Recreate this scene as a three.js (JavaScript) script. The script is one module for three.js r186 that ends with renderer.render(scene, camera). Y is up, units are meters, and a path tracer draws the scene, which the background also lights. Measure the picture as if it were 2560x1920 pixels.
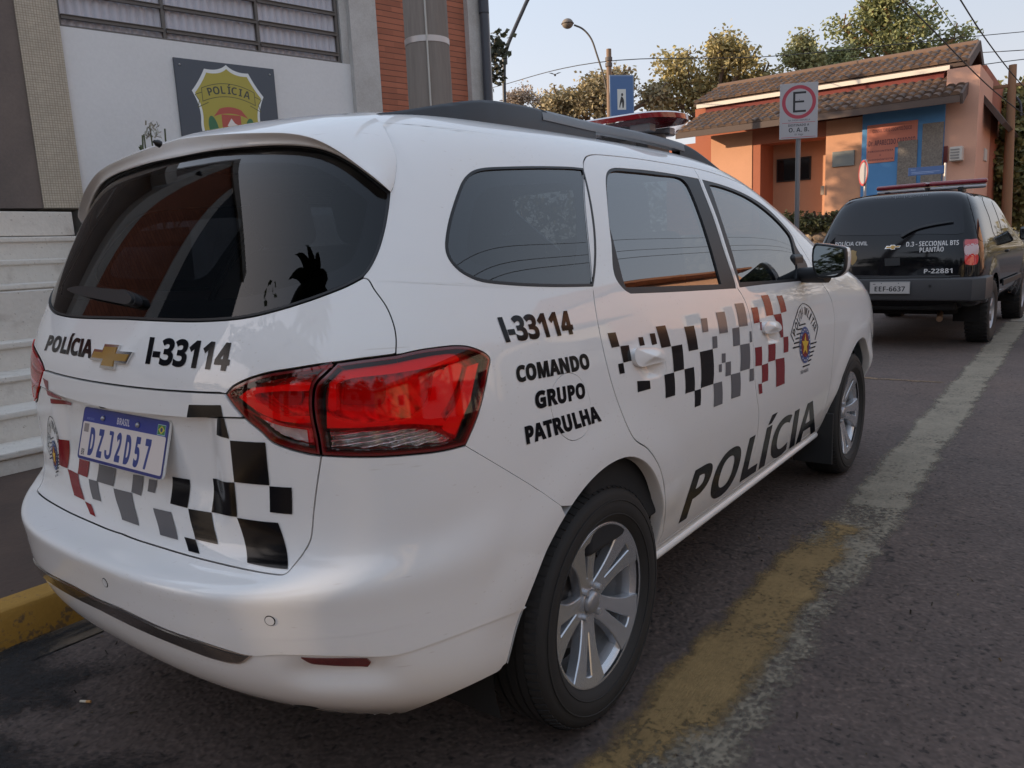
import * as THREE from 'three';
import { mergeGeometries, toCreasedNormals } from 'three/addons/utils/BufferGeometryUtils.js';
import { RoundedBoxGeometry } from 'three/addons/geometries/RoundedBoxGeometry.js';
import { ImprovedNoise } from 'three/addons/math/ImprovedNoise.js';
import { FontLoader } from 'three/addons/loaders/FontLoader.js';

const scene = new THREE.Scene();
// ---------------------------------------------------------------- camera
const IMG_W = 2560, IMG_H = 1920, FOCAL = 1923.2855;
const camera = new THREE.PerspectiveCamera(2 * Math.atan(IMG_H / 2 / FOCAL) * 180 / Math.PI, 4 / 3, 0.05, 2000);
camera.rotation.order = 'YXZ';
camera.position.set(1.8152, 1.2723, 1.6598);
camera.rotation.set(-0.1739, 0.6469, -0.0465);
camera.updateMatrixWorld(true);
scene.add(camera);
// ---------------------------------------------------------------- sky, sun, exposure
const SUN = new THREE.Vector3(-0.76, 0.2, 0.6).normalize();
function makeSky() {
  const w = 512, h = 256, d = new Float32Array(w * h * 4), dir = new THREE.Vector3();
  const zen = [0.30, 0.365, 0.475], mid = [0.415, 0.485, 0.57], hor = [0.66, 0.565, 0.475], warm = [0.85, 0.50, 0.22], low = [0.10, 0.09, 0.085];
  for (let j = 0; j < h; j++) for (let i = 0; i < w; i++) {
    const phi = ((i + 0.5) / w - 0.5) * 2 * Math.PI, th = ((j + 0.5) / h - 0.5) * Math.PI;   // row 0 is the bottom
    dir.set(Math.cos(th) * Math.cos(phi), Math.sin(th), Math.cos(th) * Math.sin(phi));
    const e = Math.max(dir.y, 0), a = Math.exp(-e * 8), b = Math.exp(-e * 2.1), k1 = 0.5 + 0.5 * dir.dot(SUN);
    const scatter = 1 + 0.8 * Math.pow(k1, 2.5), g = Math.pow(Math.max(dir.dot(SUN), 0), 8) * 0.7;   // air brightens towards the low sun
    for (let k = 0; k < 3; k++) {
      let c = (zen[k] + (mid[k] - zen[k]) * b + (hor[k] - mid[k]) * a) * scatter + warm[k] * g;
      if (dir.y < 0) c = c + (low[k] - c) * Math.min(1, -dir.y * 14);
      d[(j * w + i) * 4 + k] = c;
    }
    d[(j * w + i) * 4 + 3] = 1;
  }
  const t = new THREE.DataTexture(d, w, h, THREE.RGBAFormat, THREE.FloatType);
  t.mapping = THREE.EquirectangularReflectionMapping;
  t.magFilter = THREE.LinearFilter; t.minFilter = THREE.LinearFilter; t.needsUpdate = true;
  return t;
}
const skyTexture = makeSky();
scene.background = skyTexture; scene.environment = skyTexture;
const sun = new THREE.DirectionalLight(new THREE.Color().setRGB(1.0, 0.76, 0.52), 4.2);
sun.position.copy(SUN).multiplyScalar(60); sun.castShadow = true; sun.shadow.radius = 1;
sun.shadow.mapSize.set(4096, 4096);
Object.assign(sun.shadow.camera, { left: -40, right: 40, top: 40, bottom: -40, near: 1, far: 160 });
scene.add(sun, sun.target);
const renderer = new THREE.WebGLRenderer({ antialias: true });
renderer.setSize(1024, 768);
renderer.toneMapping = THREE.LinearToneMapping;
renderer.toneMappingExposure = 1.54;
renderer.shadowMap.enabled = true;
// ---------------------------------------------------------------- helpers
let seed = 1234567;
function rnd() { seed = (seed * 1664525 + 1013904223) >>> 0; return seed / 4294967296; }
const rr = (a, b) => a + (b - a) * rnd();
const noise = new ImprovedNoise();
const V3 = (x, y, z) => new THREE.Vector3(x, y, z);
const clamp = (x, a, b) => Math.min(b, Math.max(a, x));
const lerp = (a, b, t) => a + (b - a) * t;
const sstep = (a, b, x) => { const t = clamp((x - a) / (b - a), 0, 1); return t * t * (3 - 2 * t); };
const taken = {};
function numbered(n) { const k = taken[n] = (taken[n] ?? -1) + 1; return k ? n + '_' + String(k).padStart(3, '0') : n; }
function shade(o) { o.castShadow = true; o.receiveShadow = true; return o; }
function part(name, g, m, parent, label) {
  const o = shade(new THREE.Mesh(Array.isArray(g) ? mergeAll(g) : g, m)); o.name = name; parent.add(o);
  if (label) o.userData.label = label;
  return o;
}
function mergeAll(list) {
  const gs = list.map(g => { let q = g.index ? g.toNonIndexed() : g; const r = new THREE.BufferGeometry();
    r.setAttribute('position', q.attributes.position);
    if (!q.attributes.normal) q.computeVertexNormals();
    r.setAttribute('normal', q.attributes.normal);
    r.setAttribute('uv', q.attributes.uv ?? new THREE.BufferAttribute(new Float32Array(q.attributes.position.count * 2), 2));
    return r; });
  return gs.length === 1 ? gs[0] : mergeGeometries(gs);
}
function thing(name, label, category, pos = [0, 0, 0], turn = 0, group) {
  const o = new THREE.Group(); o.name = numbered(name); scene.add(o);
  o.position.set(...pos); o.rotation.y = turn; o.userData = { label, category };
  if (group) o.userData.group = group;
  return o;
}
function single(name, g, m, label, category, group) {
  const o = part(numbered(name), g, m, scene); o.userData = { label, category };
  if (group) o.userData.group = group;
  return o;
}
function struct(name, g, m) { const o = part(numbered(name), g, m, scene); o.userData.kind = 'structure'; return o; }
function copyOf(o, pos, turn, label) {
  const c = o.clone(); c.name = numbered(o.name.replace(/_\d\d\d$/, '')); c.userData = { ...o.userData };
  scene.add(c); if (pos) c.position.set(...pos); if (turn !== undefined) c.rotation.y = turn; if (label) c.userData.label = label; return c;
}
const lin = (r, g, b) => new THREE.Color().setRGB(r, g, b);
const std = (c, roughness = 0.7, extra = {}) => new THREE.MeshStandardMaterial({ color: Array.isArray(c) ? lin(...c) : c, roughness, ...extra });
const phys = (c, roughness, extra = {}) => new THREE.MeshPhysicalMaterial({ color: Array.isArray(c) ? lin(...c) : c, roughness, ...extra });
const box = (w, h, d, x = 0, y = 0, z = 0) => new THREE.BoxGeometry(w, h, d).translate(x, y, z);
function rbox(w, h, d, r, x = 0, y = 0, z = 0, seg = 2) { return new RoundedBoxGeometry(w, h, d, seg, Math.min(r, w / 2.01, h / 2.01, d / 2.01)).translate(x, y, z); }
function tube(pts, r, seg = 8, n) {
  const c = pts.length === 2 ? new THREE.LineCurve3(V3(...pts[0]), V3(...pts[1])) : new THREE.CatmullRomCurve3(pts.map(p => V3(...p)));
  return new THREE.TubeGeometry(c, n ?? Math.max(1, (pts.length - 1) * 6), r, seg);
}
function cyl(a, b, r0, r1, seg = 16, cap = true) {
  const A = V3(...a), B = V3(...b), d = B.clone().sub(A), L = d.length();
  const g = new THREE.CylinderGeometry(r1, r0, L, seg, 1, !cap); g.translate(0, L / 2, 0);
  g.applyQuaternion(new THREE.Quaternion().setFromUnitVectors(V3(0, 1, 0), d.normalize())); g.translate(...a); return g;
}
function uvPlanar(g, ax = 'x', ay = 'y', s = 1) {
  const p = g.attributes.position, ix = 'xyz'.indexOf(ax), iy = 'xyz'.indexOf(ay), u = new Float32Array(p.count * 2);
  for (let i = 0; i < p.count; i++) { u[2 * i] = p.array[3 * i + ix] * s; u[2 * i + 1] = p.array[3 * i + iy] * s; }
  g.setAttribute('uv', new THREE.BufferAttribute(u, 2)); return g;
}
function uvBox(g) {   // metres, by the face's main direction
  if (g.index) g = g.toNonIndexed();
  const p = g.attributes.position, u = new Float32Array(p.count * 2);
  for (let i = 0; i < p.count; i += 3) {
    const a = V3().fromBufferAttribute(p, i), b = V3().fromBufferAttribute(p, i + 1), c = V3().fromBufferAttribute(p, i + 2);
    const n = b.clone().sub(a).cross(c.clone().sub(a)); const ax = Math.abs(n.x), ay = Math.abs(n.y), az = Math.abs(n.z);
    [a, b, c].forEach((q, k) => { const t = ay >= ax && ay >= az ? [q.x, q.z] : ax >= az ? [q.z, q.y] : [q.x, q.y]; u[2 * (i + k)] = t[0]; u[2 * (i + k) + 1] = t[1]; });
  }
  g.setAttribute('uv', new THREE.BufferAttribute(u, 2)); return g;
}
function fbm(x, y, z, oct = 4) { let a = 0, f = 1, s = 0.5; for (let i = 0; i < oct; i++) { a += s * noise.noise(x * f + 13.7 * i, y * f + 7.1 * i, z * f + 3.3 * i); f *= 2.07; s *= 0.5; } return a; }
// tileable noise field on a torus-like lattice (value noise)
function tileNoise(n, cells, oct = 4, sd = 1) {
  const out = new Float32Array(n * n); let amp = 1, tot = 0, s = sd * 7919 + 17;
  const rn = () => { s = (s * 1664525 + 1013904223) >>> 0; return s / 4294967296; };
  for (let o = 0; o < oct; o++) {
    const c = cells << o; if (c > n) break;
    const g = new Float32Array(c * c); for (let i = 0; i < c * c; i++) g[i] = rn() - 0.5;
    for (let y = 0; y < n; y++) { const fy = y / n * c, y0 = fy | 0, ty = fy - y0, sy = ty * ty * (3 - 2 * ty), y1 = (y0 + 1) % c;
      for (let x = 0; x < n; x++) { const fx = x / n * c, x0 = fx | 0, tx = fx - x0, sx = tx * tx * (3 - 2 * tx), x1 = (x0 + 1) % c;
        out[y * n + x] += amp * lerp(lerp(g[y0 * c + x0], g[y0 * c + x1], sx), lerp(g[y1 * c + x0], g[y1 * c + x1], sx), sy); } }
    tot += amp; amp *= 0.55;
  }
  for (let i = 0; i < n * n; i++) out[i] /= tot * 0.5;
  return out;   // about -1..1
}
function tex(n, f, rep = 1, srgb = false, m = n) {
  const d = new Uint8Array(n * m * 4);
  for (let y = 0; y < m; y++) for (let x = 0; x < n; x++) { const c = f(x, y, y * n + x), k = (y * n + x) * 4;
    if (Array.isArray(c)) { d[k] = clamp(c[0] * 255, 0, 255); d[k + 1] = clamp(c[1] * 255, 0, 255); d[k + 2] = clamp(c[2] * 255, 0, 255); d[k + 3] = c.length > 3 ? clamp(c[3] * 255, 0, 255) : 255; }
    else { d[k] = d[k + 1] = d[k + 2] = clamp(c * 255, 0, 255); d[k + 3] = 255; } }
  const t = new THREE.DataTexture(d, n, m, THREE.RGBAFormat); t.magFilter = THREE.LinearFilter; t.minFilter = THREE.LinearMipmapLinearFilter; t.generateMipmaps = true;
  t.wrapS = t.wrapT = THREE.RepeatWrapping; if (Array.isArray(rep)) t.repeat.set(...rep); else t.repeat.set(rep, rep);
  if (srgb) t.colorSpace = THREE.SRGBColorSpace; t.needsUpdate = true; return t;
}
const toS = x => x <= 0.0031308 ? 12.92 * x : 1.055 * Math.pow(x, 1 / 2.4) - 0.055;
const sCol = (r, g, b) => [toS(r), toS(g), toS(b)];
function canvas(w, h, draw) {
  const c = document.createElement('canvas'); c.width = w; c.height = h; draw(c.getContext('2d'), w, h);
  const t = new THREE.CanvasTexture(c); t.colorSpace = THREE.SRGBColorSpace; t.anisotropy = 4; return t;
}
const font = await new FontLoader().loadAsync('fonts/droid/droid_sans_bold.typeface.json');
const fontR = await new FontLoader().loadAsync('fonts/droid/droid_sans_regular.typeface.json');
// ---------------------------------------------------------------- pixel -> ray (a direction only)
const camR = new THREE.Matrix3().setFromMatrix4(camera.matrixWorld), camP = camera.position.clone();
const rayOf = (px, py) => V3((px - IMG_W / 2) / FOCAL, -(py - IMG_H / 2) / FOCAL, -1).applyMatrix3(camR);
const K = 2560 / 2212;                                            // overview pixels -> photo pixels
function onPlane(px, py, axis, val) { const d = rayOf(px, py); return camP.clone().addScaledVector(d, (val - camP[axis]) / d[axis]); }
function onPlaneN(px, py, p0, n) { const d = rayOf(px, py); return camP.clone().addScaledVector(d, p0.clone().sub(camP).dot(n) / d.dot(n)); }
const camRt = camR.clone().transpose();
function toPx(p) { const q = p.clone().sub(camP).applyMatrix3(camRt); return [IMG_W / 2 + FOCAL * q.x / -q.z, IMG_H / 2 - FOCAL * q.y / -q.z, -q.z]; }
// a smooth polyline through points; a point with a third entry 1 is a corner
function smoothLine(pts, closed = false, n = 6) {
  const out = [], N = pts.length, get = i => closed ? pts[(i + N) % N] : pts[clamp(i, 0, N - 1)];
  for (let i = 0; i < (closed ? N : N - 1); i++) {
    const p1 = get(i), p2 = get(i + 1); let p0 = get(i - 1), p3 = get(i + 2);
    if (p1[2] === 1) p0 = p1; if (p2[2] === 1) p3 = p2;
    const straight = p1[2] === 1 && p2[2] === 1, m = straight ? 1 : n;
    const d = (a, b) => Math.max(1e-6, Math.pow(Math.hypot(a[0] - b[0], a[1] - b[1]), 0.5));
    const t0 = 0, t1 = t0 + d(p0, p1), t2 = t1 + d(p1, p2), t3 = t2 + d(p2, p3);
    for (let k = 0; k < m; k++) {
      const t = t1 + (t2 - t1) * k / m, q = [0, 0];
      for (let c = 0; c < 2; c++) {
        const A1 = p0 === p1 ? p1[c] : ((t1 - t) * p0[c] + (t - t0) * p1[c]) / (t1 - t0), A2 = ((t2 - t) * p1[c] + (t - t1) * p2[c]) / (t2 - t1);
        const A3 = p3 === p2 ? p2[c] : ((t3 - t) * p2[c] + (t - t2) * p3[c]) / (t3 - t2);
        const B1 = p0 === p1 ? A2 : ((t2 - t) * A1 + (t - t0) * A2) / (t2 - t0), B2 = p3 === p2 ? A2 : ((t3 - t) * A2 + (t - t1) * A3) / (t3 - t1);
        q[c] = p0 === p1 && p3 === p2 ? A2 : ((t2 - t) * B1 + (t - t1) * B2) / (t2 - t1);
      }
      out.push(q);
    }
  }
  if (!closed) out.push([pts[N - 1][0], pts[N - 1][1]]);
  return out;
}
// projective map of the unit square (0,0)=BL (1,0)=BR (1,1)=TR (0,1)=TL onto a quad [TL,TR,BR,BL]
function homography([tl, tr, br, bl]) {
  const [x0, y0] = bl, [x1, y1] = br, [x2, y2] = tr, [x3, y3] = tl;
  const dx1 = x1 - x2, dx2 = x3 - x2, dx3 = x0 - x1 + x2 - x3, dy1 = y1 - y2, dy2 = y3 - y2, dy3 = y0 - y1 + y2 - y3;
  const det = dx1 * dy2 - dx2 * dy1, g = (dx3 * dy2 - dx2 * dy3) / det, h = (dx1 * dy3 - dx3 * dy1) / det;
  const a = x1 - x0 + g * x1, b = x3 - x0 + h * x3, d = y1 - y0 + g * y1, e = y3 - y0 + h * y3;
  return (u, v) => { const w = g * u + h * v + 1; return [(a * u + b * v + x0) / w, (d * u + e * v + y0) / w]; };
}
// triangles of a 2D shape (outline + holes), refined until every 3D edge is short; pos(u,v) -> Vector3
function refine(outline, holes, pos, maxEdge) {
  const cl = p => p.map(q => new THREE.Vector2(q[0], q[1]));
  let o = cl(outline), hs = holes.map(cl);
  if (THREE.ShapeUtils.isClockWise(o)) o.reverse();
  hs.forEach(h => { if (!THREE.ShapeUtils.isClockWise(h)) h.reverse(); });
  const faces = THREE.ShapeUtils.triangulateShape(o, hs), all = o.concat(...hs), U = all.map(p => [p.x, p.y]), P = U.map(p => pos(p[0], p[1]));
  let tris = faces.map(f => [...f]); const mids = new Map();
  const mid = (a, b) => { const k = a < b ? a * 1e6 + b : b * 1e6 + a; let m = mids.get(k); if (m === undefined) { m = U.length; U.push([(U[a][0] + U[b][0]) / 2, (U[a][1] + U[b][1]) / 2]); P.push(pos(U[m][0], U[m][1])); mids.set(k, m); } return m; };
  for (let it = 0; it < 9; it++) {
    const next = []; let any = false;
    for (const [a, b, c] of tris) {
      const lab = P[a].distanceTo(P[b]) > maxEdge, lbc = P[b].distanceTo(P[c]) > maxEdge, lca = P[c].distanceTo(P[a]) > maxEdge, n = lab + lbc + lca;
      if (!n) { next.push([a, b, c]); continue; } any = true;
      const mab = lab && mid(a, b), mbc = lbc && mid(b, c), mca = lca && mid(c, a);
      if (n === 3) next.push([a, mab, mca], [mab, b, mbc], [mca, mbc, c], [mab, mbc, mca]);
      else if (n === 1) { if (lab) next.push([a, mab, c], [mab, b, c]); else if (lbc) next.push([b, mbc, a], [mbc, c, a]); else next.push([c, mca, b], [mca, a, b]); }
      else { if (!lab) next.push([a, b, mbc], [a, mbc, mca], [mca, mbc, c]); else if (!lbc) next.push([b, c, mca], [b, mca, mab], [mab, mca, a]); else next.push([c, a, mab], [c, mab, mbc], [mbc, mab, b]); }
    }
    tris = next; if (!any) break;
  }
  return { U, P, tris, o, hs };
}
// ================================================================ ground, road, kerb, pavement
const N1 = tileNoise(1024, 8, 6, 11), N2 = tileNoise(1024, 128, 3, 12), N3 = tileNoise(1024, 340, 2, 13), N4 = tileNoise(1024, 4, 5, 14);
const asphaltMap = tex(1024, (x, y, i) => { const chip = N3[i] > 0.42 ? 1 : 0, pit = N2[i] < -0.5 ? 1 : 0; let v = 0.098 + 0.016 * N1[i] + 0.030 * N2[i] + 0.050 * chip - 0.055 * pit; const w = 0.5 + 0.5 * N4[i]; return sCol(v * (1.12 + 0.14 * w), v * (0.96 + 0.03 * w), v * (0.90 - 0.03 * w)); }, 1.0, true);
const asphaltBump = tex(1024, (x, y, i) => 0.5 + 0.24 * N2[i] + 0.24 * N3[i], 1.0);
const asphaltBump2 = asphaltBump; 
const asphalt = new THREE.MeshStandardMaterial({ map: asphaltMap, roughness: 0.86, bumpMap: asphaltBump2, bumpScale: 0.0055 });
// one sheet to the horizon; the road surface
struct('ground', uvPlanar(new THREE.PlaneGeometry(900, 900, 1, 1).rotateX(-Math.PI / 2).translate(0, -0.012, 0), 'x', 'z', 0.5), std([0.10, 0.085, 0.07], 0.95));
const roadM = (() => { // 8.4 m x 8.4 m of old asphalt: aggregate, pits, tar blotches, hair cracks, oil drips
  const n = 2048, big = tileNoise(n, 3, 6, 201), midn = tileNoise(n, 40, 4, 202), fine = tileNoise(n, 512, 2, 203), fine2 = tileNoise(n, 900, 1, 204), cr = tileNoise(n, 6, 5, 205), cr2 = tileNoise(n, 9, 5, 206);
  const col = (x, y, i) => { const chip = fine[i] > 0.46 ? 1 : 0, pit = fine[i] < -0.52 ? 1 : 0, crack = Math.abs(cr[i] + 0.15 * midn[i]) < 0.006 && cr2[i] > 0.1 ? 1 : 0, oil = clamp((midn[i] + big[i] * 0.8 - 0.85) * 3, 0, 1);
    let v = 0.072 + 0.022 * big[i] + 0.014 * midn[i] + 0.018 * fine2[i] + 0.036 * chip * (0.4 + 0.6 * rnd()) - 0.036 * pit; v *= 1 - 0.4 * oil; if (crack) v *= 0.5; const w = clamp(0.5 + 0.7 * cr2[i], 0, 1); return sCol(v * (1.32 + 0.18 * w), v * (0.97 + 0.05 * w), v * (0.84 - 0.02 * w)); };
  const map = tex(n, col, 1, true), bump = tex(n, (x, y, i) => 0.5 + 0.26 * fine[i] + 0.16 * fine2[i] + 0.12 * midn[i], 1);
  return new THREE.MeshStandardMaterial({ map, roughness: 0.88, bumpMap: bump, bumpScale: 0.007 }); })();
{ const g = new THREE.PlaneGeometry(8.4, 70, 1, 1).rotateX(-Math.PI / 2).translate(3.29, 0, -20); struct('road', uvPlanar(g, 'x', 'z', 1 / 8.4), roadM); }
struct('cross_street', uvPlanar(new THREE.PlaneGeometry(60, 6.4).rotateX(-Math.PI / 2).translate(-6, 0.004, -17.2), 'x', 'z', 0.62), asphalt);
// stained concrete channel beside the kerb, kerb, pavement
const grimeMap = (base, dark, amt, sd, f = 5) => { const a = tileNoise(512, f, 6, sd), b = tileNoise(512, 90, 2, sd + 1); return tex(512, (x, y, i) => { const t = clamp(0.5 + amt * a[i] + 0.18 * b[i], 0, 1); return sCol(lerp(dark[0], base[0], t), lerp(dark[1], base[1], t), lerp(dark[2], base[2], t)); }, 1, true); };
const roughBump = (() => { const a = tileNoise(512, 40, 4, 31), b = tileNoise(512, 6, 4, 32); return tex(512, (x, y, i) => 0.5 + 0.3 * a[i] + 0.2 * b[i], 1); })();
const gutterM = new THREE.MeshStandardMaterial({ map: grimeMap([0.13, 0.092, 0.06], [0.025, 0.02, 0.018], 0.9, 41), roughness: 0.9, bumpMap: roughBump, bumpScale: 0.006 });
const pavementM = new THREE.MeshStandardMaterial({ map: grimeMap([0.10, 0.062, 0.044], [0.058, 0.037, 0.029], 0.6, 43), roughness: 0.88, bumpMap: roughBump, bumpScale: 0.003 });
const yellowM = new THREE.MeshStandardMaterial({ map: (() => { const a = tileNoise(512, 5, 6, 51), b = tileNoise(512, 70, 3, 52); return tex(512, (x, y, i) => { const bare = clamp((a[i] * 1.0 + b[i] * 0.6 - 0.22) * 3, 0, 0.85), v = 1 + 0.16 * a[i] + 0.10 * b[i]; return sCol(lerp(0.36 * v, 0.11, bare), lerp(0.19 * v, 0.07, bare), lerp(0.028 * v, 0.042, bare)); }, 1.3, true); })(), roughness: 0.75, bumpMap: roughBump, bumpScale: 0.003 });
struct('gutter', uvPlanar(new THREE.PlaneGeometry(0.165, 60, 1, 1).rotateX(-Math.PI / 2).translate(-0.995, 0.004, -15), 'x', 'z', 1), gutterM);
struct('pavement', uvBox(box(1.88, 0.16, 23.6, -2.14, 0.055, -2.2)), pavementM);
{ // kerb stones, painted
  const kerb = thing('kerb', 'yellow painted concrete kerb along the pavement beside the white minivan', 'kerb');
  for (let k = 0; k < 24; k++) { const z = 6.5 - k * 0.85, g = new RoundedBoxGeometry(0.128, 0.17, 0.842, 3, 0.018); const p = g.attributes.position; for (let i = 0; i < p.count; i++) { const x = p.getX(i), y = p.getY(i), zz = p.getZ(i); const n = 0.006 * noise.noise(x * 9 + k, y * 9, zz * 7 + k * 3.1); p.setXYZ(i, x + n + (y > 0 ? -0.012 : 0.012), y + n * 0.6, zz); }
    const gg = uvBox(g.translate(-1.14, 0.052, z)); gg.computeVertexNormals(); part('kerb_stone', toCreasedNormals(gg, 0.8), yellowM, kerb); }
}
// painted lines: thin sheets of old paint whose worn mask lets the asphalt through
function paintLine(x0, x1, z0, z1, y, col, sd, { wear = 0, soft = 0.03, len = z0 - z1, holes = [], thin = 0 } = {}) {   // thin: metres at the near end where traffic has ground most of the paint off
  const W = 128, L = 2048, w = x1 - x0, nA = tileNoise(1024, 6, 6, sd), nB = tileNoise(1024, 200, 3, sd + 1), nC = tileNoise(1024, 24, 4, sd + 2);
  const at = (N, x, z, f) => { const i = ((Math.floor(x * f) % 1024) + 1024) % 1024, j = ((Math.floor(z * f) % 1024) + 1024) % 1024; return N[j * 1024 + i]; };
  const mask = tex(W, (px, py) => { const x = px / W * w, z = py / L * len, e = Math.min(x, w - x, z, len - z) - 0.045, a = at(nA, x, z, 420), b = at(nB, x, z, 420), c = at(nC, x, z, 420); let h = 0; for (const [hz, hx, r] of holes) h = Math.max(h, 1 - Math.hypot((z - hz) * 0.5, x - hx) / r); return clamp(0.5 + (e + 0.028 * c + 0.018 * a + 0.012 * b) / soft, 0, 1) * clamp(1.15 - wear - (z < thin + 0.25 * a ? 0.6 : 0) + 0.75 * a + 0.75 * b + 0.3 * c - 1.6 * Math.max(0, h), 0, 1); }, 1, false, L);
  const map = tex(W, (px, py) => { const x = px / W * w, z = py / L * len, v = 1 + 0.22 * at(nC, x, z, 420) + 0.22 * at(nB, x, z, 420) + 0.12 * at(nA, x, z, 420); return sCol(col[0] * v, col[1] * v, col[2] * v); }, 1, true, L);
  const g = new THREE.BufferGeometry(), seg = Math.max(1, Math.round((z0 - z1) / len)), pos = [], uv = [], idx = [];
  for (let k = 0; k < seg; k++) { const za = z0 - k * len, zb = za - len, s = pos.length / 3; pos.push(x0, y, za, x1, y, za, x1, y, zb, x0, y, zb); uv.push(0, 0, 1, 0, 1, 1, 0, 1); idx.push(s, s + 1, s + 2, s, s + 2, s + 3); }
  g.setAttribute('position', new THREE.Float32BufferAttribute(pos, 3)); g.setAttribute('uv', new THREE.Float32BufferAttribute(uv, 2)); g.setIndex(idx); g.computeVertexNormals();
  for (const t of [mask, map]) { t.wrapS = t.wrapT = THREE.ClampToEdgeWrapping; }
  struct('road_marking', g, new THREE.MeshStandardMaterial({ map, alphaMap: mask, transparent: true, roughness: 0.85, bumpMap: asphaltBump, bumpScale: 0.004 }));
}
paintLine(0.905, 1.245, 1.4, -10.6, 0.004, [0.25, 0.21, 0.155], 301, { wear: -0.12, soft: 0.05, thin: 3.5 });
paintLine(0.93, 1.25, -10.55, -27, 0.004, [0.30, 0.26, 0.21], 305, { wear: -0.15, soft: 0.05 });
paintLine(0.855, 1.145, 1.35, -1.82, 0.008, [0.25, 0.16, 0.062], 309, { wear: 0.06, soft: 0.06, holes: [[1.16, 0.19, 0.09], [1.3, 0.24, 0.1], [3.02, 0.06, 0.14], [2.95, 0.24, 0.10], [2.6, 0.26, 0.08]] });
paintLine(-0.85, 0.9, -5.50, -5.64, 0.004, [0.26, 0.17, 0.10], 313, { wear: 0.2, soft: 0.03 });
for (const z of [-11.4, -12.4, -13.2]) paintLine(1.35, 6.4, z, z - 0.36, 0.006, [0.5, 0.48, 0.44], 317, { wear: 0, soft: 0.03 });
// loose grit, straw and leaf crumbs on the asphalt
{
  const chip = new THREE.TetrahedronGeometry(1, 0), N = 1500, im = new THREE.InstancedMesh(chip, std([0.42, 0.36, 0.28], 0.9), N), q = new THREE.Object3D(), c = new THREE.Color();
  for (let i = 0; i < N; i++) { const near = rnd() < 0.65; const x = near ? rr(-0.95, 2.4) : rr(-2.9, 6), z = near ? rr(-3, 1.2) : rr(-16, 1); const s = Math.pow(rnd(), 3) * 0.0045 + 0.0012, yy = x < -1.2 ? 0.136 : 0.004; q.position.set(x, yy, z); q.rotation.set(rr(0, 6), rr(0, 6), rr(0, 6)); q.scale.set(s * (rnd() < 0.3 ? 4 : 1.2), s * 0.6, s); q.updateMatrix(); im.setMatrixAt(i, q.matrix); const t = rnd(); c.setRGB(lerp(0.04, 0.5, t * t), lerp(0.035, 0.42, t * t), lerp(0.03, 0.3, t * t)); im.setColorAt(i, c); }
  im.name = 'road_grit'; im.userData = { kind: 'stuff', label: 'loose grit and straw crumbs lying on the asphalt', category: 'grit' }; shade(im); scene.add(im);
  const bt = onPlane(182 * K, 1518 * K, 'y', 0.004); const cg = thing('cigarette_end', 'small tan cigarette end lying on the asphalt behind the minivan', 'litter', [bt.x, 0.0085, bt.z], 0.5); part('paper', cyl([-0.012, 0, 0], [0.008, 0, 0], 0.004, 0.004, 10), std([0.62, 0.55, 0.44], 0.9), cg); part('filter', cyl([0.008, 0, 0], [0.022, 0, 0], 0.0041, 0.0041, 10), std([0.5, 0.26, 0.1], 0.9), cg);
}
// damp black leaf mould along the gutter
{ const n = 512, a = tileNoise(n, 4, 6, 331), b = tileNoise(n, 90, 3, 332), m = tex(n, (x, y, i) => { const dx = Math.abs(x / n - 0.5) * 2, dy = Math.abs(y / n - 0.5) * 2; return clamp((1.05 - Math.max(dx, dy) * 1.3 + 0.7 * a[i] + 0.55 * b[i]) * 1.6 - 0.35, 0, 0.92); }); m.wrapS = m.wrapT = THREE.ClampToEdgeWrapping;
  for (const [x, z, w, d, t] of [[-0.78, 0.86, 0.85, 0.7, 0.2], [-0.99, 0.2, 0.16, 2.4, 0], [-0.2, 1.05, 1.2, 0.6, 0.5]]) { const g = new THREE.PlaneGeometry(w, d).rotateX(-Math.PI / 2); g.rotateY(t); g.translate(x, 0.0075 + t * 0.002, z); struct('gutter_stain', g, new THREE.MeshStandardMaterial({ color: lin(0.018, 0.016, 0.016), alphaMap: m, transparent: true, roughness: 0.95, bumpMap: roughBump, bumpScale: 0.01 })); } }
// ================================================================ police station on the left: stairs, tiled column, white wall, window, clay cladding
const BA = 12.5 * Math.PI / 180, BD = V3(Math.sin(BA), 0, -Math.cos(BA)), BN = V3(Math.cos(BA), 0, Math.sin(BA)), BP = V3(-5.4, 0, -1.708);
const station = thing('police_station', 'police station with white wall, louvred window and clay tile cladding beside the stairs', 'building', [BP.x, 0, BP.z], Math.PI / 2 - 0);
station.rotation.y = Math.atan2(BN.x, BN.z);           // local +z looks to the street, local +x runs along the wall away from the camera ( = BD )
// wall coordinates (s along BD, y, o outward): box from s0..s1, y0..y1, o0..o1
const sBox = (s0, s1, y0, y1, o0, o1) => uvBox(box(s1 - s0, y1 - y0, o1 - o0, (s0 + s1) / 2, (y0 + y1) / 2, (o0 + o1) / 2));
const plasterMap = (c, sd, amt = 0.05) => { const a = tileNoise(512, 4, 6, sd), b = tileNoise(512, 100, 2, sd + 1); return tex(512, (x, y, i) => { const v = 1 + amt * a[i] + 0.03 * b[i]; return sCol(c[0] * v, c[1] * v, c[2] * v); }, 0.5, true); };
const whiteWall = new THREE.MeshStandardMaterial({ map: plasterMap([0.74, 0.73, 0.725], 71), roughness: 0.85, bumpMap: roughBump, bumpScale: 0.0015 });
const greyPaint = new THREE.MeshStandardMaterial({ map: grimeMap([0.64, 0.625, 0.605], [0.38, 0.35, 0.32], 0.5, 73, 3), roughness: 0.85, bumpMap: roughBump, bumpScale: 0.002 });
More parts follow.
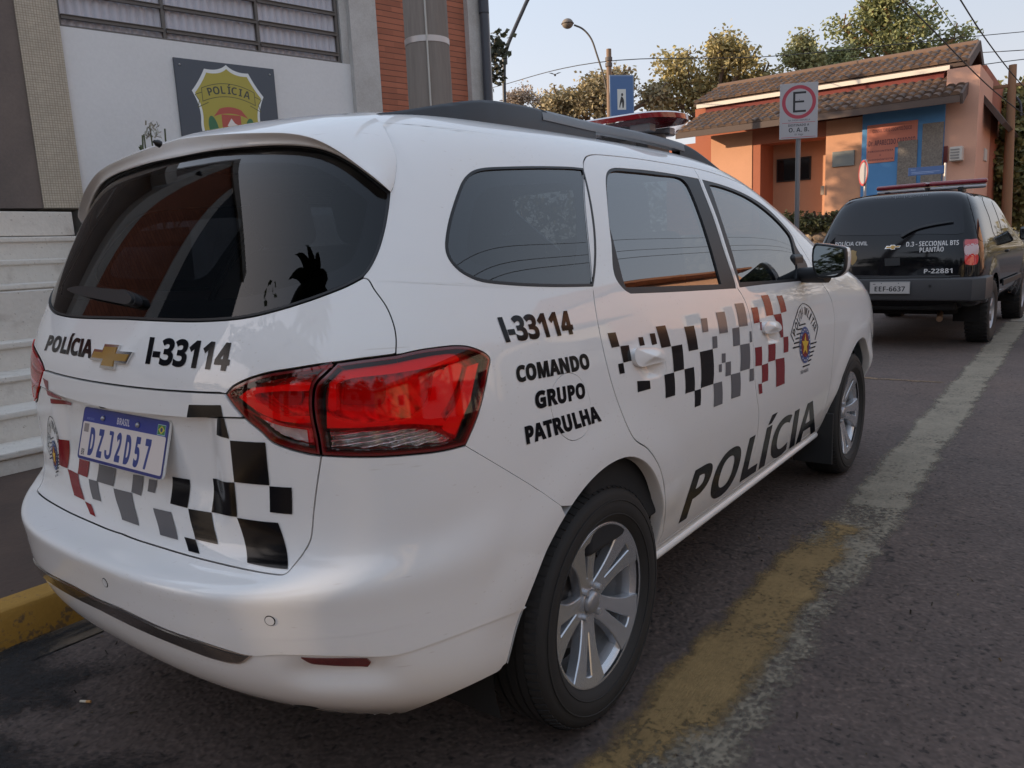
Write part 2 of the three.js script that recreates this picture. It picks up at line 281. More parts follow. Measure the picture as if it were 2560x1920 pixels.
const darkWall = new THREE.MeshStandardMaterial({ map: grimeMap([0.20, 0.155, 0.132], [0.12, 0.097, 0.088], 0.5, 75, 3), roughness: 0.8, bumpMap: roughBump, bumpScale: 0.002 });
const mosaicMap = (() => { const a = tileNoise(512, 3, 5, 77); let s = 5; const rn = () => { s = (s * 1664525 + 1013904223) >>> 0; return s / 4294967296; }; const t = Array.from({ length: 900 }, rn); return tex(512, (x, y, i) => { const n = 26, cx = Math.floor(x / 512 * n), cy = Math.floor(y / 512 * n), fx = x / 512 * n - cx, fy = y / 512 * n - cy, g = fx < 0.13 || fy < 0.13, v = 1 + 0.14 * (t[(cy * n + cx) % 900] - 0.5) + 0.12 * a[i]; const dirty = 0.75 + 0.25 * t[(cx * 31 + cy * 7) % 900]; return g ? sCol(0.28 * dirty, 0.215 * dirty, 0.15 * dirty) : sCol(0.50 * v, 0.43 * v, 0.335 * v); }, 1.9, true); })();
const mosaicBump = tex(512, (x, y) => { const n = 26, fx = x / 512 * n % 1, fy = y / 512 * n % 1; return fx < 0.13 || fy < 0.13 ? 0.2 : 0.8; }, 1.9);
const mosaicM = new THREE.MeshStandardMaterial({ map: mosaicMap, bumpMap: mosaicBump, bumpScale: 0.002, roughness: 0.5 });
const clayMap = (() => { const a = tileNoise(512, 5, 5, 81); let s = 9; const rn = () => { s = (s * 1664525 + 1013904223) >>> 0; return s / 4294967296; }; const t = Array.from({ length: 600 }, rn); return tex(512, (x, y, i) => { const n = 16, cy = Math.floor(y / 512 * n), fy = y / 512 * n - cy, sh = cy % 2 ? 0.5 : 0, cx = Math.floor(x / 512 * 4 + sh) % 4, g = fy < 0.10, v = 1 + 0.26 * (t[cy * 5 + cx] - 0.5) + 0.12 * a[i]; return g ? sCol(0.17, 0.07, 0.045) : sCol(0.40 * v, 0.135 * v, 0.075 * v); }, [1.0, 1.0], true); })();
const clayBump = tex(512, (x, y) => { const f = y / 512 * 16 % 1; return f < 0.1 ? 0.1 : 0.7; }, 1.0);
const clayM = new THREE.MeshStandardMaterial({ map: clayMap, bumpMap: clayBump, bumpScale: 0.004, roughness: 0.75 });
const steel = std([0.14, 0.125, 0.115], 0.55, { metalness: 0.3 }), louvreM = std([0.135, 0.12, 0.11], 0.5, { metalness: 0.2 });
{
  part('rear_block', [sBox(-3.58, 4.7, 0, 4.8, -12, -0.75)], darkWall, station);
  part('white_wall', sBox(0.0, 2.80, 0.2, 3.325, -0.7, 0), whiteWall, station);
  part('tiled_column', sBox(-0.315, 0.0, 1.80, 4.8, -0.7, 0.035), mosaicM, station);
  part('dark_column', sBox(-1.15, -0.315, 1.80, 4.8, -0.7, 0.012), darkWall, station);
  part('entrance_wall', sBox(-3.6, -1.15, 1.6, 4.8, -0.72, -0.45), darkWall, station);
  part('wing_column', sBox(-4.0, -3.6, 0.1, 6.7, -0.7, 0.08), greyPaint, station); part('clay_wing', sBox(-5.5, -4.0, 0.1, 6.7, -0.7, 0.04), clayM, station); part('wing_column', sBox(-5.8, -5.5, 0.1, 6.7, -0.7, 0.08), whiteWall, station); part('dark_wing', sBox(-9, -5.8, 0.1, 6.7, -0.7, 0.02), std([0.03, 0.04, 0.06], 0.4), station);
  part('wing_block', [sBox(-9, -3.6, 0, 6.7, -9, -0.72)], darkWall, station); part('wing_parapet', sBox(-9, -3.5, 6.7, 6.95, -9.1, 0.14), greyPaint, station);
  part('window_jamb', sBox(2.715, 2.80, 3.325, 4.8, -0.7, 0.0), greyPaint, station);
  part('window_head', sBox(0, 2.715, 4.55, 4.8, -0.7, 0.0), whiteWall, station);
  part('pilaster', sBox(2.80, 3.13, 0.2, 4.8, -0.7, 0.07), greyPaint, station);
  part('clay_cladding', sBox(3.13, 4.40, 0.2, 4.8, -0.7, 0.01), clayM, station);
  part('corner_pillar', sBox(4.40, 4.73, 0.2, 4.8, -0.74, 0.09), greyPaint, station);
  part('parapet', sBox(-3.45, 4.76, 4.8, 5.05, -12, 0.16), greyPaint, station);
  // window: steel frame, louvre bars, pleated blinds behind
  const win = new THREE.Group(); win.name = 'louvred_window'; station.add(win);
  part('frame', [sBox(0, 2.715, 3.325, 3.345, -0.10, -0.02)], steel, win);
  for (const s of [0.015, 0.885, 1.80, 2.69]) part('mullion', sBox(s - 0.014, s + 0.014, 3.345, 4.55, -0.075, -0.03), steel, win);
  for (let k = 0; k < 6; k++) { const y = 3.43 + k * 0.205; for (const [a, b] of [[0.03, 0.87], [0.9, 1.785], [1.815, 2.675]]) { part('louvre_rail', box(b - a, 0.028, 0.03, (a + b) / 2, y - 0.02, -0.03), steel, win); part('louvre_lip', box(b - a, 0.006, 0.045, (a + b) / 2, y - 0.002, -0.025), louvreM, win); } }
  const rows = [[], []]; for (let i = 0; i <= 420; i++) { const s = lerp(0, 2.72, i / 420), o = -0.085 + 0.022 * Math.abs(Math.sin(s * 42)) + 0.006 * Math.sin(s * 7.3); rows[0].push(V3(s, 3.325, o)); rows[1].push(V3(s, 4.55, o)); }
  part('pleated_blind', stripMesh0(rows), std([0.56, 0.55, 0.60], 0.8), win);
  // downpipe
  const dp = new THREE.Group(); dp.name = 'downpipe'; station.add(dp); const pipeM = std([0.055, 0.06, 0.075], 0.45);
  part('pipe', cyl([4.60, 0.2, 0.15], [4.60, 4.7, 0.15], 0.052, 0.052, 18), pipeM, dp); part('socket', cyl([4.60, 4.08, 0.15], [4.60, 4.24, 0.15], 0.062, 0.062, 18), pipeM, dp);
}
function stripMesh0(rows) { const n = rows[0].length, pos = [], idx = []; rows.forEach(r => r.forEach(p => pos.push(p.x, p.y, p.z))); for (let j = 0; j < rows.length - 1; j++) for (let i = 0; i < n - 1; i++) { const a = j * n + i, b = a + 1, c = a + n, d = c + 1; idx.push(a, b, c, b, d, c); } const g = new THREE.BufferGeometry(); g.setAttribute('position', new THREE.Float32BufferAttribute(pos, 3)); g.setIndex(idx); g.computeVertexNormals(); return g; }
{ // wall sign with the police shield
  const w = 0.985, h = 1.35, sign = thing('police_sign', 'dark grey panel with yellow police shield on the white wall', 'sign'); sign.rotation.y = station.rotation.y;
  const p = BP.clone().addScaledVector(BD, 1.41).addScaledVector(BN, 0.012); sign.position.set(p.x, 3.175 - h, p.z);
  part('panel', rbox(w, h, 0.02, 0.003, 0, h / 2, 0), std([0.075, 0.083, 0.097], 0.45), sign);
  const t = canvas(768, 1050, (g, W, H) => {
    g.fillStyle = '#4d535d'; g.fillRect(0, 0, W, H);
    g.translate(0, -105);
    const shield = (sc, col) => { g.save(); g.translate(384, 490); g.scale(sc, sc); g.fillStyle = col; g.beginPath(); g.moveTo(0, -375); g.quadraticCurveTo(60, -318, 170, -330); g.quadraticCurveTo(215, -240, 278, -165); g.quadraticCurveTo(222, -60, 232, 40); g.quadraticCurveTo(262, 250, 0, 430); g.quadraticCurveTo(-262, 250, -232, 40); g.quadraticCurveTo(-222, -60, -278, -165); g.quadraticCurveTo(-215, -240, -170, -330); g.quadraticCurveTo(-60, -318, 0, -375); g.fill(); g.restore(); };
    shield(1, '#e4e6e4'); shield(0.92, '#b3a548');
    g.strokeStyle = '#5b5a38'; g.lineWidth = 5; g.fillStyle = '#b0a246'; g.beginPath(); g.moveTo(180, 300); g.quadraticCurveTo(384, 205, 588, 300); g.lineTo(588, 395); g.quadraticCurveTo(384, 300, 180, 395); g.closePath(); g.fill(); g.stroke();
    g.beginPath(); g.moveTo(180, 330); g.lineTo(128, 350); g.lineTo(155, 392); g.lineTo(140, 440); g.lineTo(222, 400); g.stroke(); g.beginPath(); g.moveTo(588, 330); g.lineTo(640, 350); g.lineTo(613, 392); g.lineTo(628, 440); g.lineTo(546, 400); g.stroke();
    g.fillStyle = '#46493f'; g.textAlign = 'center'; g.textBaseline = 'middle'; [...'POLÍCIA'].forEach((c, i) => { const x = (i - 3) * 50 + (i > 3 ? -6 : 6); g.save(); g.translate(384 + x, 300 + x * x * 0.00105); g.rotate(x * 0.0016); g.font = 'bold 78px sans-serif'; g.fillText(c, 0, 0); g.restore(); });
    g.fillStyle = '#b8564a'; g.beginPath(); g.moveTo(300, 440); g.quadraticCurveTo(384, 405, 470, 440); g.lineTo(520, 500); g.quadraticCurveTo(384, 440, 250, 500); g.fill(); g.fillRect(310, 480, 150, 150); g.fillStyle = '#e8e0da'; g.beginPath(); g.moveTo(350, 560); g.lineTo(385, 505); g.lineTo(410, 540); g.lineTo(430, 550); g.lineTo(395, 600); g.fill();
    g.fillStyle = '#3f7350'; for (const s of [-1, 1]) { g.beginPath(); g.ellipse(384 + s * 140, 590, 36, 95, s * 0.15, 0, 7); g.fill(); }
    g.fillStyle = '#b8564a'; g.fillRect(300, 650, 168, 40);
  });
  const face = new THREE.PlaneGeometry(w - 0.006, h - 0.006).translate(0, h / 2, 0.0125); part('sign_print', face, new THREE.MeshStandardMaterial({ map: t, roughness: 0.45 }), sign);
  for (const sx of [-1, 1]) for (const yy of [0.06, h - 0.06]) part('screw', new THREE.SphereGeometry(0.010, 8, 6).translate(sx * (w / 2 - 0.05), yy, 0.014), std([0.45, 0.45, 0.45], 0.4, { metalness: 0.6 }), sign);
}
{ // white stairs beside the pavement
  const st = thing('stone_stairs', 'worn whitewashed stone stairs climbing from the pavement to the police station', 'stairs', [-3.06, 0.135, -0.2]);
  const worn = (sd) => new THREE.MeshStandardMaterial({ map: (() => { const a = tileNoise(512, 5, 6, sd), b = tileNoise(512, 120, 2, sd + 1), c = tileNoise(512, 26, 4, sd + 2); return tex(512, (x, y, i) => { const stain = clamp((a[i] + 0.5 * c[i] - 0.28) * 1.6, 0, 1) * 0.55, spot = b[i] > 0.72 ? 0.55 : 0; const k = Math.max(stain, spot), v = 1 + 0.06 * c[i]; return sCol(lerp(0.67 * v, 0.24, k), lerp(0.615 * v, 0.18, k), lerp(0.55 * v, 0.135, k)); }, 0.6, true); })(), roughness: 0.85, bumpMap: roughBump, bumpScale: 0.006 });
  const mats = [worn(91), worn(95)];
  let y = 0; const rises = [0.13, 0.18, 0.18, 0.185, 0.19, 0.185, 0.18, 0.18];
  rises.forEach((r, i) => {
    const x = -0.29 * i, L = 5.2, zc = 1.3;
    const jit = g => { const p = g.attributes.position; for (let k = 0; k < p.count; k++) { const n = noise.noise(p.getX(k) * 5 + i, p.getY(k) * 5, p.getZ(k) * 2.3 + i * 9) * 0.008; p.setXYZ(k, p.getX(k) + n, p.getY(k) + n * 0.6, p.getZ(k)); } g.computeVertexNormals(); return uvBox(g); };
    part('riser', jit(new THREE.BoxGeometry(0.10, r, L, 1, 2, 60).translate(x - 0.05, y + r / 2 - 0.02, zc)), mats[i % 2], st);
    part('tread', jit(new RoundedBoxGeometry(0.34, 0.042, L, 2, 0.012).translate(x - 0.15, y + r - 0.021, zc)), mats[(i + 1) % 2], st);
    y += r;
  });
  part('landing', uvBox(box(3.2, 0.25, 5.2, -0.29 * 8 - 1.62, y - 0.01 - 0.125 + 0.0, 1.3)), mats[0], st);
  for (let k = 0; k < 5; k++) part('plinth_block', uvBox(rbox(0.14, 0.20, 1.02, 0.008, -0.29 * 8 + 0.02, y + 0.115, -0.84 + k * 1.04)), mats[k % 2], st);
  part('stair_mass', uvBox(box(1.9, 1.0, 5.16, -2.0, 0.5, 1.3)), mats[0], st);
}
{ // planter in front of the white wall, with thin flowering stems
  const pl = thing('planter', 'whitewashed planter wall in front of the white station wall', 'planter', [-3.5, 0.135, -3.4]);
  part('front_wall', uvBox(rbox(0.2, 1.5, 3.6, 0.02, 0, 0.75, 0)), greyPaint, pl); part('soil', uvBox(box(1.6, 0.1, 3.6, -0.9, 1.36, 0)), std([0.07, 0.05, 0.035], 0.95), pl);
  const stemM = std([0.10, 0.11, 0.06], 0.9), leafM = std([0.10, 0.12, 0.06], 0.8, { side: THREE.DoubleSide }), flowerM = std([0.42, 0.40, 0.34], 0.9, { side: THREE.DoubleSide });
  [[327, 300, 2], [311, 308, 0], [352, 297, 1], [300, 312, 0]].forEach(([px, py, kind], k) => {
    const top = onPlaneN(px * K, (py - (kind === 2 ? 30 : 18)) * K, BP.clone().addScaledVector(BN, 0.55), BN), t = thing('garden_plant', [['slender green garden plant beside the feathery one before the white wall', 'thin low garden plant furthest from the police sign'][k > 2 ? 1 : 0], 'short pointed garden plant left of the police sign', 'tall garden plant with pale feathery flower heads before the white wall'][kind], 'plant', [top.x, 1.54, top.z], 0);
    const hh = top.y - 1.54; part('stem', [tube([[0, 0, 0], [0.01, hh * 0.5, 0.01], [0.03 * (k - 1), hh, 0]], 0.007, 6), tube([[0, 0, 0], [0.02, hh * 0.5, -0.02], [0.05, hh * 0.86, -0.03]], 0.006, 6)], stemM, t);
    const lg = []; for (let i = 0; i < 14; i++) { const g = new THREE.PlaneGeometry(0.02, 0.16).translate(0, 0.08, 0); g.rotateX(rr(0.2, 0.9)); g.rotateY(rr(0, 6.28)); g.translate(0, rr(0, hh * 0.75), 0); lg.push(g); } part('leaves', lg, leafM, t);
    if (kind === 2) { const fl = []; for (let i = 0; i < 40; i++) { const g = new THREE.PlaneGeometry(0.012, 0.05); g.rotateX(rr(-1.4, 1.4)); g.rotateZ(rr(-1, 1)); g.rotateY(rr(0, 6.28)); g.translate(rr(-0.07, 0.09), hh - rr(-0.02, 0.10), rr(-0.05, 0.05)); fl.push(g); } part('flower_heads', fl, flowerM, t); }
  });
}
// ================================================================ orange clinic across the side street
const HZ = -22;                                                     // its front, square to the street
const H = (x, y, z = HZ) => onPlane(x * K, y * K, 'z', z);
{
  const clinic = thing('orange_clinic', 'orange single-storey clinic with brown tiled roofs and a blue front wall', 'building');
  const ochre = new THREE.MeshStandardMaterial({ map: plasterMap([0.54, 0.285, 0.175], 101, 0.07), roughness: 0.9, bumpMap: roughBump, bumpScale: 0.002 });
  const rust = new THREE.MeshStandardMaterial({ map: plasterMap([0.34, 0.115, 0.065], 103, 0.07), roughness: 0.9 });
  const blue = new THREE.MeshStandardMaterial({ map: plasterMap([0.085, 0.24, 0.47], 105, 0.06), roughness: 0.85 });
  const peach = new THREE.MeshStandardMaterial({ map: plasterMap([0.60, 0.34, 0.245], 107, 0.05), roughness: 0.9 });
  const maroon = std([0.16, 0.035, 0.03], 0.85), dark = std([0.035, 0.028, 0.025], 0.7), timber = std([0.085, 0.06, 0.05], 0.8);
  const tileM = [[0.115, 0.072, 0.052], [0.09, 0.06, 0.046], [0.145, 0.088, 0.058], [0.10, 0.07, 0.056]].map(c => std(c, 0.85));
  const y0 = 1.45, P = (px, py, z) => H(px, py, z);
  const wallBox = (pxa, pxb, yb, yt, z0, z1, m, name = 'wall') => { const a = P(pxa, 400, z1).x, b = P(pxb, 400, z1).x; return part(name, uvBox(box(b - a, yt - yb, z1 - z0, (a + b) / 2, (yb + yt) / 2, (z0 + z1) / 2)), m, clinic); };
  const eave = 4.42, top = 6.05;
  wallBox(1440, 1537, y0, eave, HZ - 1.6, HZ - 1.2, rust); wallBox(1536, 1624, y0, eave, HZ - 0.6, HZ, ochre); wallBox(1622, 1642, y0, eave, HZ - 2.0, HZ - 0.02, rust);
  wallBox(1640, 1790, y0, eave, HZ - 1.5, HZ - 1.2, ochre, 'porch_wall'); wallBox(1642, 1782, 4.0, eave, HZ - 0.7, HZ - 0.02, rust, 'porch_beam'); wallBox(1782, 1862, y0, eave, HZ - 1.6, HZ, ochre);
  wallBox(1859, 2034, 0.4, eave + 0.35, HZ - 1.2, HZ + 0.12, blue, 'blue_wall'); wallBox(2034, 2104, 0.4, 5.3, HZ - 3.0, HZ + 0.05, peach, 'end_wall');
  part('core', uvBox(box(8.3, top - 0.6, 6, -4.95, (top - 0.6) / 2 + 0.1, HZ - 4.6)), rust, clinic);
  { const a = P(1679, 345, HZ - 1.2), b = P(1752, 388, HZ - 1.2); const w = part('window', box(b.x - a.x, a.y - b.y, 0.06, (a.x + b.x) / 2, (a.y + b.y) / 2, HZ - 1.18), dark, clinic); part('pane', box(b.x - a.x - 0.08, a.y - b.y - 0.08, 0.02, (a.x + b.x) / 2, (a.y + b.y) / 2, HZ - 1.14), phys([0.01, 0.01, 0.012], 0.06), w); }
  { const a = P(1799, 329, HZ), b = P(1846, 357, HZ); part('plaque', rbox(b.x - a.x, a.y - b.y, 0.05, 0.01, (a.x + b.x) / 2, (a.y + b.y) / 2, HZ + 0.03), std([0.20, 0.21, 0.20], 0.5, { metalness: 0.3 }), clinic); }
  { const a = P(1774, 402, HZ), b = P(1781, 421, HZ); part('meter_box', rbox(b.x - a.x, a.y - b.y, 0.05, 0.008, (a.x + b.x) / 2, (a.y + b.y) / 2, HZ + 0.03 - 1.2 + 1.2), std([0.3, 0.22, 0.16], 0.6), clinic); }
  // stone panels on the blue wall
  const pebble = new THREE.MeshStandardMaterial({ map: grimeMap([0.25, 0.22, 0.19], [0.14, 0.125, 0.11], 0.8, 111, 40), roughness: 0.95, bumpMap: roughBump, bumpScale: 0.02 });
  for (const [xa, xb, ya] of [[1941, 1976, 306], [1994, 2030, 268]]) { const a = P(xa, ya, HZ + 0.12), b = P(xb, 460, HZ + 0.12); part('pebble_panel', uvBox(box(b.x - a.x, a.y - 0.5, 0.05, (a.x + b.x) / 2, (a.y + 0.5) / 2, HZ + 0.14)), pebble, clinic); }
  // painted sign on the blue wall
  { const t = canvas(1024, 620, (g, w, h) => { g.fillStyle = '#b8705e'; g.fillRect(0, 0, w, h); g.fillStyle = '#52303a'; g.textAlign = 'center'; g.textBaseline = 'middle'; g.font = 'bold 62px sans-serif'; g.fillText('CONSULTÓRIO ODONTOLÓGICO', w / 2, 85, 800); g.font = 'bold 96px sans-serif'; g.fillText('Dr. APARECIDO CARDOSO', w / 2, 245, 960); });
    const t2 = canvas(512, 420, (g, w, h) => { g.fillStyle = '#b8705e'; g.fillRect(0, 0, w, h); g.fillStyle = '#52303a'; g.textAlign = 'center'; g.textBaseline = 'middle'; g.font = 'bold 74px sans-serif'; g.fillText('PERIODONTISTA', w / 2, 70, 470); g.font = 'bold 60px sans-serif'; g.fillText('E', w / 2, 200); g.font = 'bold 74px sans-serif'; g.fillText('ENDODONTISTA', w / 2, 330, 470); });
    const a = P(1874, 272, HZ + 0.12), b = P(1981, 313, HZ + 0.12), c = P(1932, 348, HZ + 0.12);
    const top1 = box(b.x - a.x, a.y - b.y, 0.02, (a.x + b.x) / 2, (a.y + b.y) / 2, HZ + 0.132), uvTop = new THREE.PlaneGeometry(b.x - a.x, a.y - b.y).translate((a.x + b.x) / 2, (a.y + b.y) / 2, HZ + 0.144); t.repeat.set(1, 0.52); t.offset.set(0, 0.48);
    const s1 = part('sign_board', top1, peach, clinic); part('sign_print', uvTop, new THREE.MeshStandardMaterial({ map: t, roughness: 0.7 }), s1);
    const s2 = part('sign_board', box(c.x - a.x, b.y - c.y, 0.02, (a.x + c.x) / 2, (b.y + c.y) / 2, HZ + 0.132), peach, clinic); part('sign_print', new THREE.PlaneGeometry(c.x - a.x, b.y - c.y).translate((a.x + c.x) / 2, (b.y + c.y) / 2, HZ + 0.144), new THREE.MeshStandardMaterial({ map: t2, roughness: 0.7 }), s2); }
  // tiled roofs: boards below, barrel tiles one by one
  const tileG = [0, 1].map(v => { const rows = [[], []], n = 6; for (let i = 0; i <= n; i++) { const a = Math.PI * i / n; rows[0].push(V3(-Math.cos(a) * 0.105, Math.sin(a) * 0.07 + 0.035, 0.24)); rows[1].push(V3(-Math.cos(a) * 0.088, Math.sin(a) * 0.058, -0.24)); } const top = stripMesh0(rows); const lip = stripMesh0([rows[0].map(p => p.clone().add(V3(0, -0.02, 0))), rows[0]]); const cap = new THREE.CircleGeometry(0.1, 8, 0, Math.PI).translate(0, 0.02, 0.235); return mergeAll([top, lip, cap]); })[0];
  const roof = (name, xa, xb, yl, zl, yh, zh, cols, rows) => {
    const R = new THREE.Group(); R.name = name; clinic.add(R); const len = Math.hypot(yh - yl, zl - zh), tilt = Math.atan2(yh - yl, zl - zh);
    const deck = box(xb - xa, 0.09, len, 0, 0, 0); deck.rotateX(tilt); deck.translate((xa + xb) / 2, (yl + yh) / 2 - 0.06, (zl + zh) / 2); part('roof_deck', deck, timber, R);
    for (let i = 0; i < cols; i++) for (let j = 0; j < rows; j++) { const t = (j + 0.5) / rows, m = part('roof_tile', tileG, tileM[Math.floor(rnd() * 4)], R); m.position.set(lerp(xa, xb, (i + 0.5) / cols) + rr(-0.008, 0.008), lerp(yl, yh, t) + rr(0, 0.012), lerp(zl, zh, t)); m.rotation.x = tilt; m.scale.set((xb - xa) / cols / 0.205, 1, len / rows / 0.42); }
    return R;
  };
  const L1 = P(1462, 292, HZ + 0.9), L2 = P(2076, 192, HZ + 0.9);
  const r1 = roof('lower_roof', L1.x, L2.x, 4.50, HZ + 0.95, 5.28, HZ - 1.15, 34, 5);
  const U1 = P(1506, 236, HZ - 1.2), U2 = P(2092, 140, HZ - 1.2);
  const r2 = roof('upper_roof', U1.x, U2.x, 5.62, HZ - 0.95, 6.36, HZ - 3.0, 34, 4);
  part('ridge_cap', cyl([U1.x, 6.40, HZ - 3.02], [U2.x, 6.40, HZ - 3.02], 0.11, 0.11, 10), tileM[2], r2);
  part('rear_slope', (() => { const g = box(U2.x - U1.x, 0.1, 3.2); g.rotateX(-0.4); g.translate((U1.x + U2.x) / 2, 5.74, HZ - 4.5); return g; })(), tileM[1], r2);
  part('clerestory_wall', box(U2.x - U1.x - 0.9, 0.62, 0.2, (U1.x + U2.x) / 2 - 0.1, 5.30, HZ - 1.15), maroon, clinic);
  part('white_fascia', box(U2.x - U1.x - 0.5, 0.12, 0.05, (U1.x + U2.x) / 2 - 0.15, 5.51, HZ - 0.93), std([0.62, 0.56, 0.48], 0.8), clinic);
  part('eave_board', box(L2.x - L1.x, 0.17, 0.05, (L1.x + L2.x) / 2, 4.42, HZ + 0.97), timber, clinic);
  // gable end: barge boards and side canopy
  for (const [x, ya, za, yb, zb] of [[L2.x + 0.03, 4.46, HZ + 0.98, 5.3, HZ - 1.15], [U2.x + 0.03, 5.59, HZ - 0.92, 6.40, HZ - 3.0], [U2.x + 0.03, 6.40, HZ - 3.0, 5.3, HZ - 5.6]]) { const len = Math.hypot(yb - ya, za - zb), g = box(0.06, 0.26, len); g.rotateX(Math.atan2(yb - ya, za - zb)); g.translate(x, (ya + yb) / 2 - 0.05, (za + zb) / 2); part('barge_board', g, timber, clinic); }
  for (let k = 0; k < 5; k++) part('rafter_end', box(0.6, 0.1, 0.07, U2.x - 0.28, 5.53 + k * 0.18, HZ - 1.1 - k * 0.5), timber, clinic);
  { const g = box(1.5, 0.12, 4.4); g.rotateZ(-0.95); const p = P(2125, 225, HZ - 1.5); g.translate(p.x + 0.1, p.y + 0.0, HZ - 3.2); part('side_canopy', g, timber, clinic); }
  for (const [xa, ya, xb, yb, zz] of [[2052, 318, 2078, 346, 0.05], [2110, 322, 2128, 347, -2.0]]) { const a = P(xa, ya, HZ + zz + 0.3), b = P(xb, yb, HZ + zz + 0.3), ac = part('air_conditioner', rbox(b.x - a.x, a.y - b.y, 0.5, 0.02, (a.x + b.x) / 2, (a.y + b.y) / 2, HZ + zz + 0.1), std([0.50, 0.48, 0.44], 0.6), clinic); for (let k = 0; k < 4; k++) part('vent_slat', box((b.x - a.x) * 0.7, 0.03, 0.02, (a.x + b.x) / 2 - 0.02, lerp(b.y, a.y, 0.2 + 0.2 * k), HZ + zz + 0.36), std([0.22, 0.21, 0.2], 0.6), ac); }
  { const a = P(2034, 317, HZ + 0.05), b = P(2046, 352, HZ + 0.05); part('narrow_window', box(b.x - a.x, a.y - b.y, 0.05, (a.x + b.x) / 2, (a.y + b.y) / 2, HZ + 0.07), maroon, clinic); }
}
{ // rubble wall below the clinic
  const w = thing('rubble_wall', 'low retaining wall of rough brown stones below the orange clinic', 'wall', [-5, 0, -20.9]);
  const mortar = std([0.20, 0.15, 0.11], 0.95); part('mortar_bed', uvBox(box(8.6, 1.34, 0.35, 0, 0.67, -0.12)), mortar, w);
  const gs = [0, 1, 2, 3].map(k => { const g = new THREE.IcosahedronGeometry(1, 1), p = g.attributes.position; for (let i = 0; i < p.count; i++) { const v = V3().fromBufferAttribute(p, i), n = 1 + 0.28 * noise.noise(v.x * 1.7 + k * 5, v.y * 1.7, v.z * 1.7); p.setXYZ(i, v.x * n, v.y * n, v.z * n); } g.computeVertexNormals(); return g; });
  const sm = [[0.30, 0.22, 0.15], [0.24, 0.175, 0.125], [0.36, 0.28, 0.20], [0.19, 0.14, 0.11]].map(c => std(c, 0.95));
  for (let r = 0; r < 5; r++) for (let c = 0; c < 24; c++) { const m = part('stone', gs[Math.floor(rnd() * 4)], sm[Math.floor(rnd() * 4)], w); m.position.set(-4.2 + (c + (r % 2) * 0.5) * 0.355 + rr(-0.05, 0.05), 0.15 + r * 0.26 + rr(-0.03, 0.03), 0.08); m.scale.set(rr(0.15, 0.20), rr(0.10, 0.15), rr(0.07, 0.12)); m.rotation.set(rr(-0.3, 0.3), rr(-0.4, 0.4), rr(-0.4, 0.4)); }
}
struct('terrace', uvBox(box(9, 1.38, 6, -5, 0.69, -24.2)), std([0.16, 0.12, 0.08], 0.95));
// ---------------------------------------------------------------- houses on the other side of the street: the car's flank and windows mirror them
function sideHouse(name, label, x, z0, z1, h, wallC, roofC, rh) {
  const t = thing(name, label, 'building', [x, 0, (z0 + z1) / 2]); const L = z1 - z0, m = new THREE.MeshStandardMaterial({ map: plasterMap(wallC, 120 + Math.floor(h * 10), 0.07), roughness: 0.9 });
  part('wall', uvBox(box(6, h, L, 3, h / 2, 0)), m, t);
  const rf = part('roof', (() => { const s = new THREE.Shape(); s.moveTo(-0.6, 0); s.lineTo(3, rh); s.lineTo(6.6, 0); s.lineTo(6.6, -0.12); s.lineTo(-0.6, -0.12); return new THREE.ExtrudeGeometry(s, { depth: L + 0.8, bevelEnabled: false }).translate(0, h, -L / 2 - 0.4); })(), std(roofC, 0.85), t);
  for (let k = 0; k < Math.max(1, Math.floor(L / 3)); k++) { const z = -L / 2 + 1.5 + k * 3; const door = k % 3 === 1; const w = part(door ? 'door' : 'window', rbox(0.12, door ? 2.1 : 1.1, door ? 0.9 : 1.3, 0.02, -0.02, door ? 1.05 : 1.55, z), std([0.5, 0.48, 0.45], 0.6), t); part(door ? 'leaf' : 'pane', box(0.04, door ? 1.95 : 0.9, door ? 0.76 : 1.1, -0.075, door ? 1.0 : 1.55, z), door ? std([0.12, 0.06, 0.03], 0.6) : phys([0.02, 0.025, 0.03], 0.08), w); }
  return t;
}
sideHouse('peach_house', 'peach house with tiled gable roof across the street', 9.6, -27, -17, 5.8, [0.66, 0.40, 0.28], [0.26, 0.12, 0.07], 1.5);
sideHouse('cream_house', 'low cream house with brown roof across the street', 9.9, -15.5, -7.5, 3.2, [0.62, 0.55, 0.44], [0.16, 0.09, 0.06], 1.2);
sideHouse('white_house', 'white house with red tiled roof across the street', 9.7, -5.5, 3.5, 3.6, [0.74, 0.70, 0.64], [0.24, 0.10, 0.06], 1.4);
sideHouse('yellow_house', 'pale yellow house with brown roof across the street', 9.8, 5.5, 15, 3.4, [0.64, 0.52, 0.30], [0.18, 0.10, 0.07], 1.5);
struct('far_pavement', uvBox(box(2.2, 0.13, 44, 8.6, 0.06, -7)), pavementM);
// ================================================================ car bodies
// body skin: a cubic B-spline sheet; rows run round the car (rear centre -> right side -> front centre), v climbs from sill to roof
//            yR    Rz    yS    wS    yF    Fz    wR
const ov = pts => pts.map(p => [p[0] * K, p[1] * K, p[2]]);                       // overview pixels
const zm = (s, ox, oy, pts) => pts.map(p => [ox + p[0] / s, oy + p[1] / s, p[2]]);   // zoomed pixels
const mirrorUV = a => a.map(p => [-p[0], p[1]]);
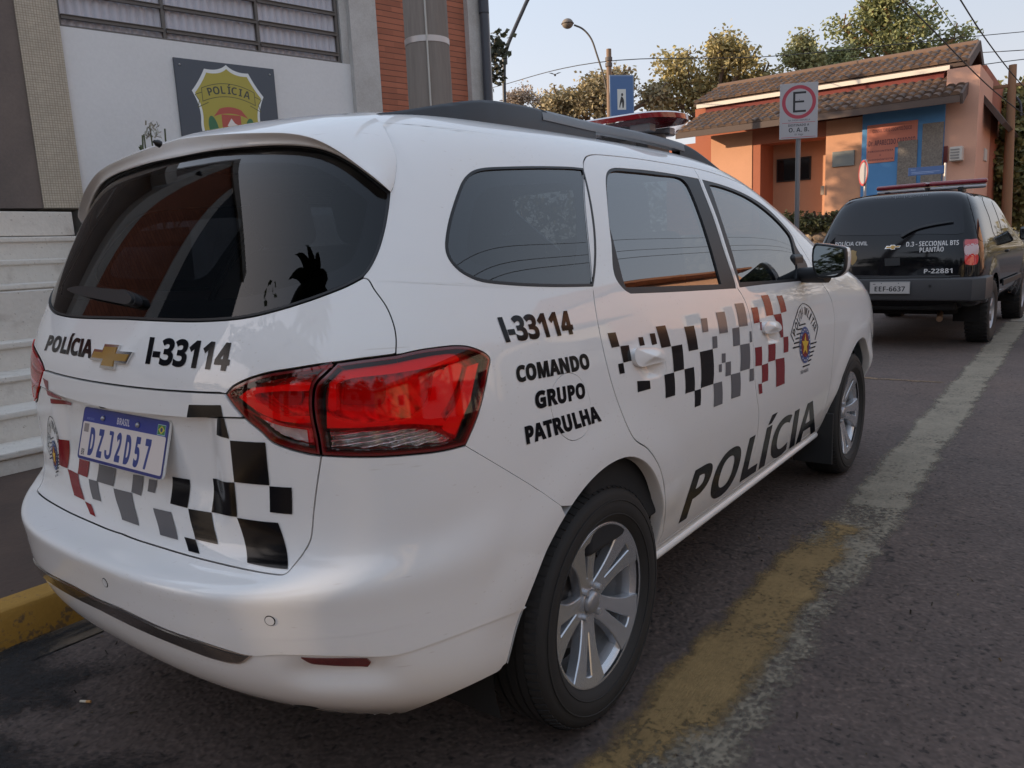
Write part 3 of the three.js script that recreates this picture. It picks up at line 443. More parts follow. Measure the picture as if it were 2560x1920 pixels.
// keep the right half (u >= 0) of an open line that crosses the centre
function rightHalf(line) { const o = []; for (let i = 0; i < line.length; i++) { const p = line[i], q = line[i + 1]; if (p[0] >= 0) o.push(p); if (q && (p[0] < 0) !== (q[0] < 0)) { const t = p[0] / (p[0] - q[0]); o.push([0, lerp(p[1], q[1], t)]); } } return o; }
function bodySkin(CAGE, relief, place, beltRow, bumperRow, square = 0) {
const NC = 18, NR = CAGE.length;
const CP = CAGE.map((r, j) => {
  const [yR, Rz, yS, w, yF, Fz, wR] = r, o = [];
  const up = sstep(beltRow, beltRow + 6, j);
  const bump = sstep(bumperRow + 2, bumperRow, j), rear = [[0, 0], [0.36, -0.008], [lerp(0.66, 0.63, bump), lerp(-0.04, -0.062, bump)], [lerp(0.885, 0.845, bump), lerp(-0.135, -0.185, bump)], [lerp(0.972, 0.955, bump), lerp(-0.29, -0.345, bump)], [0.995, -0.47]];
  rear.map(([fx, dz], i) => i && i < 5 ? [lerp(fx, [0, 0.38, 0.72, 0.94, 0.99][i], square), lerp(dz, [0, -0.003, -0.018, -0.085, -0.25][i], square)] : [fx, dz]).forEach(([fx, dz], i) => o.push([fx * lerp(wR, w, i === 5 ? 0.35 : 0), lerp(yR, yS, [0, 0.02, 0.15, 0.55, 0.9, 1][i]), Rz + dz * lerp(1, 0.92, up)]));
  const z0 = Rz - 0.47, z1 = Fz + 0.42;
  for (let i = 1; i <= 7; i++) { const t = i / 8; o.push([w * (1 - 0.012 * Math.pow(2 * t - 1, 4)), yS, lerp(z0, z1, t)]); }
  [[lerp(0.97, 0.995, up), 0.42], [lerp(0.91, 0.955, up), 0.20], [lerp(0.70, 0.77, up), 0.06], [0.36, 0.01], [0, 0]].forEach(([fx, dz], i) => o.push([fx * w, lerp(yS, yF, [0.2, 0.5, 0.85, 1, 1][i]), Fz + dz]));
  return o;
});
function ctrl(i, j) {
  let sx = 1; if (i < 0) { i = -i; sx = -sx; } if (i >= NC) { i = 2 * (NC - 1) - i; sx = -sx; }
  if (j < 0) { const a = CP[0][i], b = CP[1][i]; return [sx * (2 * a[0] - b[0]), 2 * a[1] - b[1], 2 * a[2] - b[2]]; }
  if (j >= NR) { const a = CP[2 * (NR - 1) - j][i]; return [-sx * a[0], a[1], a[2]]; }
  const a = CP[j][i]; return [sx * a[0], a[1], a[2]];
}
const bs = t => [(1 - t) ** 3 / 6, (3 * t ** 3 - 6 * t * t + 4) / 6, (-3 * t ** 3 + 3 * t * t + 3 * t + 1) / 6, t ** 3 / 6];
function skin0(u, v) {
  u = clamp(u, -NC + 1, NC - 1); v = clamp(v, 0, NR - 1);
  const i = Math.floor(u), j = Math.floor(v), a = bs(u - i), b = bs(v - j); let x = 0, y = 0, z = 0;
  for (let q = 0; q < 4; q++) for (let p = 0; p < 4; p++) { const c = ctrl(i + p - 1, j + q - 1), k = a[p] * b[q]; x += c[0] * k; y += c[1] * k; z += c[2] * k; }
  return V3(x, y, z);
}
function skinR(u, v) {
  const p = skin0(u, v), d = relief(p); if (d === 0) return p;
  const e = 0.02, n = skin0(u + e, v).sub(skin0(u - e, v)).cross(skin0(u, v + e).sub(skin0(u, v - e))).normalize();
  return p.addScaledVector(n, d);
}
const skin = (u, v) => skinR(u, v);
function frame0(u, v, e = 0.02) { const du = skin0(u + e, v).sub(skin0(u - e, v)).divideScalar(2 * e), dv = skin0(u, v + e).sub(skin0(u, v - e)).divideScalar(2 * e); return { du, dv, n: du.clone().cross(dv).normalize() }; }
const skinFrame = (u, v) => frameR(u, v);
function frameR(u, v, e = 0.02) {
  const du = skin(u + e, v).sub(skin(u - e, v)).divideScalar(2 * e), dv = skin(u, v + e).sub(skin(u, v - e)).divideScalar(2 * e);
  return { du, dv, n: du.clone().cross(dv).normalize() };
}
// --- pixel -> (u,v) on the skin lifted by off: a direction from the photograph meets the surface that carries the thing
const GU = 34 * 6, GV = (NR - 1) * 6, grids = {};
let missed = 0;
function gridFor(off) {
  if (grids[off]) return grids[off];
  const pts = [], buckets = new Map();
  for (let b = 0; b <= GV; b++) for (let a = 0; a <= GU; a++) { const u = -17 + a / 6, v = b / 6, p = skin(u, v); if (off) p.addScaledVector(skinFrame(u, v).n, off); pts.push([...toPx(place(p)), p]); }
  for (let b = 0; b < GV; b++) for (let a = 0; a < GU; a++) {
    const k = b * (GU + 1) + a;
    for (const t of [[k, k + 1, k + GU + 1], [k + 1, k + GU + 2, k + GU + 1]]) {
      const q = t.map(i => pts[i]); if (q.some(s => s[2] < 0.1)) continue;
      const ar = (q[1][0] - q[0][0]) * (q[2][1] - q[0][1]) - (q[2][0] - q[0][0]) * (q[1][1] - q[0][1]); if (ar >= 0) continue;   // back faces
      const xs = q.map(s => s[0]), ys = q.map(s => s[1]), x0 = Math.floor(Math.min(...xs) / 16), x1 = Math.floor(Math.max(...xs) / 16), y0 = Math.floor(Math.min(...ys) / 16), y1 = Math.floor(Math.max(...ys) / 16);
      for (let y = y0; y <= y1; y++) for (let x = x0; x <= x1; x++) { const h = y * 4096 + x; if (!buckets.has(h)) buckets.set(h, []); buckets.get(h).push(t); }
    }
  }
  return grids[off] = { pts, buckets };
}
function pxUV(px, py, off = 0) {
  const { pts, buckets } = gridFor(off); let best = null, bz = 1e9;
  for (const t of buckets.get(Math.floor(py / 16) * 4096 + Math.floor(px / 16)) ?? []) {
    const [A, B, C] = t.map(i => pts[i]), d = (B[1] - C[1]) * (A[0] - C[0]) + (C[0] - B[0]) * (A[1] - C[1]);
    const l0 = ((B[1] - C[1]) * (px - C[0]) + (C[0] - B[0]) * (py - C[1])) / d, l1 = ((C[1] - A[1]) * (px - C[0]) + (A[0] - C[0]) * (py - C[1])) / d, l2 = 1 - l0 - l1;
    if (l0 < -1e-4 || l1 < -1e-4 || l2 < -1e-4) continue;
    const w = [l0 / A[2], l1 / B[2], l2 / C[2]], s = w[0] + w[1] + w[2], z = 1 / s;
    if (z < bz) { bz = z; let u = 0, v = 0; t.forEach((i, k) => { u += w[k] / s * (-17 + (i % (GU + 1)) / 6); v += w[k] / s * (Math.floor(i / (GU + 1)) / 6); }); best = [u, v]; }
  }
  if (best) return best;
  missed++; let bd = 1e9, bi = 0; pts.forEach((g, i) => { const d = (g[0] - px) ** 2 + (g[1] - py) ** 2 + g[2] * 4; if (d < bd) { bd = d; bi = i; } });
  return [-17 + (bi % (GU + 1)) / 6, Math.floor(bi / (GU + 1)) / 6];
}
// world (y,z on the right side) -> (u,v): walk the skin
function sideUV(y, z) {
  let u = clamp(6 + (0.3 - z) / 3 * 8, 4, 14), v = 6;
  for (let k = 0; k < 40; k++) { const p = skin0(u, v), f = { du: skin0(u + 0.02, v).sub(p).divideScalar(0.02), dv: skin0(u, v + 0.02).sub(p).divideScalar(0.02) };
    const ey = y - p.y, ez = z - p.z, det = f.du.y * f.dv.z - f.dv.y * f.du.z; u = clamp(u + 0.7 * (ey * f.dv.z - f.dv.y * ez) / det, 2, 16.5); v = clamp(v + 0.7 * (f.du.y * ez - ey * f.du.z) / det, 0, NR - 1); }
  return [u, v];
}
const trace = (pts, closed = false, n = 5, off = 0) => smoothLine(pts, closed, n).map(p => pxUV(p[0], p[1], off));
// shrink an outline by d metres measured on the skin
function shrink(poly, d) {
  const N = poly.length, area = poly.reduce((s, p, i) => { const q = poly[(i + 1) % N]; return s + p[0] * q[1] - q[0] * p[1]; }, 0), sg = area > 0 ? 1 : -1;
  return poly.map((p, i) => {
    const a = poly[(i + N - 1) % N], b = poly[(i + 1) % N], f = skinFrame(p[0], p[1]);
    const E = f.du.lengthSq(), F = f.du.dot(f.dv), G = f.dv.lengthSq(), J = f.du.clone().cross(f.dv).length();
    const dir = (q, r) => { const t = f.du.clone().multiplyScalar(r[0] - q[0]).addScaledVector(f.dv, r[1] - q[1]); return t.lengthSq() > 1e-14 ? t.normalize() : null; };
    const t1 = dir(a, p), t2 = dir(p, b); if (!t1 && !t2) return p;
    const un = f.du.clone().cross(f.dv).normalize(), n1 = t1 && un.clone().cross(t1), n2 = t2 && un.clone().cross(t2);
    let m = n1 && n2 ? n1.clone().add(n2) : (n1 ?? n2).clone(); const L = m.length(); if (L < 1e-6) return p; m.divideScalar(L);
    m.multiplyScalar(sg * d / Math.max(0.45, n1 && n2 ? m.dot(n1) : 1));
    const mu = m.dot(f.du), mv = m.dot(f.dv), det = E * G - F * F;
    return [p[0] + (mu * G - mv * F) / det, p[1] + (E * mv - F * mu) / det];
  });
}
// a sheet cut from the skin: outline/holes in (u,v), lifted by off, with a rim turned inward by depth
function sheet(outline, { holes = [], off = 0, depth = 0.012, edge = 0.035, lift = null, plain = false } = {}) {   // plain: without the pressed relief
  const skin = plain ? skin0 : skinR, skinFrame = plain ? frame0 : frameR;
  const L = lift ?? (() => 0), P0 = (u, v) => { const o = off + L(u, v); const p = skin(u, v); if (o === 0) return p; return p.addScaledVector(skinFrame(u, v).n, o); };
  const { U, P, tris, o, hs } = refine(outline, holes, P0, edge);
  const pos = [], nor = [], uv = [], idx = [];
  const nrm = (u, v) => { if (!lift) return skinFrame(u, v).n; const e = 0.03; return P0(u + e, v).sub(P0(u - e, v)).cross(P0(u, v + e).sub(P0(u, v - e))).normalize(); };
  U.forEach((q, i) => { const n = nrm(q[0], q[1]); pos.push(P[i].x, P[i].y, P[i].z); nor.push(n.x, n.y, n.z); uv.push(P[i].z * 0.7 + P[i].x * 0.7, P[i].y); });
  for (const t of tris) idx.push(t[0], t[1], t[2]);
  if (depth) for (const ring of [o, ...hs]) {
    const N = ring.length;
    for (let i = 0; i < N; i++) {
      const a = ring[i], b = ring[(i + 1) % N], len = P0(a.x, a.y).distanceTo(P0(b.x, b.y)), m = Math.max(1, Math.ceil(len / edge));
      for (let k = 0; k < m; k++) {
        const pa = [lerp(a.x, b.x, k / m), lerp(a.y, b.y, k / m)], pb = [lerp(a.x, b.x, (k + 1) / m), lerp(a.y, b.y, (k + 1) / m)];
        const A = P0(...pa), B = P0(...pb), na = skinFrame(...pa).n, nb = skinFrame(...pb).n, A2 = A.clone().addScaledVector(na, -depth), B2 = B.clone().addScaledVector(nb, -depth);
        const fn = B.clone().sub(A).cross(na).normalize(), s = pos.length / 3; if (!isFinite(fn.x) || fn.lengthSq() < 0.5) continue;
        for (const q of [A, B, B2, A2]) { pos.push(q.x, q.y, q.z); nor.push(fn.x, fn.y, fn.z); uv.push(q.z * 0.7 + q.x * 0.7, q.y); }
        idx.push(s, s + 2, s + 1, s, s + 3, s + 2);
      }
    }
  }
  const g = new THREE.BufferGeometry(); g.setAttribute('position', new THREE.Float32BufferAttribute(pos, 3)); g.setAttribute('normal', new THREE.Float32BufferAttribute(nor, 3)); g.setAttribute('uv', new THREE.Float32BufferAttribute(uv, 2)); g.setIndex(idx);
  return g;
}
return { skin, skinFrame, pxUV, trace, sideUV, shrink, sheet, NR, misses: () => missed };
}
// ================================================================ the white police minivan
// rear centre height, rear z, side height, half width, front height, front z, half width at the rear
const CAGE = [
  [0.240, 0.712, 0.215, 0.735, 0.20, -3.30, 0.770],
  [0.335, 0.830, 0.300, 0.775, 0.24, -3.38, 0.830],
  [0.385, 0.872, 0.360, 0.803, 0.30, -3.45, 0.852],
  [0.440, 0.898, 0.430, 0.828, 0.40, -3.50, 0.860],
  [0.505, 0.910, 0.520, 0.850, 0.50, -3.52, 0.862],
  [0.565, 0.914, 0.590, 0.862, 0.58, -3.51, 0.866],
  [0.598, 0.919, 0.632, 0.867, 0.61, -3.506, 0.871],
  [0.611, 0.917, 0.665, 0.871, 0.635, -3.503, 0.873],
  [0.619, 0.900, 0.705, 0.874, 0.66, -3.50, 0.874],
  [0.629, 0.838, 0.760, 0.876, 0.71, -3.49, 0.876],
  [0.680, 0.800, 0.830, 0.876, 0.76, -3.47, 0.876],
  [0.790, 0.802, 0.900, 0.874, 0.81, -3.43, 0.874],
  [0.920, 0.806, 0.970, 0.869, 0.87, -3.36, 0.869],
  [1.020, 0.802, 1.040, 0.861, 0.94, -3.22, 0.861],
  [1.090, 0.782, 1.105, 0.848, 1.00, -3.00, 0.848],
  [1.160, 0.752, 1.165, 0.830, 1.06, -2.72, 0.830],
  [1.270, 0.705, 1.270, 0.795, 1.20, -2.42, 0.795],
  [1.390, 0.652, 1.385, 0.748, 1.36, -2.08, 0.748],
  [1.500, 0.595, 1.485, 0.698, 1.49, -1.78, 0.698],
  [1.575, 0.525, 1.555, 0.640, 1.56, -1.55, 0.640],
  [1.612, 0.420, 1.600, 0.560, 1.60, -1.35, 0.560],
  [1.640, 0.200, 1.630, 0.400, 1.63, -1.05, 0.400],
  [1.650, 0.000, 1.645, 0.200, 1.645, -0.90, 0.200],
  [1.652, -0.100, 1.652, 0.0, 1.652, -0.85, 0.0],
];
const WHEEL_Z = [0, -2.62], WHEEL_Y = 0.326;
function relief(p) {   // pressed shapes in the sheet metal: arch lips, number plate bay, bumper crease
  let d = 0; const ax = Math.abs(p.x);
  if (ax > 0.7 && p.y < 0.95) for (const wz of WHEEL_Z) { const r = Math.hypot(p.y - WHEEL_Y, p.z - wz); d += (0.008 + Math.max(0, 0.858 - ax)) * sstep(0.56, 0.42, r) * sstep(0.42, 0.62, p.y); }
  if (p.z > 0.5 && p.y > 0.66 && p.y < 1.0) d -= 0.019 * sstep(0.40, 0.325, ax) * sstep(0.70, 0.80, p.y) * sstep(1.0, 0.965, p.y);
  return d;
}
const { skin, skinFrame, pxUV, trace, sideUV, shrink, sheet, NR, misses } = bodySkin(CAGE, relief, p => p, 13, 8);
// ---------------------------------------------------------------- paint and trim
const dustMap = (() => { const a = tileNoise(512, 5, 5, 21), b = tileNoise(512, 256, 2, 22), c = tileNoise(512, 14, 3, 23); return tex(512, (x, y, i) => { const spot = b[i] > 0.80 && c[i] > 0.05 ? 0.30 : 0, film = 0.035 * clamp(a[i] + 0.3 * b[i], 0, 1); const k = spot + film; return sCol(lerp(0.83, 0.42, k), lerp(0.805, 0.34, k), lerp(0.785, 0.27, k)); }, 1, true); })();
const M = {
  white: phys([1, 1, 1], 0.7, { map: dustMap, specularIntensity: 0.25, clearcoat: 1, clearcoatRoughness: 0.015 }),
  whiteFlat: phys([0.79, 0.78, 0.775], 0.34, { clearcoat: 0.6, clearcoatRoughness: 0.12 }),
  black: std([0.012, 0.012, 0.014], 0.45),
  trim: std([0.014, 0.014, 0.016], 0.5),
  rail: std([0.030, 0.032, 0.038], 0.50),
  silver: std([0.42, 0.42, 0.44], 0.36, { metalness: 0.7 }),
  railBar: std([0.17, 0.175, 0.185], 0.4, { metalness: 0.3 }),
  chrome: std([0.72, 0.71, 0.70], 0.10, { metalness: 1 }),
  gold: phys([0.42, 0.24, 0.045], 0.32, { metalness: 0.35, clearcoat: 0.8, clearcoatRoughness: 0.08 }),
  gap: std([0.006, 0.006, 0.007], 0.8),
  glassRear: phys([0.20, 0.205, 0.22], 0.01, { transmission: 1, thickness: 0, ior: 1.42 }),
  glassSide: phys([0.22, 0.26, 0.28], 0.01, { transmission: 1, thickness: 0, ior: 2.8 }),
  glassQuarter: phys([0.18, 0.20, 0.22], 0.01, { transmission: 1, thickness: 0, ior: 1.9 }),
  frit: phys([0.008, 0.009, 0.011], 0.05, { clearcoat: 1, clearcoatRoughness: 0.02 }),
  lensRed: phys([1.0, 0.11, 0.12], 0.02, { transmission: 1, thickness: 0, ior: 1.5 }),
  lensClear: phys([0.95, 0.95, 0.95], 0.02, { transmission: 1, thickness: 0, ior: 1.5 }),
  lampRed: phys([0.85, 0.10, 0.10], 0.25, { clearcoat: 1, clearcoatRoughness: 0.05 }),
  lampPale: phys([0.80, 0.74, 0.73], 0.22, { metalness: 0.4, clearcoat: 1, clearcoatRoughness: 0.04 }),
  lampSilver: std([0.62, 0.61, 0.60], 0.18, { metalness: 0.85 }),
  lampDark: std([0.42, 0.04, 0.04], 0.35),
  lampBlack: phys([0.13, 0.006, 0.010], 0.12, { clearcoat: 1, clearcoatRoughness: 0.04 }),
  decalBlack: phys([0.006, 0.006, 0.008], 0.12, { ior: 1.33 }),
  decalGrey: phys([0.145, 0.138, 0.146], 0.12, { ior: 1.42 }),
  decalRed: phys([0.235, 0.012, 0.018], 0.12, { ior: 1.42 }),
  decalBlue: std([0.03, 0.07, 0.24], 0.35), decalYellow: std([0.72, 0.46, 0.03], 0.35), decalWhite: std([0.75, 0.75, 0.74], 0.35),
  rubber: std([0.019, 0.0175, 0.017], 0.72), seat: std([0.02, 0.02, 0.022], 0.9), plastic: std([0.02, 0.02, 0.021], 0.6),
  under: std([0.012, 0.011, 0.011], 0.95),
};
const van = thing('police_minivan', 'white police minivan with checkered decals and roof light bar beside the yellow kerb', 'car');
const both = (make) => [make(1), make(-1)];
const side = (poly, s) => s > 0 ? poly : mirrorUV(poly);
function pair(name, poly, opt, mat, parent, label) {
  return [1, -1].map(s => part(name, sheet(side(poly, s), { ...opt, holes: (opt.holes ?? []).map(h => side(h, s)), lift: opt.lift && (s > 0 ? opt.lift : (u, v) => opt.lift(-u, v)) }), mat, parent, label));
}
const A3 = pts => zm(3.072, 1420, 380, pts), D3 = pts => zm(3.072, 1480, 700, pts), L3 = pts => zm(3.072, 540, 820, pts), Q1 = pts => zm(1.728, 0, 0, pts), B1 = pts => zm(3.456, 40, 1240, pts), B2 = pts => zm(2.765, 640, 1280, pts), Q3 = pts => zm(1.728, 0, 960, pts), P5 = pts => zm(5.184, 80, 940, pts), R2 = pts => zm(2.572, 960, 220, pts), F6 = pts => zm(4.1475, 1200, 740, pts), M5 = pts => zm(4.147, 1900, 560, pts), T3 = pts => zm(3.072, 0, 800, pts), Q4 = pts => zm(1.728, 1280, 960, pts);
// ---------------------------------------------------------------- lines shared by neighbouring panels (right half)
const spoilerSeam = trace(Q1([[1605, 497], [1650, 540], [1690, 620], [1712, 690], [1708, 760], [1697, 815], [1687, 833]]));
const glassRight = trace(Q1([[1687, 833], [1680, 900], [1662, 1000], [1635, 1090], [1600, 1160], [1570, 1198]]));
const hatchHip = trace(Q1([[1570, 1198], [1592, 1205], [1620, 1250], [1670, 1320], [1703, 1400], [1714, 1460], [1713, 1528]]));
const lampTopOuter = trace(L3([[1383, 203], [1550, 165], [1700, 143], [1850, 130], [1950, 140], [2070, 190], [2108, 235], [2095, 330], [2040, 590], [1990, 740], [1918, 903]]));
const lampTopInner = trace(L3([[1383, 203], [1240, 222], [1100, 240], [930, 265]]));
const lampInnerTop = trace(L3([[930, 265], [800, 280], [600, 312], [400, 345], [250, 390], [130, 450], [75, 510, 1]]));
const lampInnerBot = trace(L3([[75, 510, 1], [140, 600], [230, 700], [350, 800], [430, 875], [550, 925], [700, 965], [812, 982]]));
const lampOuterBot = trace(L3([[812, 982], [1000, 992], [1250, 992], [1500, 975], [1750, 945], [1918, 903]]));
const lampSplit = trace(L3([[930, 265], [850, 345], [770, 430], [748, 560], [760, 700], [790, 840], [812, 982]]));
const bumperSeam = trace([[1164, 1114], [1225, 1150], [1350, 1226], [1403, 1264]]);
const hatchLow = trace([...L3([[812, 982], [770, 1270], [750, 1450]]), ...B2([[393, 110], [380, 190], [340, 270], [280, 350], [200, 432]]), ...B1([[2212, 676], [2000, 640], [1800, 595], [1500, 520], [1200, 430], [1000, 365], [800, 275], [600, 165], [500, 90]])]);
const hatchLowR = rightHalf(hatchLow);
const bumperSplit = rightHalf(trace([...B2([[1883, 658], [1700, 730], [1300, 885], [1120, 950], [1000, 985], [900, 1000], [600, 998], [300, 990], [140, 988]]), ...B1([[2040, 1382], [1800, 1320], [1600, 1255], [1300, 1150], [1100, 1060], [900, 965], [700, 880], [450, 740], [300, 615]])]));
const bumperBottom = rightHalf(trace([...B2([[1720, 1060], [1690, 1100], [1600, 1150], [1400, 1245], [1180, 1340], [1000, 1405], [900, 1430], [800, 1432], [600, 1415], [400, 1390], [200, 1345], [0, 1278]]), ...B1([[1800, 1615], [1600, 1540], [1400, 1458], [1200, 1358], [1000, 1240], [800, 1110], [650, 1010], [500, 905], [400, 820]])]));
const archAt = (wz, a, r = lerp(0.405, 0.374, sstep(1.7, 2.6, a))) => sideUV(WHEEL_Y + r * Math.sin(a), wz + r * Math.cos(a));
const arcUV = (wz, a0, a1, n = 24, r) => Array.from({ length: n + 1 }, (_, i) => archAt(wz, lerp(a0, a1, i / n), r));
// angle of the seam and the split line on the rear arch
const angOf = uv => { const p = skin(...uv); return Math.atan2(p.y - WHEEL_Y, p.z); };
const aSeam = angOf(bumperSeam[bumperSeam.length - 1]), aSplit = angOf(bumperSplit[0]), aLow = angOf(bumperBottom[0]);
// ---------------------------------------------------------------- hatch
let v0 = 19; while (skin(0, v0).z > 0.36) v0 += 0.02;
const E0 = [[0, v0], ...[1, 2, 3, 4, 5, 6, 7].map(i => [lerp(0, spoilerSeam[0][0], i / 8), lerp(v0, spoilerSeam[0][1], Math.pow(i / 8, 2.2))]), ...spoilerSeam];
const glassTop = rightHalf(trace(Q1([[450, 770], [560, 725], [720, 685], [900, 650], [1050, 633], [1200, 625], [1300, 628], [1400, 645], [1500, 690], [1600, 760], [1687, 833]]), false));
const glassBot = rightHalf(trace(Q1([[1570, 1198], [1500, 1235], [1400, 1275], [1300, 1310], [1200, 1340], [1100, 1365], [1000, 1380], [850, 1388], [700, 1385], [550, 1378], [430, 1368]])));
const full = half => [...half, ...mirrorUV(half).reverse()];               // half runs centre -> centre; closes over the mirror side
const glassHalf = [...glassTop, ...glassRight.slice(1), ...glassBot.slice(1)];
const trimSeam = rightHalf(trace(T3([[330, 375], [480, 420], [700, 470], [950, 508], [1200, 535], [1500, 555], [1735, 563]]))).reverse();
const trimLow = rightHalf(trace(T3([[350, 520], [440, 565], [600, 620], [750, 650], [900, 675], [1200, 712], [1500, 738], [1720, 746], [1870, 750]]))).reverse();
const upperHalf = [...glassBot.slice().reverse(), ...hatchHip.slice(1), ...lampTopInner.slice(1), ...lampInnerTop.slice(1), ...trimSeam.slice(1)];
const nearest = (line, p) => line.reduce((b, q, i) => { const d = Math.hypot((q[0] - p[0]), (q[1] - p[1])); return d < b[0] ? [d, i] : b; }, [9, 0])[1];
const kTrim = nearest(lampInnerBot, trimLow[0]);
const trimHalf = [...trimSeam.slice().reverse(), ...lampInnerBot.slice(0, kTrim), ...trimLow];
const lowerHalf = [...trimLow.slice().reverse(), ...lampInnerBot.slice(kTrim), ...hatchLowR.slice(1)];
const tailgate = new THREE.Group(); tailgate.name = 'tailgate'; van.add(tailgate);
part('upper_panel', sheet(shrink(full(upperHalf), 0.0027), {}), M.white, tailgate);
part('trim_bar', sheet(shrink(full(trimHalf), 0.0018), { off: 0.004, depth: 0.032, plain: true }), M.white, tailgate);
part('lower_panel', sheet(shrink(full(lowerHalf), 0.0027), { edge: 0.014 }), M.white, tailgate);
part('rear_window', sheet(shrink(full(glassHalf), 0.003), { off: -0.002, depth: 0.004 }), M.glassRear, tailgate, 'dark tinted rear window');
{ // black border printed round the glass
  part('rubber_seal', sheet(shrink(full(glassHalf), 0.001), { off: 0.001, depth: 0.006, holes: [shrink(full(glassHalf), 0.006)] }), M.trim, tailgate);
  const inner = shrink(full(glassHalf), 0.045);
  part('window_border', sheet(shrink(full(glassHalf), 0.004), { off: -0.006, depth: 0.002, holes: [inner] }), M.frit, tailgate);
}
// ---------------------------------------------------------------- roof spoiler
function resample(pts, n) { const L = [0]; for (let i = 1; i < pts.length; i++) L.push(L[i - 1] + pts[i].distanceTo(pts[i - 1])); const T = L[L.length - 1]; return Array.from({ length: n + 1 }, (_, k) => { const t = T * k / n; let i = 1; while (i < L.length - 1 && L[i] < t) i++; return pts[i - 1].clone().lerp(pts[i], (t - L[i - 1]) / Math.max(1e-9, L[i] - L[i - 1])); }); }
const lifted = (uv, o) => skin(...uv).addScaledVector(skinFrame(...uv).n, o);
function stripMesh(rows, smooth = true, flip = false) {   // rows of equal length -> grid mesh
  const n = rows[0].length, pos = [], idx = [], uv = [];
  rows.forEach((r, j) => r.forEach((p, i) => { pos.push(p.x, p.y, p.z); uv.push(p.x + p.z, p.y); }));
  for (let j = 0; j < rows.length - 1; j++) for (let i = 0; i < n - 1; i++) { const a = j * n + i, b = a + 1, c = a + n, d = c + 1; flip ? idx.push(a, b, c, b, d, c) : idx.push(a, c, b, b, c, d); }
  const g = new THREE.BufferGeometry(); g.setAttribute('position', new THREE.Float32BufferAttribute(pos, 3)); g.setAttribute('uv', new THREE.Float32BufferAttribute(uv, 2)); g.setIndex(idx); g.computeVertexNormals(); return g;
}
const mirX = p => V3(-p.x, p.y, p.z);
{
  const N = 48, lipOff = 0.034, lowOff = 0.008;
  const lipUV = rightHalf(trace(Q1([[470, 675], [560, 640], [700, 607], [900, 580], [1100, 570], [1250, 572], [1350, 592], [1450, 640], [1560, 720], [1640, 785], [1687, 828]]), false, 6, lipOff));
  const lowUV = rightHalf(trace(Q1([[450, 772], [560, 728], [720, 688], [900, 653], [1050, 636], [1200, 628], [1300, 631], [1400, 648], [1500, 693], [1600, 763], [1687, 833]]), false, 6, lowOff));
  const fade = k => sstep(1.0, 0.80, k / N), a = resample(E0.map(q => lifted(q, 0.001)), N), b0 = resample(lipUV.map(q => lifted(q, lipOff)), N), c0 = resample(lowUV.map(q => lifted(q, lowOff)), N);
  const tip = skin(...spoilerSeam[spoilerSeam.length - 1]).addScaledVector(skinFrame(...spoilerSeam[spoilerSeam.length - 1]).n, 0.004);
  const pull = (p, k) => p.clone().lerp(tip, sstep(0.93, 1, k / N));
  const b = b0.map(pull), c = c0.map(pull), rows = [];
  const bez = (p, q, r, t) => p.clone().multiplyScalar((1 - t) ** 2).addScaledVector(q, 2 * t * (1 - t)).addScaledVector(r, t * t);
  const line = k => { // seam -> lip (crowned) -> rounded edge -> low edge -> back under to the glass
    const A = a[k], B = b[k], C = c[k], o = [], up = fade(k), mid = A.clone().lerp(B, 0.55).add(V3(0, 0.018 * up, 0));
    for (let i = 0; i <= 10; i++) o.push(bez(A, mid, B, i / 10 * 0.96));
    const e = B.clone().lerp(C, 0.12).add(V3(0, 0, 0.004 * up)); o.push(B.clone().lerp(e, 0.5), e);
    for (let i = 1; i <= 4; i++) o.push(e.clone().lerp(C, i / 4).add(V3(0, 0, -0.006 * up * Math.sin(Math.PI * i / 4))));
    const D = C.clone().add(V3(0, 0.012, -0.022 * up)); o.push(C.clone().lerp(D, 0.3), D);
    return o;
  };
  for (let k = N; k >= 1; k--) rows.push(line(k)); const mm = []; for (let k = 0; k <= N; k++) mm.push(line(k).map(mirX));
  const sp = part('spoiler', stripMesh([...rows, ...mm], true, false), M.white, tailgate);
  scene.updateMatrixWorld(true); sp.material = new THREE.MeshBasicMaterial({ side: THREE.DoubleSide });
  const hit = new THREE.Raycaster(camP, rayOf(345 * K, 304 * K).normalize()).intersectObject(sp)[0]; sp.material = M.white;
  const np = hit ? hit.point : V3(0, 1.56, 0.62), g = new THREE.LatheGeometry([[0, 0.020], [0.006, 0.018], [0.009, 0.009], [0.013, 0.005], [0.014, -0.010]].map(q => new THREE.Vector2(q[0] * 0.62, q[1] * 0.62)), 14);
  part('washer_nozzle', g.applyQuaternion(new THREE.Quaternion().setFromUnitVectors(V3(0, 1, 0), V3(0.1, 0.35, 0.93).normalize())).translate(np.x, np.y, np.z), M.black, tailgate);
}
// rear wiper, badge, number plate
part('wiper', sheet(trace(Q1([[290, 1248], [330, 1236], [430, 1243], [540, 1260], [568, 1290], [550, 1312], [480, 1302], [400, 1286], [320, 1268]]), true, 4, 0.022), { off: 0.022, depth: 0.016 }), M.black, tailgate);
part('wiper_pivot', sheet(trace(Q1([[520, 1255], [560, 1258], [590, 1285], [585, 1315], [545, 1318], [515, 1300]]), true, 4, 0.012), { off: 0.016, depth: 0.02 }), M.black, tailgate);
{
  const bow = T3([[745, 225, 1], [807, 232, 1], [825, 188, 1], [935, 195, 1], [920, 241, 1], [1035, 250, 1], [985, 342, 1], [900, 335, 1], [892, 381, 1], [782, 366, 1], [797, 318, 1], [708, 307, 1]]);
  const e = trace(bow, true, 1); const b = part('emblem', sheet(e, { off: 0.006, depth: 0.006, edge: 0.03 }), M.chrome, tailgate);
  part('emblem_face', sheet(shrink(e, 0.0062), { off: 0.0075, depth: 0.003, edge: 0.03 }), M.gold, b);
}
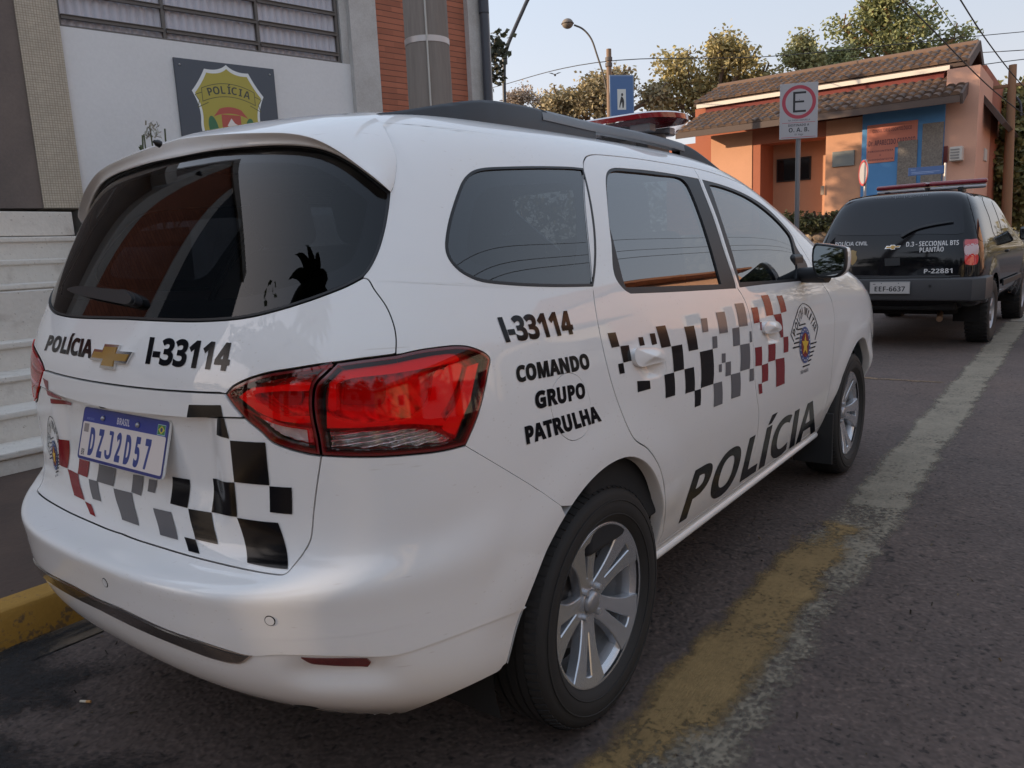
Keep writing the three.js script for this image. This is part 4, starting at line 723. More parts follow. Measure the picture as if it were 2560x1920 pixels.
const plateTex = canvas(1024, 333, (g, w, h) => {
  g.fillStyle = '#0c1f6e'; g.fillRect(0, 0, w, h); g.fillStyle = '#d8ccc6'; g.beginPath(); g.roundRect(16, 92, w - 32, h - 110, 14); g.fill();
  g.fillStyle = '#102a86'; g.fillRect(10, 8, w - 20, 84);
  g.fillStyle = '#c9c4cc'; g.textAlign = 'center'; g.textBaseline = 'middle'; g.save(); g.translate(512, 54); g.scale(0.8, 1); g.font = 'bold 58px sans-serif'; g.fillText('BRASIL', 0, 0); g.restore();
  g.font = '20px sans-serif'; g.fillStyle = '#8a90b8'; g.fillText('MERCOSUL', 104, 70);
  g.fillStyle = '#2c7a3c'; g.fillRect(908, 28, 82, 58); g.strokeStyle = '#9fb8c4'; g.lineWidth = 4; g.strokeRect(908, 28, 82, 58); g.fillStyle = '#c9b83a'; g.beginPath(); g.moveTo(949, 33); g.lineTo(984, 57); g.lineTo(949, 81); g.lineTo(914, 57); g.fill(); g.fillStyle = '#1c2c6a'; g.beginPath(); g.arc(949, 57, 13, 0, 7); g.fill();
  g.fillStyle = '#8d817e'; g.fillRect(36, 104, 62, 54);
  g.fillStyle = '#151515'; g.save(); g.translate(62, 286); g.scale(0.62, 1); g.font = 'bold 56px sans-serif'; g.fillText('BR', 0, 0); g.restore();
  g.fillStyle = '#14307c'; [...'DZJ2D57'].forEach((ch, i) => { g.save(); if (ch === 'J') { g.translate(160 + i * 112, 208); g.strokeStyle = '#14307c'; g.lineWidth = 25; g.lineCap = 'butt'; g.lineJoin = 'round'; g.beginPath(); g.moveTo(-14, -74); g.lineTo(26, -74); g.lineTo(26, 42); g.quadraticCurveTo(26, 76, -6, 76); g.quadraticCurveTo(-36, 76, -36, 36); g.stroke(); g.restore(); return; } g.translate(160 + i * 112, 208); g.scale(0.70, 1.38); g.font = 'bold 168px sans-serif'; g.lineWidth = 9; g.strokeStyle = '#14307c'; g.lineJoin = 'round'; g.strokeText(ch, 0, 4); g.fillText(ch, 0, 4); g.restore(); });
});
{
  const sh = new THREE.Shape(), w = 0.2, h = 0.065, r = 0.012; sh.moveTo(-w + r, -h); sh.lineTo(w - r, -h); sh.quadraticCurveTo(w, -h, w, -h + r); sh.lineTo(w, h - r); sh.quadraticCurveTo(w, h, w - r, h); sh.lineTo(-w + r, h); sh.quadraticCurveTo(-w, h, -w, h - r); sh.lineTo(-w, -h + r); sh.quadraticCurveTo(-w, -h, -w + r, -h);
  const pl = part('number_plate', new THREE.ExtrudeGeometry(sh, { depth: 0.002, bevelEnabled: true, bevelSize: 0.002, bevelThickness: 0.002, bevelSegments: 2 }), M.decalWhite, tailgate);
  pl.position.set(0, 0.8663, 0.7977); pl.rotation.x = -0.2816;
  const fg = new THREE.ShapeGeometry(sh, 6); { const p = fg.attributes.position, u = fg.attributes.uv; for (let i = 0; i < p.count; i++) u.setXY(i, p.getX(i) / 0.4 + 0.5, p.getY(i) / 0.13 + 0.5); }
  part('plate_print', fg.translate(0, 0, 0.0052), new THREE.MeshStandardMaterial({ map: plateTex, roughness: 0.42 }), pl);
  for (const x of [-0.095, 0.07]) part('screw', new THREE.SphereGeometry(0.0065, 10, 6, 0, 6.3, 0, 1.57).rotateX(Math.PI / 2).translate(x, 0.044, 0.006), M.silver, pl);
  const br = part('plate_bracket', rbox(0.30, 0.09, 0.03, 0.006), M.black, tailgate); br.position.set(0, 0.872, 0.778); br.rotation.x = -0.28;
  part('release_handle', sheet(trace(T3([[750, 632, 1], [850, 648, 1], [838, 664], [812, 677], [785, 674], [765, 655]]), true, 4), { off: 0.004, depth: 0.004, edge: 0.02 }), M.black, tailgate);
}
// ---------------------------------------------------------------- lamps
function dome(poly, amt) { // 0 at the outline, amt inside, by distance to the outline in uv
  return (u, v) => { let d = 9; for (const p of poly) d = Math.min(d, Math.hypot((p[0] - u) * 0.13, (p[1] - v) * 0.09)); return amt * sstep(0, 0.05, d); };
}
{
  const inner = [...lampInnerTop, ...lampInnerBot.slice(1), ...lampSplit.slice(1, -1).reverse()], outer = [...lampTopInner.slice().reverse(), ...lampTopOuter.slice(1), ...lampOuterBot.slice(1, -1).reverse(), ...lampSplit.slice().reverse()];
  const clearIn = trace(L3([[235, 622, 1], [330, 678], [500, 745], [708, 780, 1], [722, 905, 1], [600, 880], [490, 842], [350, 748]]), true), clearOut = trace(L3([[842, 797, 1], [1150, 790], [1500, 770], [1640, 778], [1760, 818], [1840, 868, 1], [1700, 900], [1400, 930], [1000, 938], [858, 932, 1]]), true);
  const bright = { in: trace(L3([[140, 535, 1], [230, 470], [420, 445], [720, 420], [735, 470], [420, 490], [260, 520], [330, 590], [480, 680], [720, 690], [715, 730], [480, 725], [300, 655]]), true), top: trace(L3([[850, 420, 1], [930, 320, 1], [1400, 255], [1850, 195], [1890, 240], [1750, 280], [1400, 340], [960, 400], [905, 440], [900, 640], [850, 640]]), true), low: trace(L3([[830, 650, 1], [900, 700], [1100, 735], [1500, 690], [1650, 560], [1700, 330], [1770, 320], [1720, 600], [1800, 760, 1], [1500, 745], [1100, 775], [830, 780, 1]]), true) };
  const cell = { in: trace(L3([[340, 490, 1], [600, 480, 1], [580, 590], [430, 590]]), true), out: trace(L3([[945, 440, 1], [1300, 395, 1], [1290, 560], [1260, 595], [935, 600, 1]]), true), curve: trace(L3([[1790, 290], [1910, 270], [1880, 420], [1760, 650], [1700, 690]]), true), corner: trace(L3([[1960, 290, 1], [2050, 260, 1], [1985, 560, 1], [1860, 830, 1], [1760, 780], [1870, 600]]), true) };
  for (const s of [1, -1]) {
    for (const [nm, poly, clr] of [['inner_tail_lamp', inner, clearIn], ['outer_tail_lamp', outer, clearOut]]) {
      const L = new THREE.Group(); L.name = nm; (nm[0] === 'i' ? tailgate : van).add(L);
      const P = side(shrink(poly, 0.002), s), C = side(clr, s), isIn = nm[0] === 'i';
      part('housing', sheet(P, { off: -0.045, depth: -0.046, edge: 0.03 }), M.lampDark, L);
      part('bezel', sheet(side(shrink(poly, 0.003), s), { off: 0.001, depth: 0.014, holes: [side(shrink(poly, 0.0085), s)], edge: 0.03 }), M.lampBlack, L);
      const LP = side(shrink(poly, 0.0082), s);
      part('red_lens', sheet(LP, { off: 0.004, depth: 0.006, holes: [C] }), M.lensRed, L);
      part('clear_lens', sheet(side(shrink(clr, 0.001), s), { off: 0.003, depth: 0.01 }), M.lensClear, L);
      part('reflector', sheet(LP, { off: -0.036, depth: 0, edge: 0.02, lift: (u, v) => 0.004 * Math.sin(u * 40) * Math.sin(v * 30) }), M.lampRed, L);
      for (const [k, q] of Object.entries(bright)) if ((k === 'in') === isIn) part('light_guide', sheet(side(q, s), { off: -0.012, depth: 0.02, edge: 0.03 }), M.lampRed, L);
      for (const [k, q] of Object.entries(cell)) if ((k === 'in') === isIn) part('bulb_chamber', sheet(side(q, s), { off: k === 'out' || k === 'in' ? -0.028 : -0.014, depth: 0.012, edge: 0.03 }), k === 'out' || k === 'in' ? M.lampDark : M.lampRed, L);
      // ribbed reverse-lamp reflector behind the clear lens
      part('ribbed_reflector', sheet(side(shrink(clr, 0.002), s), { off: -0.016, depth: 0.02, edge: 0.008, lift: isIn ? (u, v) => 0.004 * Math.sin(u * 110) * Math.sin(v * 90) : (u, v) => 0.006 * Math.sin(v * 60) + 0.002 * Math.sin(u * 25) }), isIn ? M.lampPale : M.lampSilver, L);
    }
  }
}
// ---------------------------------------------------------------- bumper
{
  const up = [...hatchLowR.slice().reverse(), ...lampOuterBot.slice(1), ...bumperSeam.slice(1), ...arcUV(0, aSeam, aSplit, 14), ...bumperSplit.slice(1)];
  const low = [...bumperSplit.slice().reverse(), ...arcUV(0, aSplit, aLow, 12).slice(1), ...bumperBottom.slice(1)];
  const bumper = new THREE.Group(); bumper.name = 'rear_bumper'; van.add(bumper);
  const refl = trace(B2([[303, 1020, 1], [390, 1030], [600, 1036], [768, 1040, 1], [794, 1072, 1], [770, 1110, 1], [600, 1106], [480, 1096], [370, 1075]]), true);
  const dent = trace(B2([[40, 1105, 1], [300, 1012, 1], [600, 1030], [790, 1038, 1], [810, 1080], [765, 1190], [600, 1215], [350, 1215], [150, 1170]]), true);
  const dc = dent.reduce((a, q) => [a[0] + q[0] / dent.length, a[1] + q[1] / dent.length], [0, 0]), du = Math.max(...dent.map(q => Math.abs(q[0] - dc[0]))), scoop = (u, v) => -0.020 * Math.exp(-Math.pow((Math.abs(u) - dc[0] - 0.1) / (du * 0.75), 4) - Math.pow((v - dc[1]) / 0.55, 2));
  part('upper_skin', sheet(shrink(full(up), 0.0015), { edge: 0.03, off: 0.001 }), M.white, bumper);
  part('lower_skin', sheet(shrink(full(low), 0.0012), { off: -0.003, edge: 0.025, lift: scoop }), M.white, bumper);
  for (const s of [1, -1]) { const r = part('reflector', sheet(side(refl, s), { off: -0.001, depth: 0.01, lift: (u, v) => scoop(u, v) * 0.85 }), M.lampBlack, bumper); }
  const strip = rightHalf(trace(B1([[300, 625], [450, 742], [700, 882], [900, 967], [1100, 1062], [1300, 1152], [1600, 1257], [1800, 1322], [2040, 1382, 1], [1960, 1440], [1890, 1446], [1700, 1402], [1400, 1290], [1100, 1165], [900, 1070], [650, 940], [400, 790]])));
  const st = part('trim_strip', sheet(full(strip), { off: 0.0015, depth: 0.006 }), M.chrome, bumper);
  part('strip_face', sheet(shrink(full(strip), 0.0042), { off: 0.0032, depth: 0.004 }), phys([0.05, 0.04, 0.036], 0.2, { metalness: 0.1, clearcoat: 1, clearcoatRoughness: 0.05 }), st);
  for (const [cx, cy] of [[675.6, 1551], [264, 1456]]) { // parking sensors
    const uv = pxUV(cx, cy), uu = uv[0], f = skinFrame(uu, uv[1]), p = skin(uu, uv[1]), q = new THREE.Quaternion().setFromUnitVectors(V3(0, 0, 1), f.n);
    const sr = part('parking_sensor', new THREE.TorusGeometry(0.0105, 0.0012, 6, 20).applyQuaternion(q).translate(...p.clone().addScaledVector(f.n, 0.001).toArray()), M.gap, bumper);
    part('sensor_face', new THREE.CircleGeometry(0.0098, 20).applyQuaternion(q).translate(...p.clone().addScaledVector(f.n, 0.0022).toArray()), M.whiteFlat, sr);
  }
}
function inPoly(poly, x, y) { let c = 0; for (let i = 0, j = poly.length - 1; i < poly.length; j = i++) { const [xi, yi] = poly[i], [xj, yj] = poly[j]; if ((yi > y) !== (yj > y) && x < (xj - xi) * (y - yi) / (yj - yi) + xi) c ^= 1; } return c; }
// ---------------------------------------------------------------- doors, side windows
const sillY = z => 0.298 + 0.004 * z;
const shutRear = trace(ov([[1261, 372], [1264, 440], [1276, 560], [1284, 650], [1300, 740], [1325, 840], [1355, 920], [1372, 950], [1400, 970], [1425, 1010], [1436, 1060], [1437, 1110], [1432, 1150]]));
const topRear = trace(A3([[118, 120], [121, 75], [140, 38], [190, 22], [300, 27], [500, 48], [700, 78], [963, 123]]));
const topFront = trace(A3([[963, 123], [1100, 158], [1250, 210], [1380, 272], [1500, 372], [1600, 478], [1700, 595], [1768, 700]]));
const shutMid = trace([...A3([[963, 123], [1010, 205], [1125, 500], [1215, 780], [1290, 1000], [1302, 1045], [1332, 1092], [1370, 1170], [1402, 1290], [1420, 1450], [1426, 1600]]), ...D3([[1246, 700], [1264, 880], [1281, 1010], [1277, 1110], [1263, 1250], [1225, 1400]])]);
const shutFront = trace([...A3([[1768, 700], [1832, 800]]), ...D3([[1770, 30], [1830, 130], [1862, 280], [1862, 430], [1850, 600], [1830, 800], [1800, 950], [1768, 1080]])]);
const doorBase = (z0, z1, n = 10) => Array.from({ length: n + 1 }, (_, i) => sideUV(0.345, lerp(z0, z1, i / n)));
const zA = skin(...shutRear[shutRear.length - 1]).z + 0.005, zB = skin(...shutMid[shutMid.length - 1]).z + 0.03, zC = skin(...shutFront[shutFront.length - 1]).z;
const rearDoor = [...shutRear.slice().reverse(), ...topRear.slice(3), ...shutMid.slice(1), ...doorBase(zB, zA)];
const frontDoor = [...topFront, ...shutFront.slice(1), ...doorBase(zC, zB), ...shutMid.slice().reverse().slice(0, -1)];
const trimR = trace(A3([[290, 210], [300, 155], [335, 126], [500, 130], [700, 152], [905, 186, 1], [1003, 205, 1], [1118, 500], [1208, 780], [1283, 1000], [1292, 1048, 1], [800, 1076], [482, 1088, 1], [438, 1062], [372, 980], [347, 900], [333, 700], [320, 600], [298, 350]]), true);
const glassR = trace(A3([[302, 215], [314, 172], [348, 146], [500, 152], [700, 174], [860, 197], [915, 240], [955, 315], [1025, 495], [1102, 735], [1180, 1015, 1], [900, 1025], [600, 1034], [448, 1038, 1], [432, 1000], [400, 880], [345, 660], [320, 560], [305, 350]]), true);
const trimF = trace(A3([[1028, 211, 1], [1090, 226], [1200, 258], [1350, 318], [1500, 408], [1620, 518], [1718, 636], [1760, 740], [1838, 870], [1850, 985, 1], [1500, 1018], [1318, 1041, 1], [1306, 1000], [1232, 780], [1142, 500]]), true);
const glassF = trace(A3([[1086, 252, 1], [1112, 252], [1250, 292], [1400, 362], [1550, 472], [1660, 582], [1712, 655], [1740, 760], [1764, 885], [1758, 970, 1], [1540, 988], [1322, 1000, 1], [1272, 800], [1182, 520], [1112, 315]]), true);
const cupR = trace(D3([[298, 560], [325, 524], [400, 516], [480, 518], [540, 545], [562, 620], [570, 690], [545, 738], [480, 764], [400, 772], [352, 725], [318, 650]]), true), gripR = trace(D3([[300, 560], [315, 530], [400, 520], [480, 522], [530, 546], [549, 590], [546, 612], [440, 648], [340, 664], [308, 625]]), true);
const cupF = trace(D3([[1302, 350], [1330, 318], [1400, 316], [1436, 350], [1446, 420], [1444, 470], [1400, 490], [1345, 488], [1322, 450], [1306, 400]]), true), gripF = trace(D3([[1303, 350], [1330, 320], [1395, 318], [1428, 348], [1434, 378], [1400, 400], [1345, 412], [1312, 408]]), true);
for (const s of [1, -1]) for (const [nm, poly, tr, gl, cup, grip, lab] of [['rear_door', rearDoor, trimR, glassR, cupR, gripR], ['front_door', frontDoor, trimF, glassF, cupF, gripF]]) {
  const G = new THREE.Group(); G.name = nm; van.add(G);
  part('door_skin', sheet(side(shrink(poly, 0.002), s), { holes: [side(tr, s), side(cup, s)] }), M.white, G);
  part('window_frame', sheet(side(shrink(tr, 0.0005), s), { off: -0.001, depth: 0.02, holes: [side(gl, s)] }), M.trim, G);
  part('window_pane', sheet(side(shrink(gl, -0.003), s), { off: -0.006, depth: 0 }), M.glassSide, G);
  const cd = dome(cup, -0.028), gd = dome(grip, 0.020);
  part('handle_cup', sheet(side(shrink(cup, -0.0005), s), { off: -0.0005, depth: 0, edge: 0.012, lift: (u, v) => cd(Math.abs(u), v) }), M.white, G);
  part('handle', sheet(side(grip, s), { off: 0.012, depth: 0.012, edge: 0.012, lift: (u, v) => gd(Math.abs(u), v) }), M.white, G);
}
const qwin = trace([...R2([[478, 655], [510, 588], [560, 538], [620, 517], [800, 506], [1000, 503], [1200, 508], [1279, 516, 1]]), ...ov([[1281, 619, 1], [1200, 620], [1100, 616], [1030, 606], [985, 580], [963, 545], [966, 490]])], true);
const qin = trace(ov([[1012, 535], [1018, 480], [1035, 425], [1062, 403], [1130, 397], [1228, 396], [1243, 412], [1250, 500], [1247, 560], [1234, 580], [1150, 581], [1050, 573], [1022, 562]]), true);
for (const s of [1, -1]) {
  const g = new THREE.Group(); g.name = 'quarter_window'; van.add(g);
  part('window_pane', sheet(side(shrink(qwin, 0.003), s), { off: -0.002, depth: 0.004 }), M.glassQuarter, g);
  part('rubber_seal', sheet(side(shrink(qwin, 0.0005), s), { off: 0.0012, depth: 0.006, holes: [side(shrink(qwin, 0.007), s)] }), M.trim, g);
  part('window_border', sheet(side(shrink(qwin, 0.004), s), { off: -0.006, depth: 0.002, holes: [side(qin, s)] }), M.frit, g);
}
const flap = trace(F6([[905, 800], [1010, 832], [1098, 960], [1145, 1120], [1140, 1300], [1080, 1440], [960, 1495], [850, 1432], [780, 1300], [735, 1130], [750, 970], [820, 852]]), true);
// ---------------------------------------------------------------- body shell (quarters, roof, sills, front wings, bonnet) in two mirrored halves
{
  const back = [...E0, ...glassRight.slice(1), ...hatchHip.slice(1), ...lampTopOuter.slice(1), ...bumperSeam.slice(1)];
  const sill = []; const a1 = Math.atan2(sillY(-0.38) - WHEEL_Y, -0.384), a2 = Math.atan2(sillY(-2.2) - WHEEL_Y, 0.384);
  const pA = archAt(0, Math.PI - 0.03), pB = archAt(-2.62, 0.03), zp = skin(...pA).z, zq = skin(...pB).z;
  for (let i = 0; i <= 16; i++) sill.push(sideUV(sillY(lerp(zp, zq, i / 16)), lerp(zp, zq, i / 16)));
  const frontArch = arcUV(-2.62, 0.03, Math.PI - 0.12, 30);
  const nose = []; const last = frontArch[frontArch.length - 1]; for (let i = 1; i <= 10; i++) nose.push([lerp(last[0], 17, i / 10), lerp(last[1], 1.0, sstep(0, 0.3, i / 10))]);
  const ws = [[17, 14.75], [16, 14.8], [15, 14.95], [14.65, 15.1], [14.35, 15.4], [14.25, 16.2], [14.25, 17], [14.3, 17.8], [14.5, 18.5], [15.1, 18.75], [16, 18.85], [17, 18.9]];
  const half = [...back, ...arcUV(0, aSeam, Math.PI - 0.03, 30).slice(1), ...sill.slice(1), ...frontArch.slice(1), ...nose, ...ws, [17, NR - 1.001], [12, NR - 1.001], [6, NR - 1.001], [0, NR - 1.001]];
  const doors = [...shutRear.slice().reverse(), ...topRear.slice(3), ...topFront.slice(1), ...shutFront.slice(1), ...doorBase(zC, zA, 20)];
  const gs = [1, -1].map(s => sheet(side(half, s), { holes: [side(shrink(doors, -0.0022), s), side(qwin, s), side(shrink(flap, -0.0015), s)], depth: 0.010, edge: 0.04 }));
  part('body_shell', gs, M.white, van);
  part('windscreen', [1, -1].map(s => sheet(side(ws, s), { off: -0.003, depth: 0 })), M.glassSide, van);
  for (const s of [1, -1]) part('fuel_flap', sheet(side(flap, s), { off: 0.0005 }), M.white, van).visible = true;
  // rubber-dark seals under the shut lines
  const seal = [];
  const ribbon = (line, w, off) => { const rows = line.map((q, i) => { const a = line[Math.max(0, i - 1)], b = line[Math.min(line.length - 1, i + 1)], f = skinFrame(...q), t = f.du.clone().multiplyScalar(b[0] - a[0]).addScaledVector(f.dv, b[1] - a[1]).normalize(), n = f.n.clone().cross(t), p = skin(...q).addScaledVector(f.n, off); return [p.clone().addScaledVector(n, w / 2), p.clone().addScaledVector(n, -w / 2)]; }); return stripMesh(rows); };
  for (const l of [E0.slice(7), glassRight, hatchHip, lampTopOuter, bumperSeam, hatchLowR, shutRear, topRear, shutMid, shutFront, flap, [...flap.slice(-1), flap[0]], lampTopInner, lampInnerTop, trimSeam, lampSplit, lampOuterBot, glassBot, glassTop]) for (const s of [1, -1]) seal.push(ribbon(side(l, s), 0.03, -0.0085));
  part('seam_seals', seal, M.gap, van);
  // wheel housings, floor, sill beads, mud flap
  for (const wz of WHEEL_Z) for (const s of [1, -1]) {
    const pts = []; for (let i = 0; i <= 24; i++) { const a = lerp(-0.35, Math.PI + 0.35, i / 24); pts.push([Math.cos(a) * 0.41, Math.sin(a) * 0.41]); }
    const rows = [0.785, 0.70, 0.56].map((x, k) => pts.map(([dz, dy]) => V3(s * (x - (k ? 0 : Math.abs(dz) * 0.02)), WHEEL_Y + dy, wz + dz)));
    rows.push(pts.map(([dz, dy]) => V3(s * 0.55, WHEEL_Y + dy * 0.1, wz + dz * 0.1)));
    part('wheel_housing', stripMesh(rows), M.under, van);
  }
  for (const wz of WHEEL_Z) for (const s of [1, -1]) { // rolled arch lips
    const rows = [[], [], []]; for (let i = 0; i <= 40; i++) { const a = lerp(0.06, Math.PI - 0.04, i / 40), p = skin(...archAt(wz, a)), c = Math.cos(a), q = Math.sin(a);
      rows[0].push(V3(s * (p.x + 0.0005), p.y, p.z)); rows[1].push(V3(s * (p.x - 0.006), p.y - 0.004 * q, p.z - 0.004 * c)); rows[2].push(V3(s * (p.x - 0.035), p.y - 0.006 * q, p.z - 0.006 * c)); }
    part('arch_lip', stripMesh(rows, true, s > 0), M.white, van);
  }
  part('underbody', [rbox(1.06, 0.10, 3.9, 0.04, 0, 0.30, -1.32), rbox(1.5, 0.08, 1.75, 0.03, 0, 0.32, -1.31), rbox(1.1, 0.12, 0.34, 0.04, 0, 0.36, 0.58)], M.under, van);
  for (const s of [1, -1]) {
    const path = []; for (let i = 0; i <= 12; i++) { const z = lerp(zp - 0.01, zq + 0.02, i / 12), p = skin(...sideUV(sillY(z) + 0.006, z)); path.push([s * (p.x - 0.004), p.y, p.z]); }
    part('sill_bead', tube(path, 0.017, 10, 24), M.white, van);
    part('mud_flap', rbox(0.19, 0.26, 0.012, 0.004, s * 0.755, 0.275, -2.62 + 0.40), M.plastic, van);
  }
  // front end, not seen from here but part of the car
  for (const s of [1, -1]) part('headlamp', sheet(side([[13.3, 12.2], [14.4, 12.6], [15.4, 11.9], [15.2, 10.9], [14.2, 10.8]], s), { off: 0.004, depth: 0.01 }), M.lensClear, van);
  part('grille', sheet([[16.1, 10.6], [16.1, 8.2], [17, 8.0], [17, 11]], { off: 0.004, depth: 0.008 }), M.black, van);
}
// ---------------------------------------------------------------- lettering and checkers printed on the body
const livery = {};
function decal(name, polys, mat, parent = van, o = {}) { return part(name, polys.map(p => sheet(p.o ?? p, { holes: p.h ?? [], off: 0.0011 + (o.extra ?? 0), depth: 0, edge: o.edge ?? 0.03, plain: !!o.plain })), mat, parent); }
function glyphShapes(str, f = font) { // shapes in units of cap height (baseline 0, capitals 1), x from 0 to 1 over the word; a plain upright I
  const size = 1 / 0.7138, k = size / f.data.resolution, cap = Math.max(...f.generateShapes('H', size)[0].extractPoints(2).shape.map(p => p.y)), out = []; let x = 0;
  for (const ch of str) {
    if (ch === 'I' || ch === 'Í') { out.push({ o: [[x + 0.07, 0], [x + 0.29, 0], [x + 0.29, 1], [x + 0.07, 1]], h: [] }); if (ch === 'Í') out.push({ o: [[x + 0.10, 1.08], [x + 0.24, 1.08], [x + 0.42, 1.30], [x + 0.20, 1.30]], h: [] }); x += 0.36; continue; }
    for (const s of f.generateShapes(ch, size)) { const e = s.extractPoints(4), g = a => a.map(p => [p.x / cap + x, p.y / cap]); out.push({ o: g(e.shape), h: e.holes.map(g) }); }
    x += (f.data.glyphs[ch] ?? f.data.glyphs['?']).ha * k / cap;
  }
  let x0 = 1e9, x1 = -1e9; for (const s of out) for (const p of s.o) { x0 = Math.min(x0, p[0]); x1 = Math.max(x1, p[0]); }
  const n = a => a.map(p => [(p[0] - x0) / (x1 - x0), p[1]]); return out.map(s => ({ o: n(s.o), h: s.h.map(n) }));
}
function dens(poly, m = 0.06) { const o = []; poly.forEach((p, i) => { const q = poly[(i + 1) % poly.length]; o.push(p); const n = Math.floor(Math.hypot(q[0] - p[0], (q[1] - p[1]) * 0.4) / m); for (let k = 1; k <= n; k++) o.push([lerp(p[0], q[0], k / (n + 1)), lerp(p[1], q[1], k / (n + 1))]); }); return o; }
function lettering(str, quad, off = 0, f = font, P = pxUV) { // quad: cap-height box TL TR BR BL in photo pixels
  const H = homography(quad), go = a => dens(a).map(p => P(...H(p[0], p[1]), off));
  return glyphShapes(str, f).map(s => ({ o: go(s.o), h: s.h.map(go) }));
}
const quadUV = q => trace(q.map(p => [p[0], p[1], 1]), true, 1).flatMap((p, i, a) => { const n = a[(i + 1) % a.length]; return [p, ...[1, 2, 3].map(k => [lerp(p[0], n[0], k / 4), lerp(p[1], n[1], k / 4)])]; });
{
  const b1 = D3([[117, 408], [178, 402], [210, 510], [150, 520], [215, 508], [280, 500], [302, 620], [240, 635], [198, 645], [238, 637], [250, 715], [212, 722], [353, 441], [388, 437], [404, 500], [366, 507], [440, 412], [480, 408], [498, 490], [460, 500], [487, 358], [560, 348], [605, 508], [532, 522], [705, 360], [780, 350], [814, 532], [742, 547], [608, 510], [690, 494], [705, 685], [627, 707], [708, 685], [780, 668], [787, 850], [715, 873], [553, 728], [628, 710], [636, 885], [563, 908], [826, 553], [925, 530], [930, 797], [834, 830], [786, 850], [834, 835], [832, 960], [787, 978], [345, 776], [442, 772], [448, 835], [350, 862]]);
  const g1 = D3([[832, 297], [880, 292], [892, 395], [848, 403], [948, 250], [1015, 242], [1043, 402], [978, 412], [1092, 182], [1160, 176], [1195, 350], [1128, 360], [922, 435], [958, 430], [962, 520], [925, 528], [1075, 372], [1128, 362], [1135, 500], [1083, 510], [1208, 395], [1222, 392], [1228, 475], [1210, 480], [994, 565], [1024, 562], [1024, 632], [996, 638], [1136, 498], [1208, 485], [1210, 680], [1136, 702], [1024, 633], [1064, 624], [1064, 730], [1023, 740], [972, 650], [995, 645], [995, 705], [974, 708], [1208, 685], [1240, 678], [1242, 770], [1208, 780], [1063, 727], [1136, 708], [1137, 890], [1067, 913], [931, 797], [996, 778], [1000, 950], [932, 977]]);
  const r1 = D3([[1295, 120], [1350, 113], [1392, 268], [1338, 277], [1415, 122], [1458, 118], [1493, 240], [1450, 254], [1220, 213], [1268, 207], [1287, 325], [1242, 334], [1392, 267], [1450, 257], [1468, 438], [1449, 442], [1287, 325], [1301, 322], [1303, 385], [1292, 385], [1468, 440], [1505, 432], [1506, 550], [1470, 560], [1250, 520], [1302, 510], [1303, 655], [1253, 662], [1352, 497], [1407, 487], [1405, 615], [1352, 630], [1302, 655], [1350, 637], [1350, 772], [1303, 790], [1407, 610], [1475, 595], [1478, 795], [1413, 822], [1276, 800], [1303, 795], [1308, 868], [1283, 877]]);
  const b2 = Q3([[944, 146], [970, 148], [992, 235], [942, 218], [996, 243], [1148, 252], [1166, 436], [1014, 422], [1166, 440], [1262, 446], [1264, 562], [1168, 552], [918, 408], [1014, 424], [1026, 573], [915, 553], [747, 400], [822, 412], [812, 535], [738, 516], [816, 538], [915, 555], [943, 692], [846, 670], [1026, 576], [1203, 598], [1244, 800], [1070, 772], [798, 660], [846, 672], [864, 734], [817, 722]]);
  const g2 = Q3([[664, 535], [742, 553], [771, 673], [694, 652], [493, 450], [572, 470], [603, 612], [530, 586], [577, 390], [622, 398], [612, 483], [570, 467], [646, 410], [680, 416], [671, 471], [640, 463], [430, 335], [502, 358], [492, 442], [420, 420], [386, 410], [424, 420], [440, 507], [404, 496]]);
  const r2 = [...P5([[620, 1040], [752, 1090], [725, 1315], [600, 1265], [470, 1205], [605, 1270], [690, 1610], [555, 1545], [362, 812], [482, 835], [467, 1195], [360, 1145], [250, 290], [522, 345], [515, 382], [255, 352]]), ...B1([[600, 45], [655, 72], [692, 180], [645, 155]])];
  const quads = a => Array.from({ length: a.length / 4 }, (_, i) => a.slice(i * 4, i * 4 + 4));
  for (const [set, m] of [[b1, M.decalBlack], [g1, M.decalGrey], [r1, M.decalRed]]) for (const q of quads(set)) { const p = quadUV(q); decal('checker_decal', [p], m); decal('checker_decal', [mirrorUV(p)], m); }
  for (const [set, m] of [[b2, M.decalBlack], [g2, M.decalGrey], [r2, M.decalRed]]) for (const q of quads(set)) decal('checker_decal', [quadUV(q)], m, tailgate, { edge: 0.014, extra: 0.0006 });
  const onTrim = Q3([[846, 85], [962, 90], [972, 139], [850, 136]]); decal('checker_decal', [quadUV(onTrim)], M.decalBlack, tailgate, { extra: 0.0042, plain: true });
  const redTrim = P5([[168, 20], [252, 62], [258, 178], [207, 150], [214, 172], [515, 268], [512, 290], [235, 245]]); for (const q of quads(redTrim)) decal('checker_decal', [quadUV(q)], M.decalRed, tailgate, { extra: 0.0042, plain: true });
  const words = [
    ['unit_number', 'I-33114', F6([[185, 231], [915, 160], [975, 386], [272, 474]]), van, 'unit number I-33114 above the words'],
    ['word', 'COMANDO', F6([[372, 735], [1108, 602], [1140, 745], [390, 890]]), van], ['word', 'GRUPO', F6([[568, 1000], [1072, 905], [1090, 1048], [585, 1165]]), van], ['word', 'PATRULHA', F6([[465, 1362], [1205, 1146], [1252, 1290], [487, 1530]]), van],
    ['word', 'POLÍCIA', Q4([[792, 375], [1325, 58], [1308, 204], [720, 600]]), van],
    ['word', 'POLÍCIA', T3([[385, 121], [722, 158], [700, 290], [345, 228]]), tailgate], ['unit_number', 'I-33114', T3([[1158, 138], [1790, 184], [1748, 386], [1122, 330]]), tailgate],
  ];
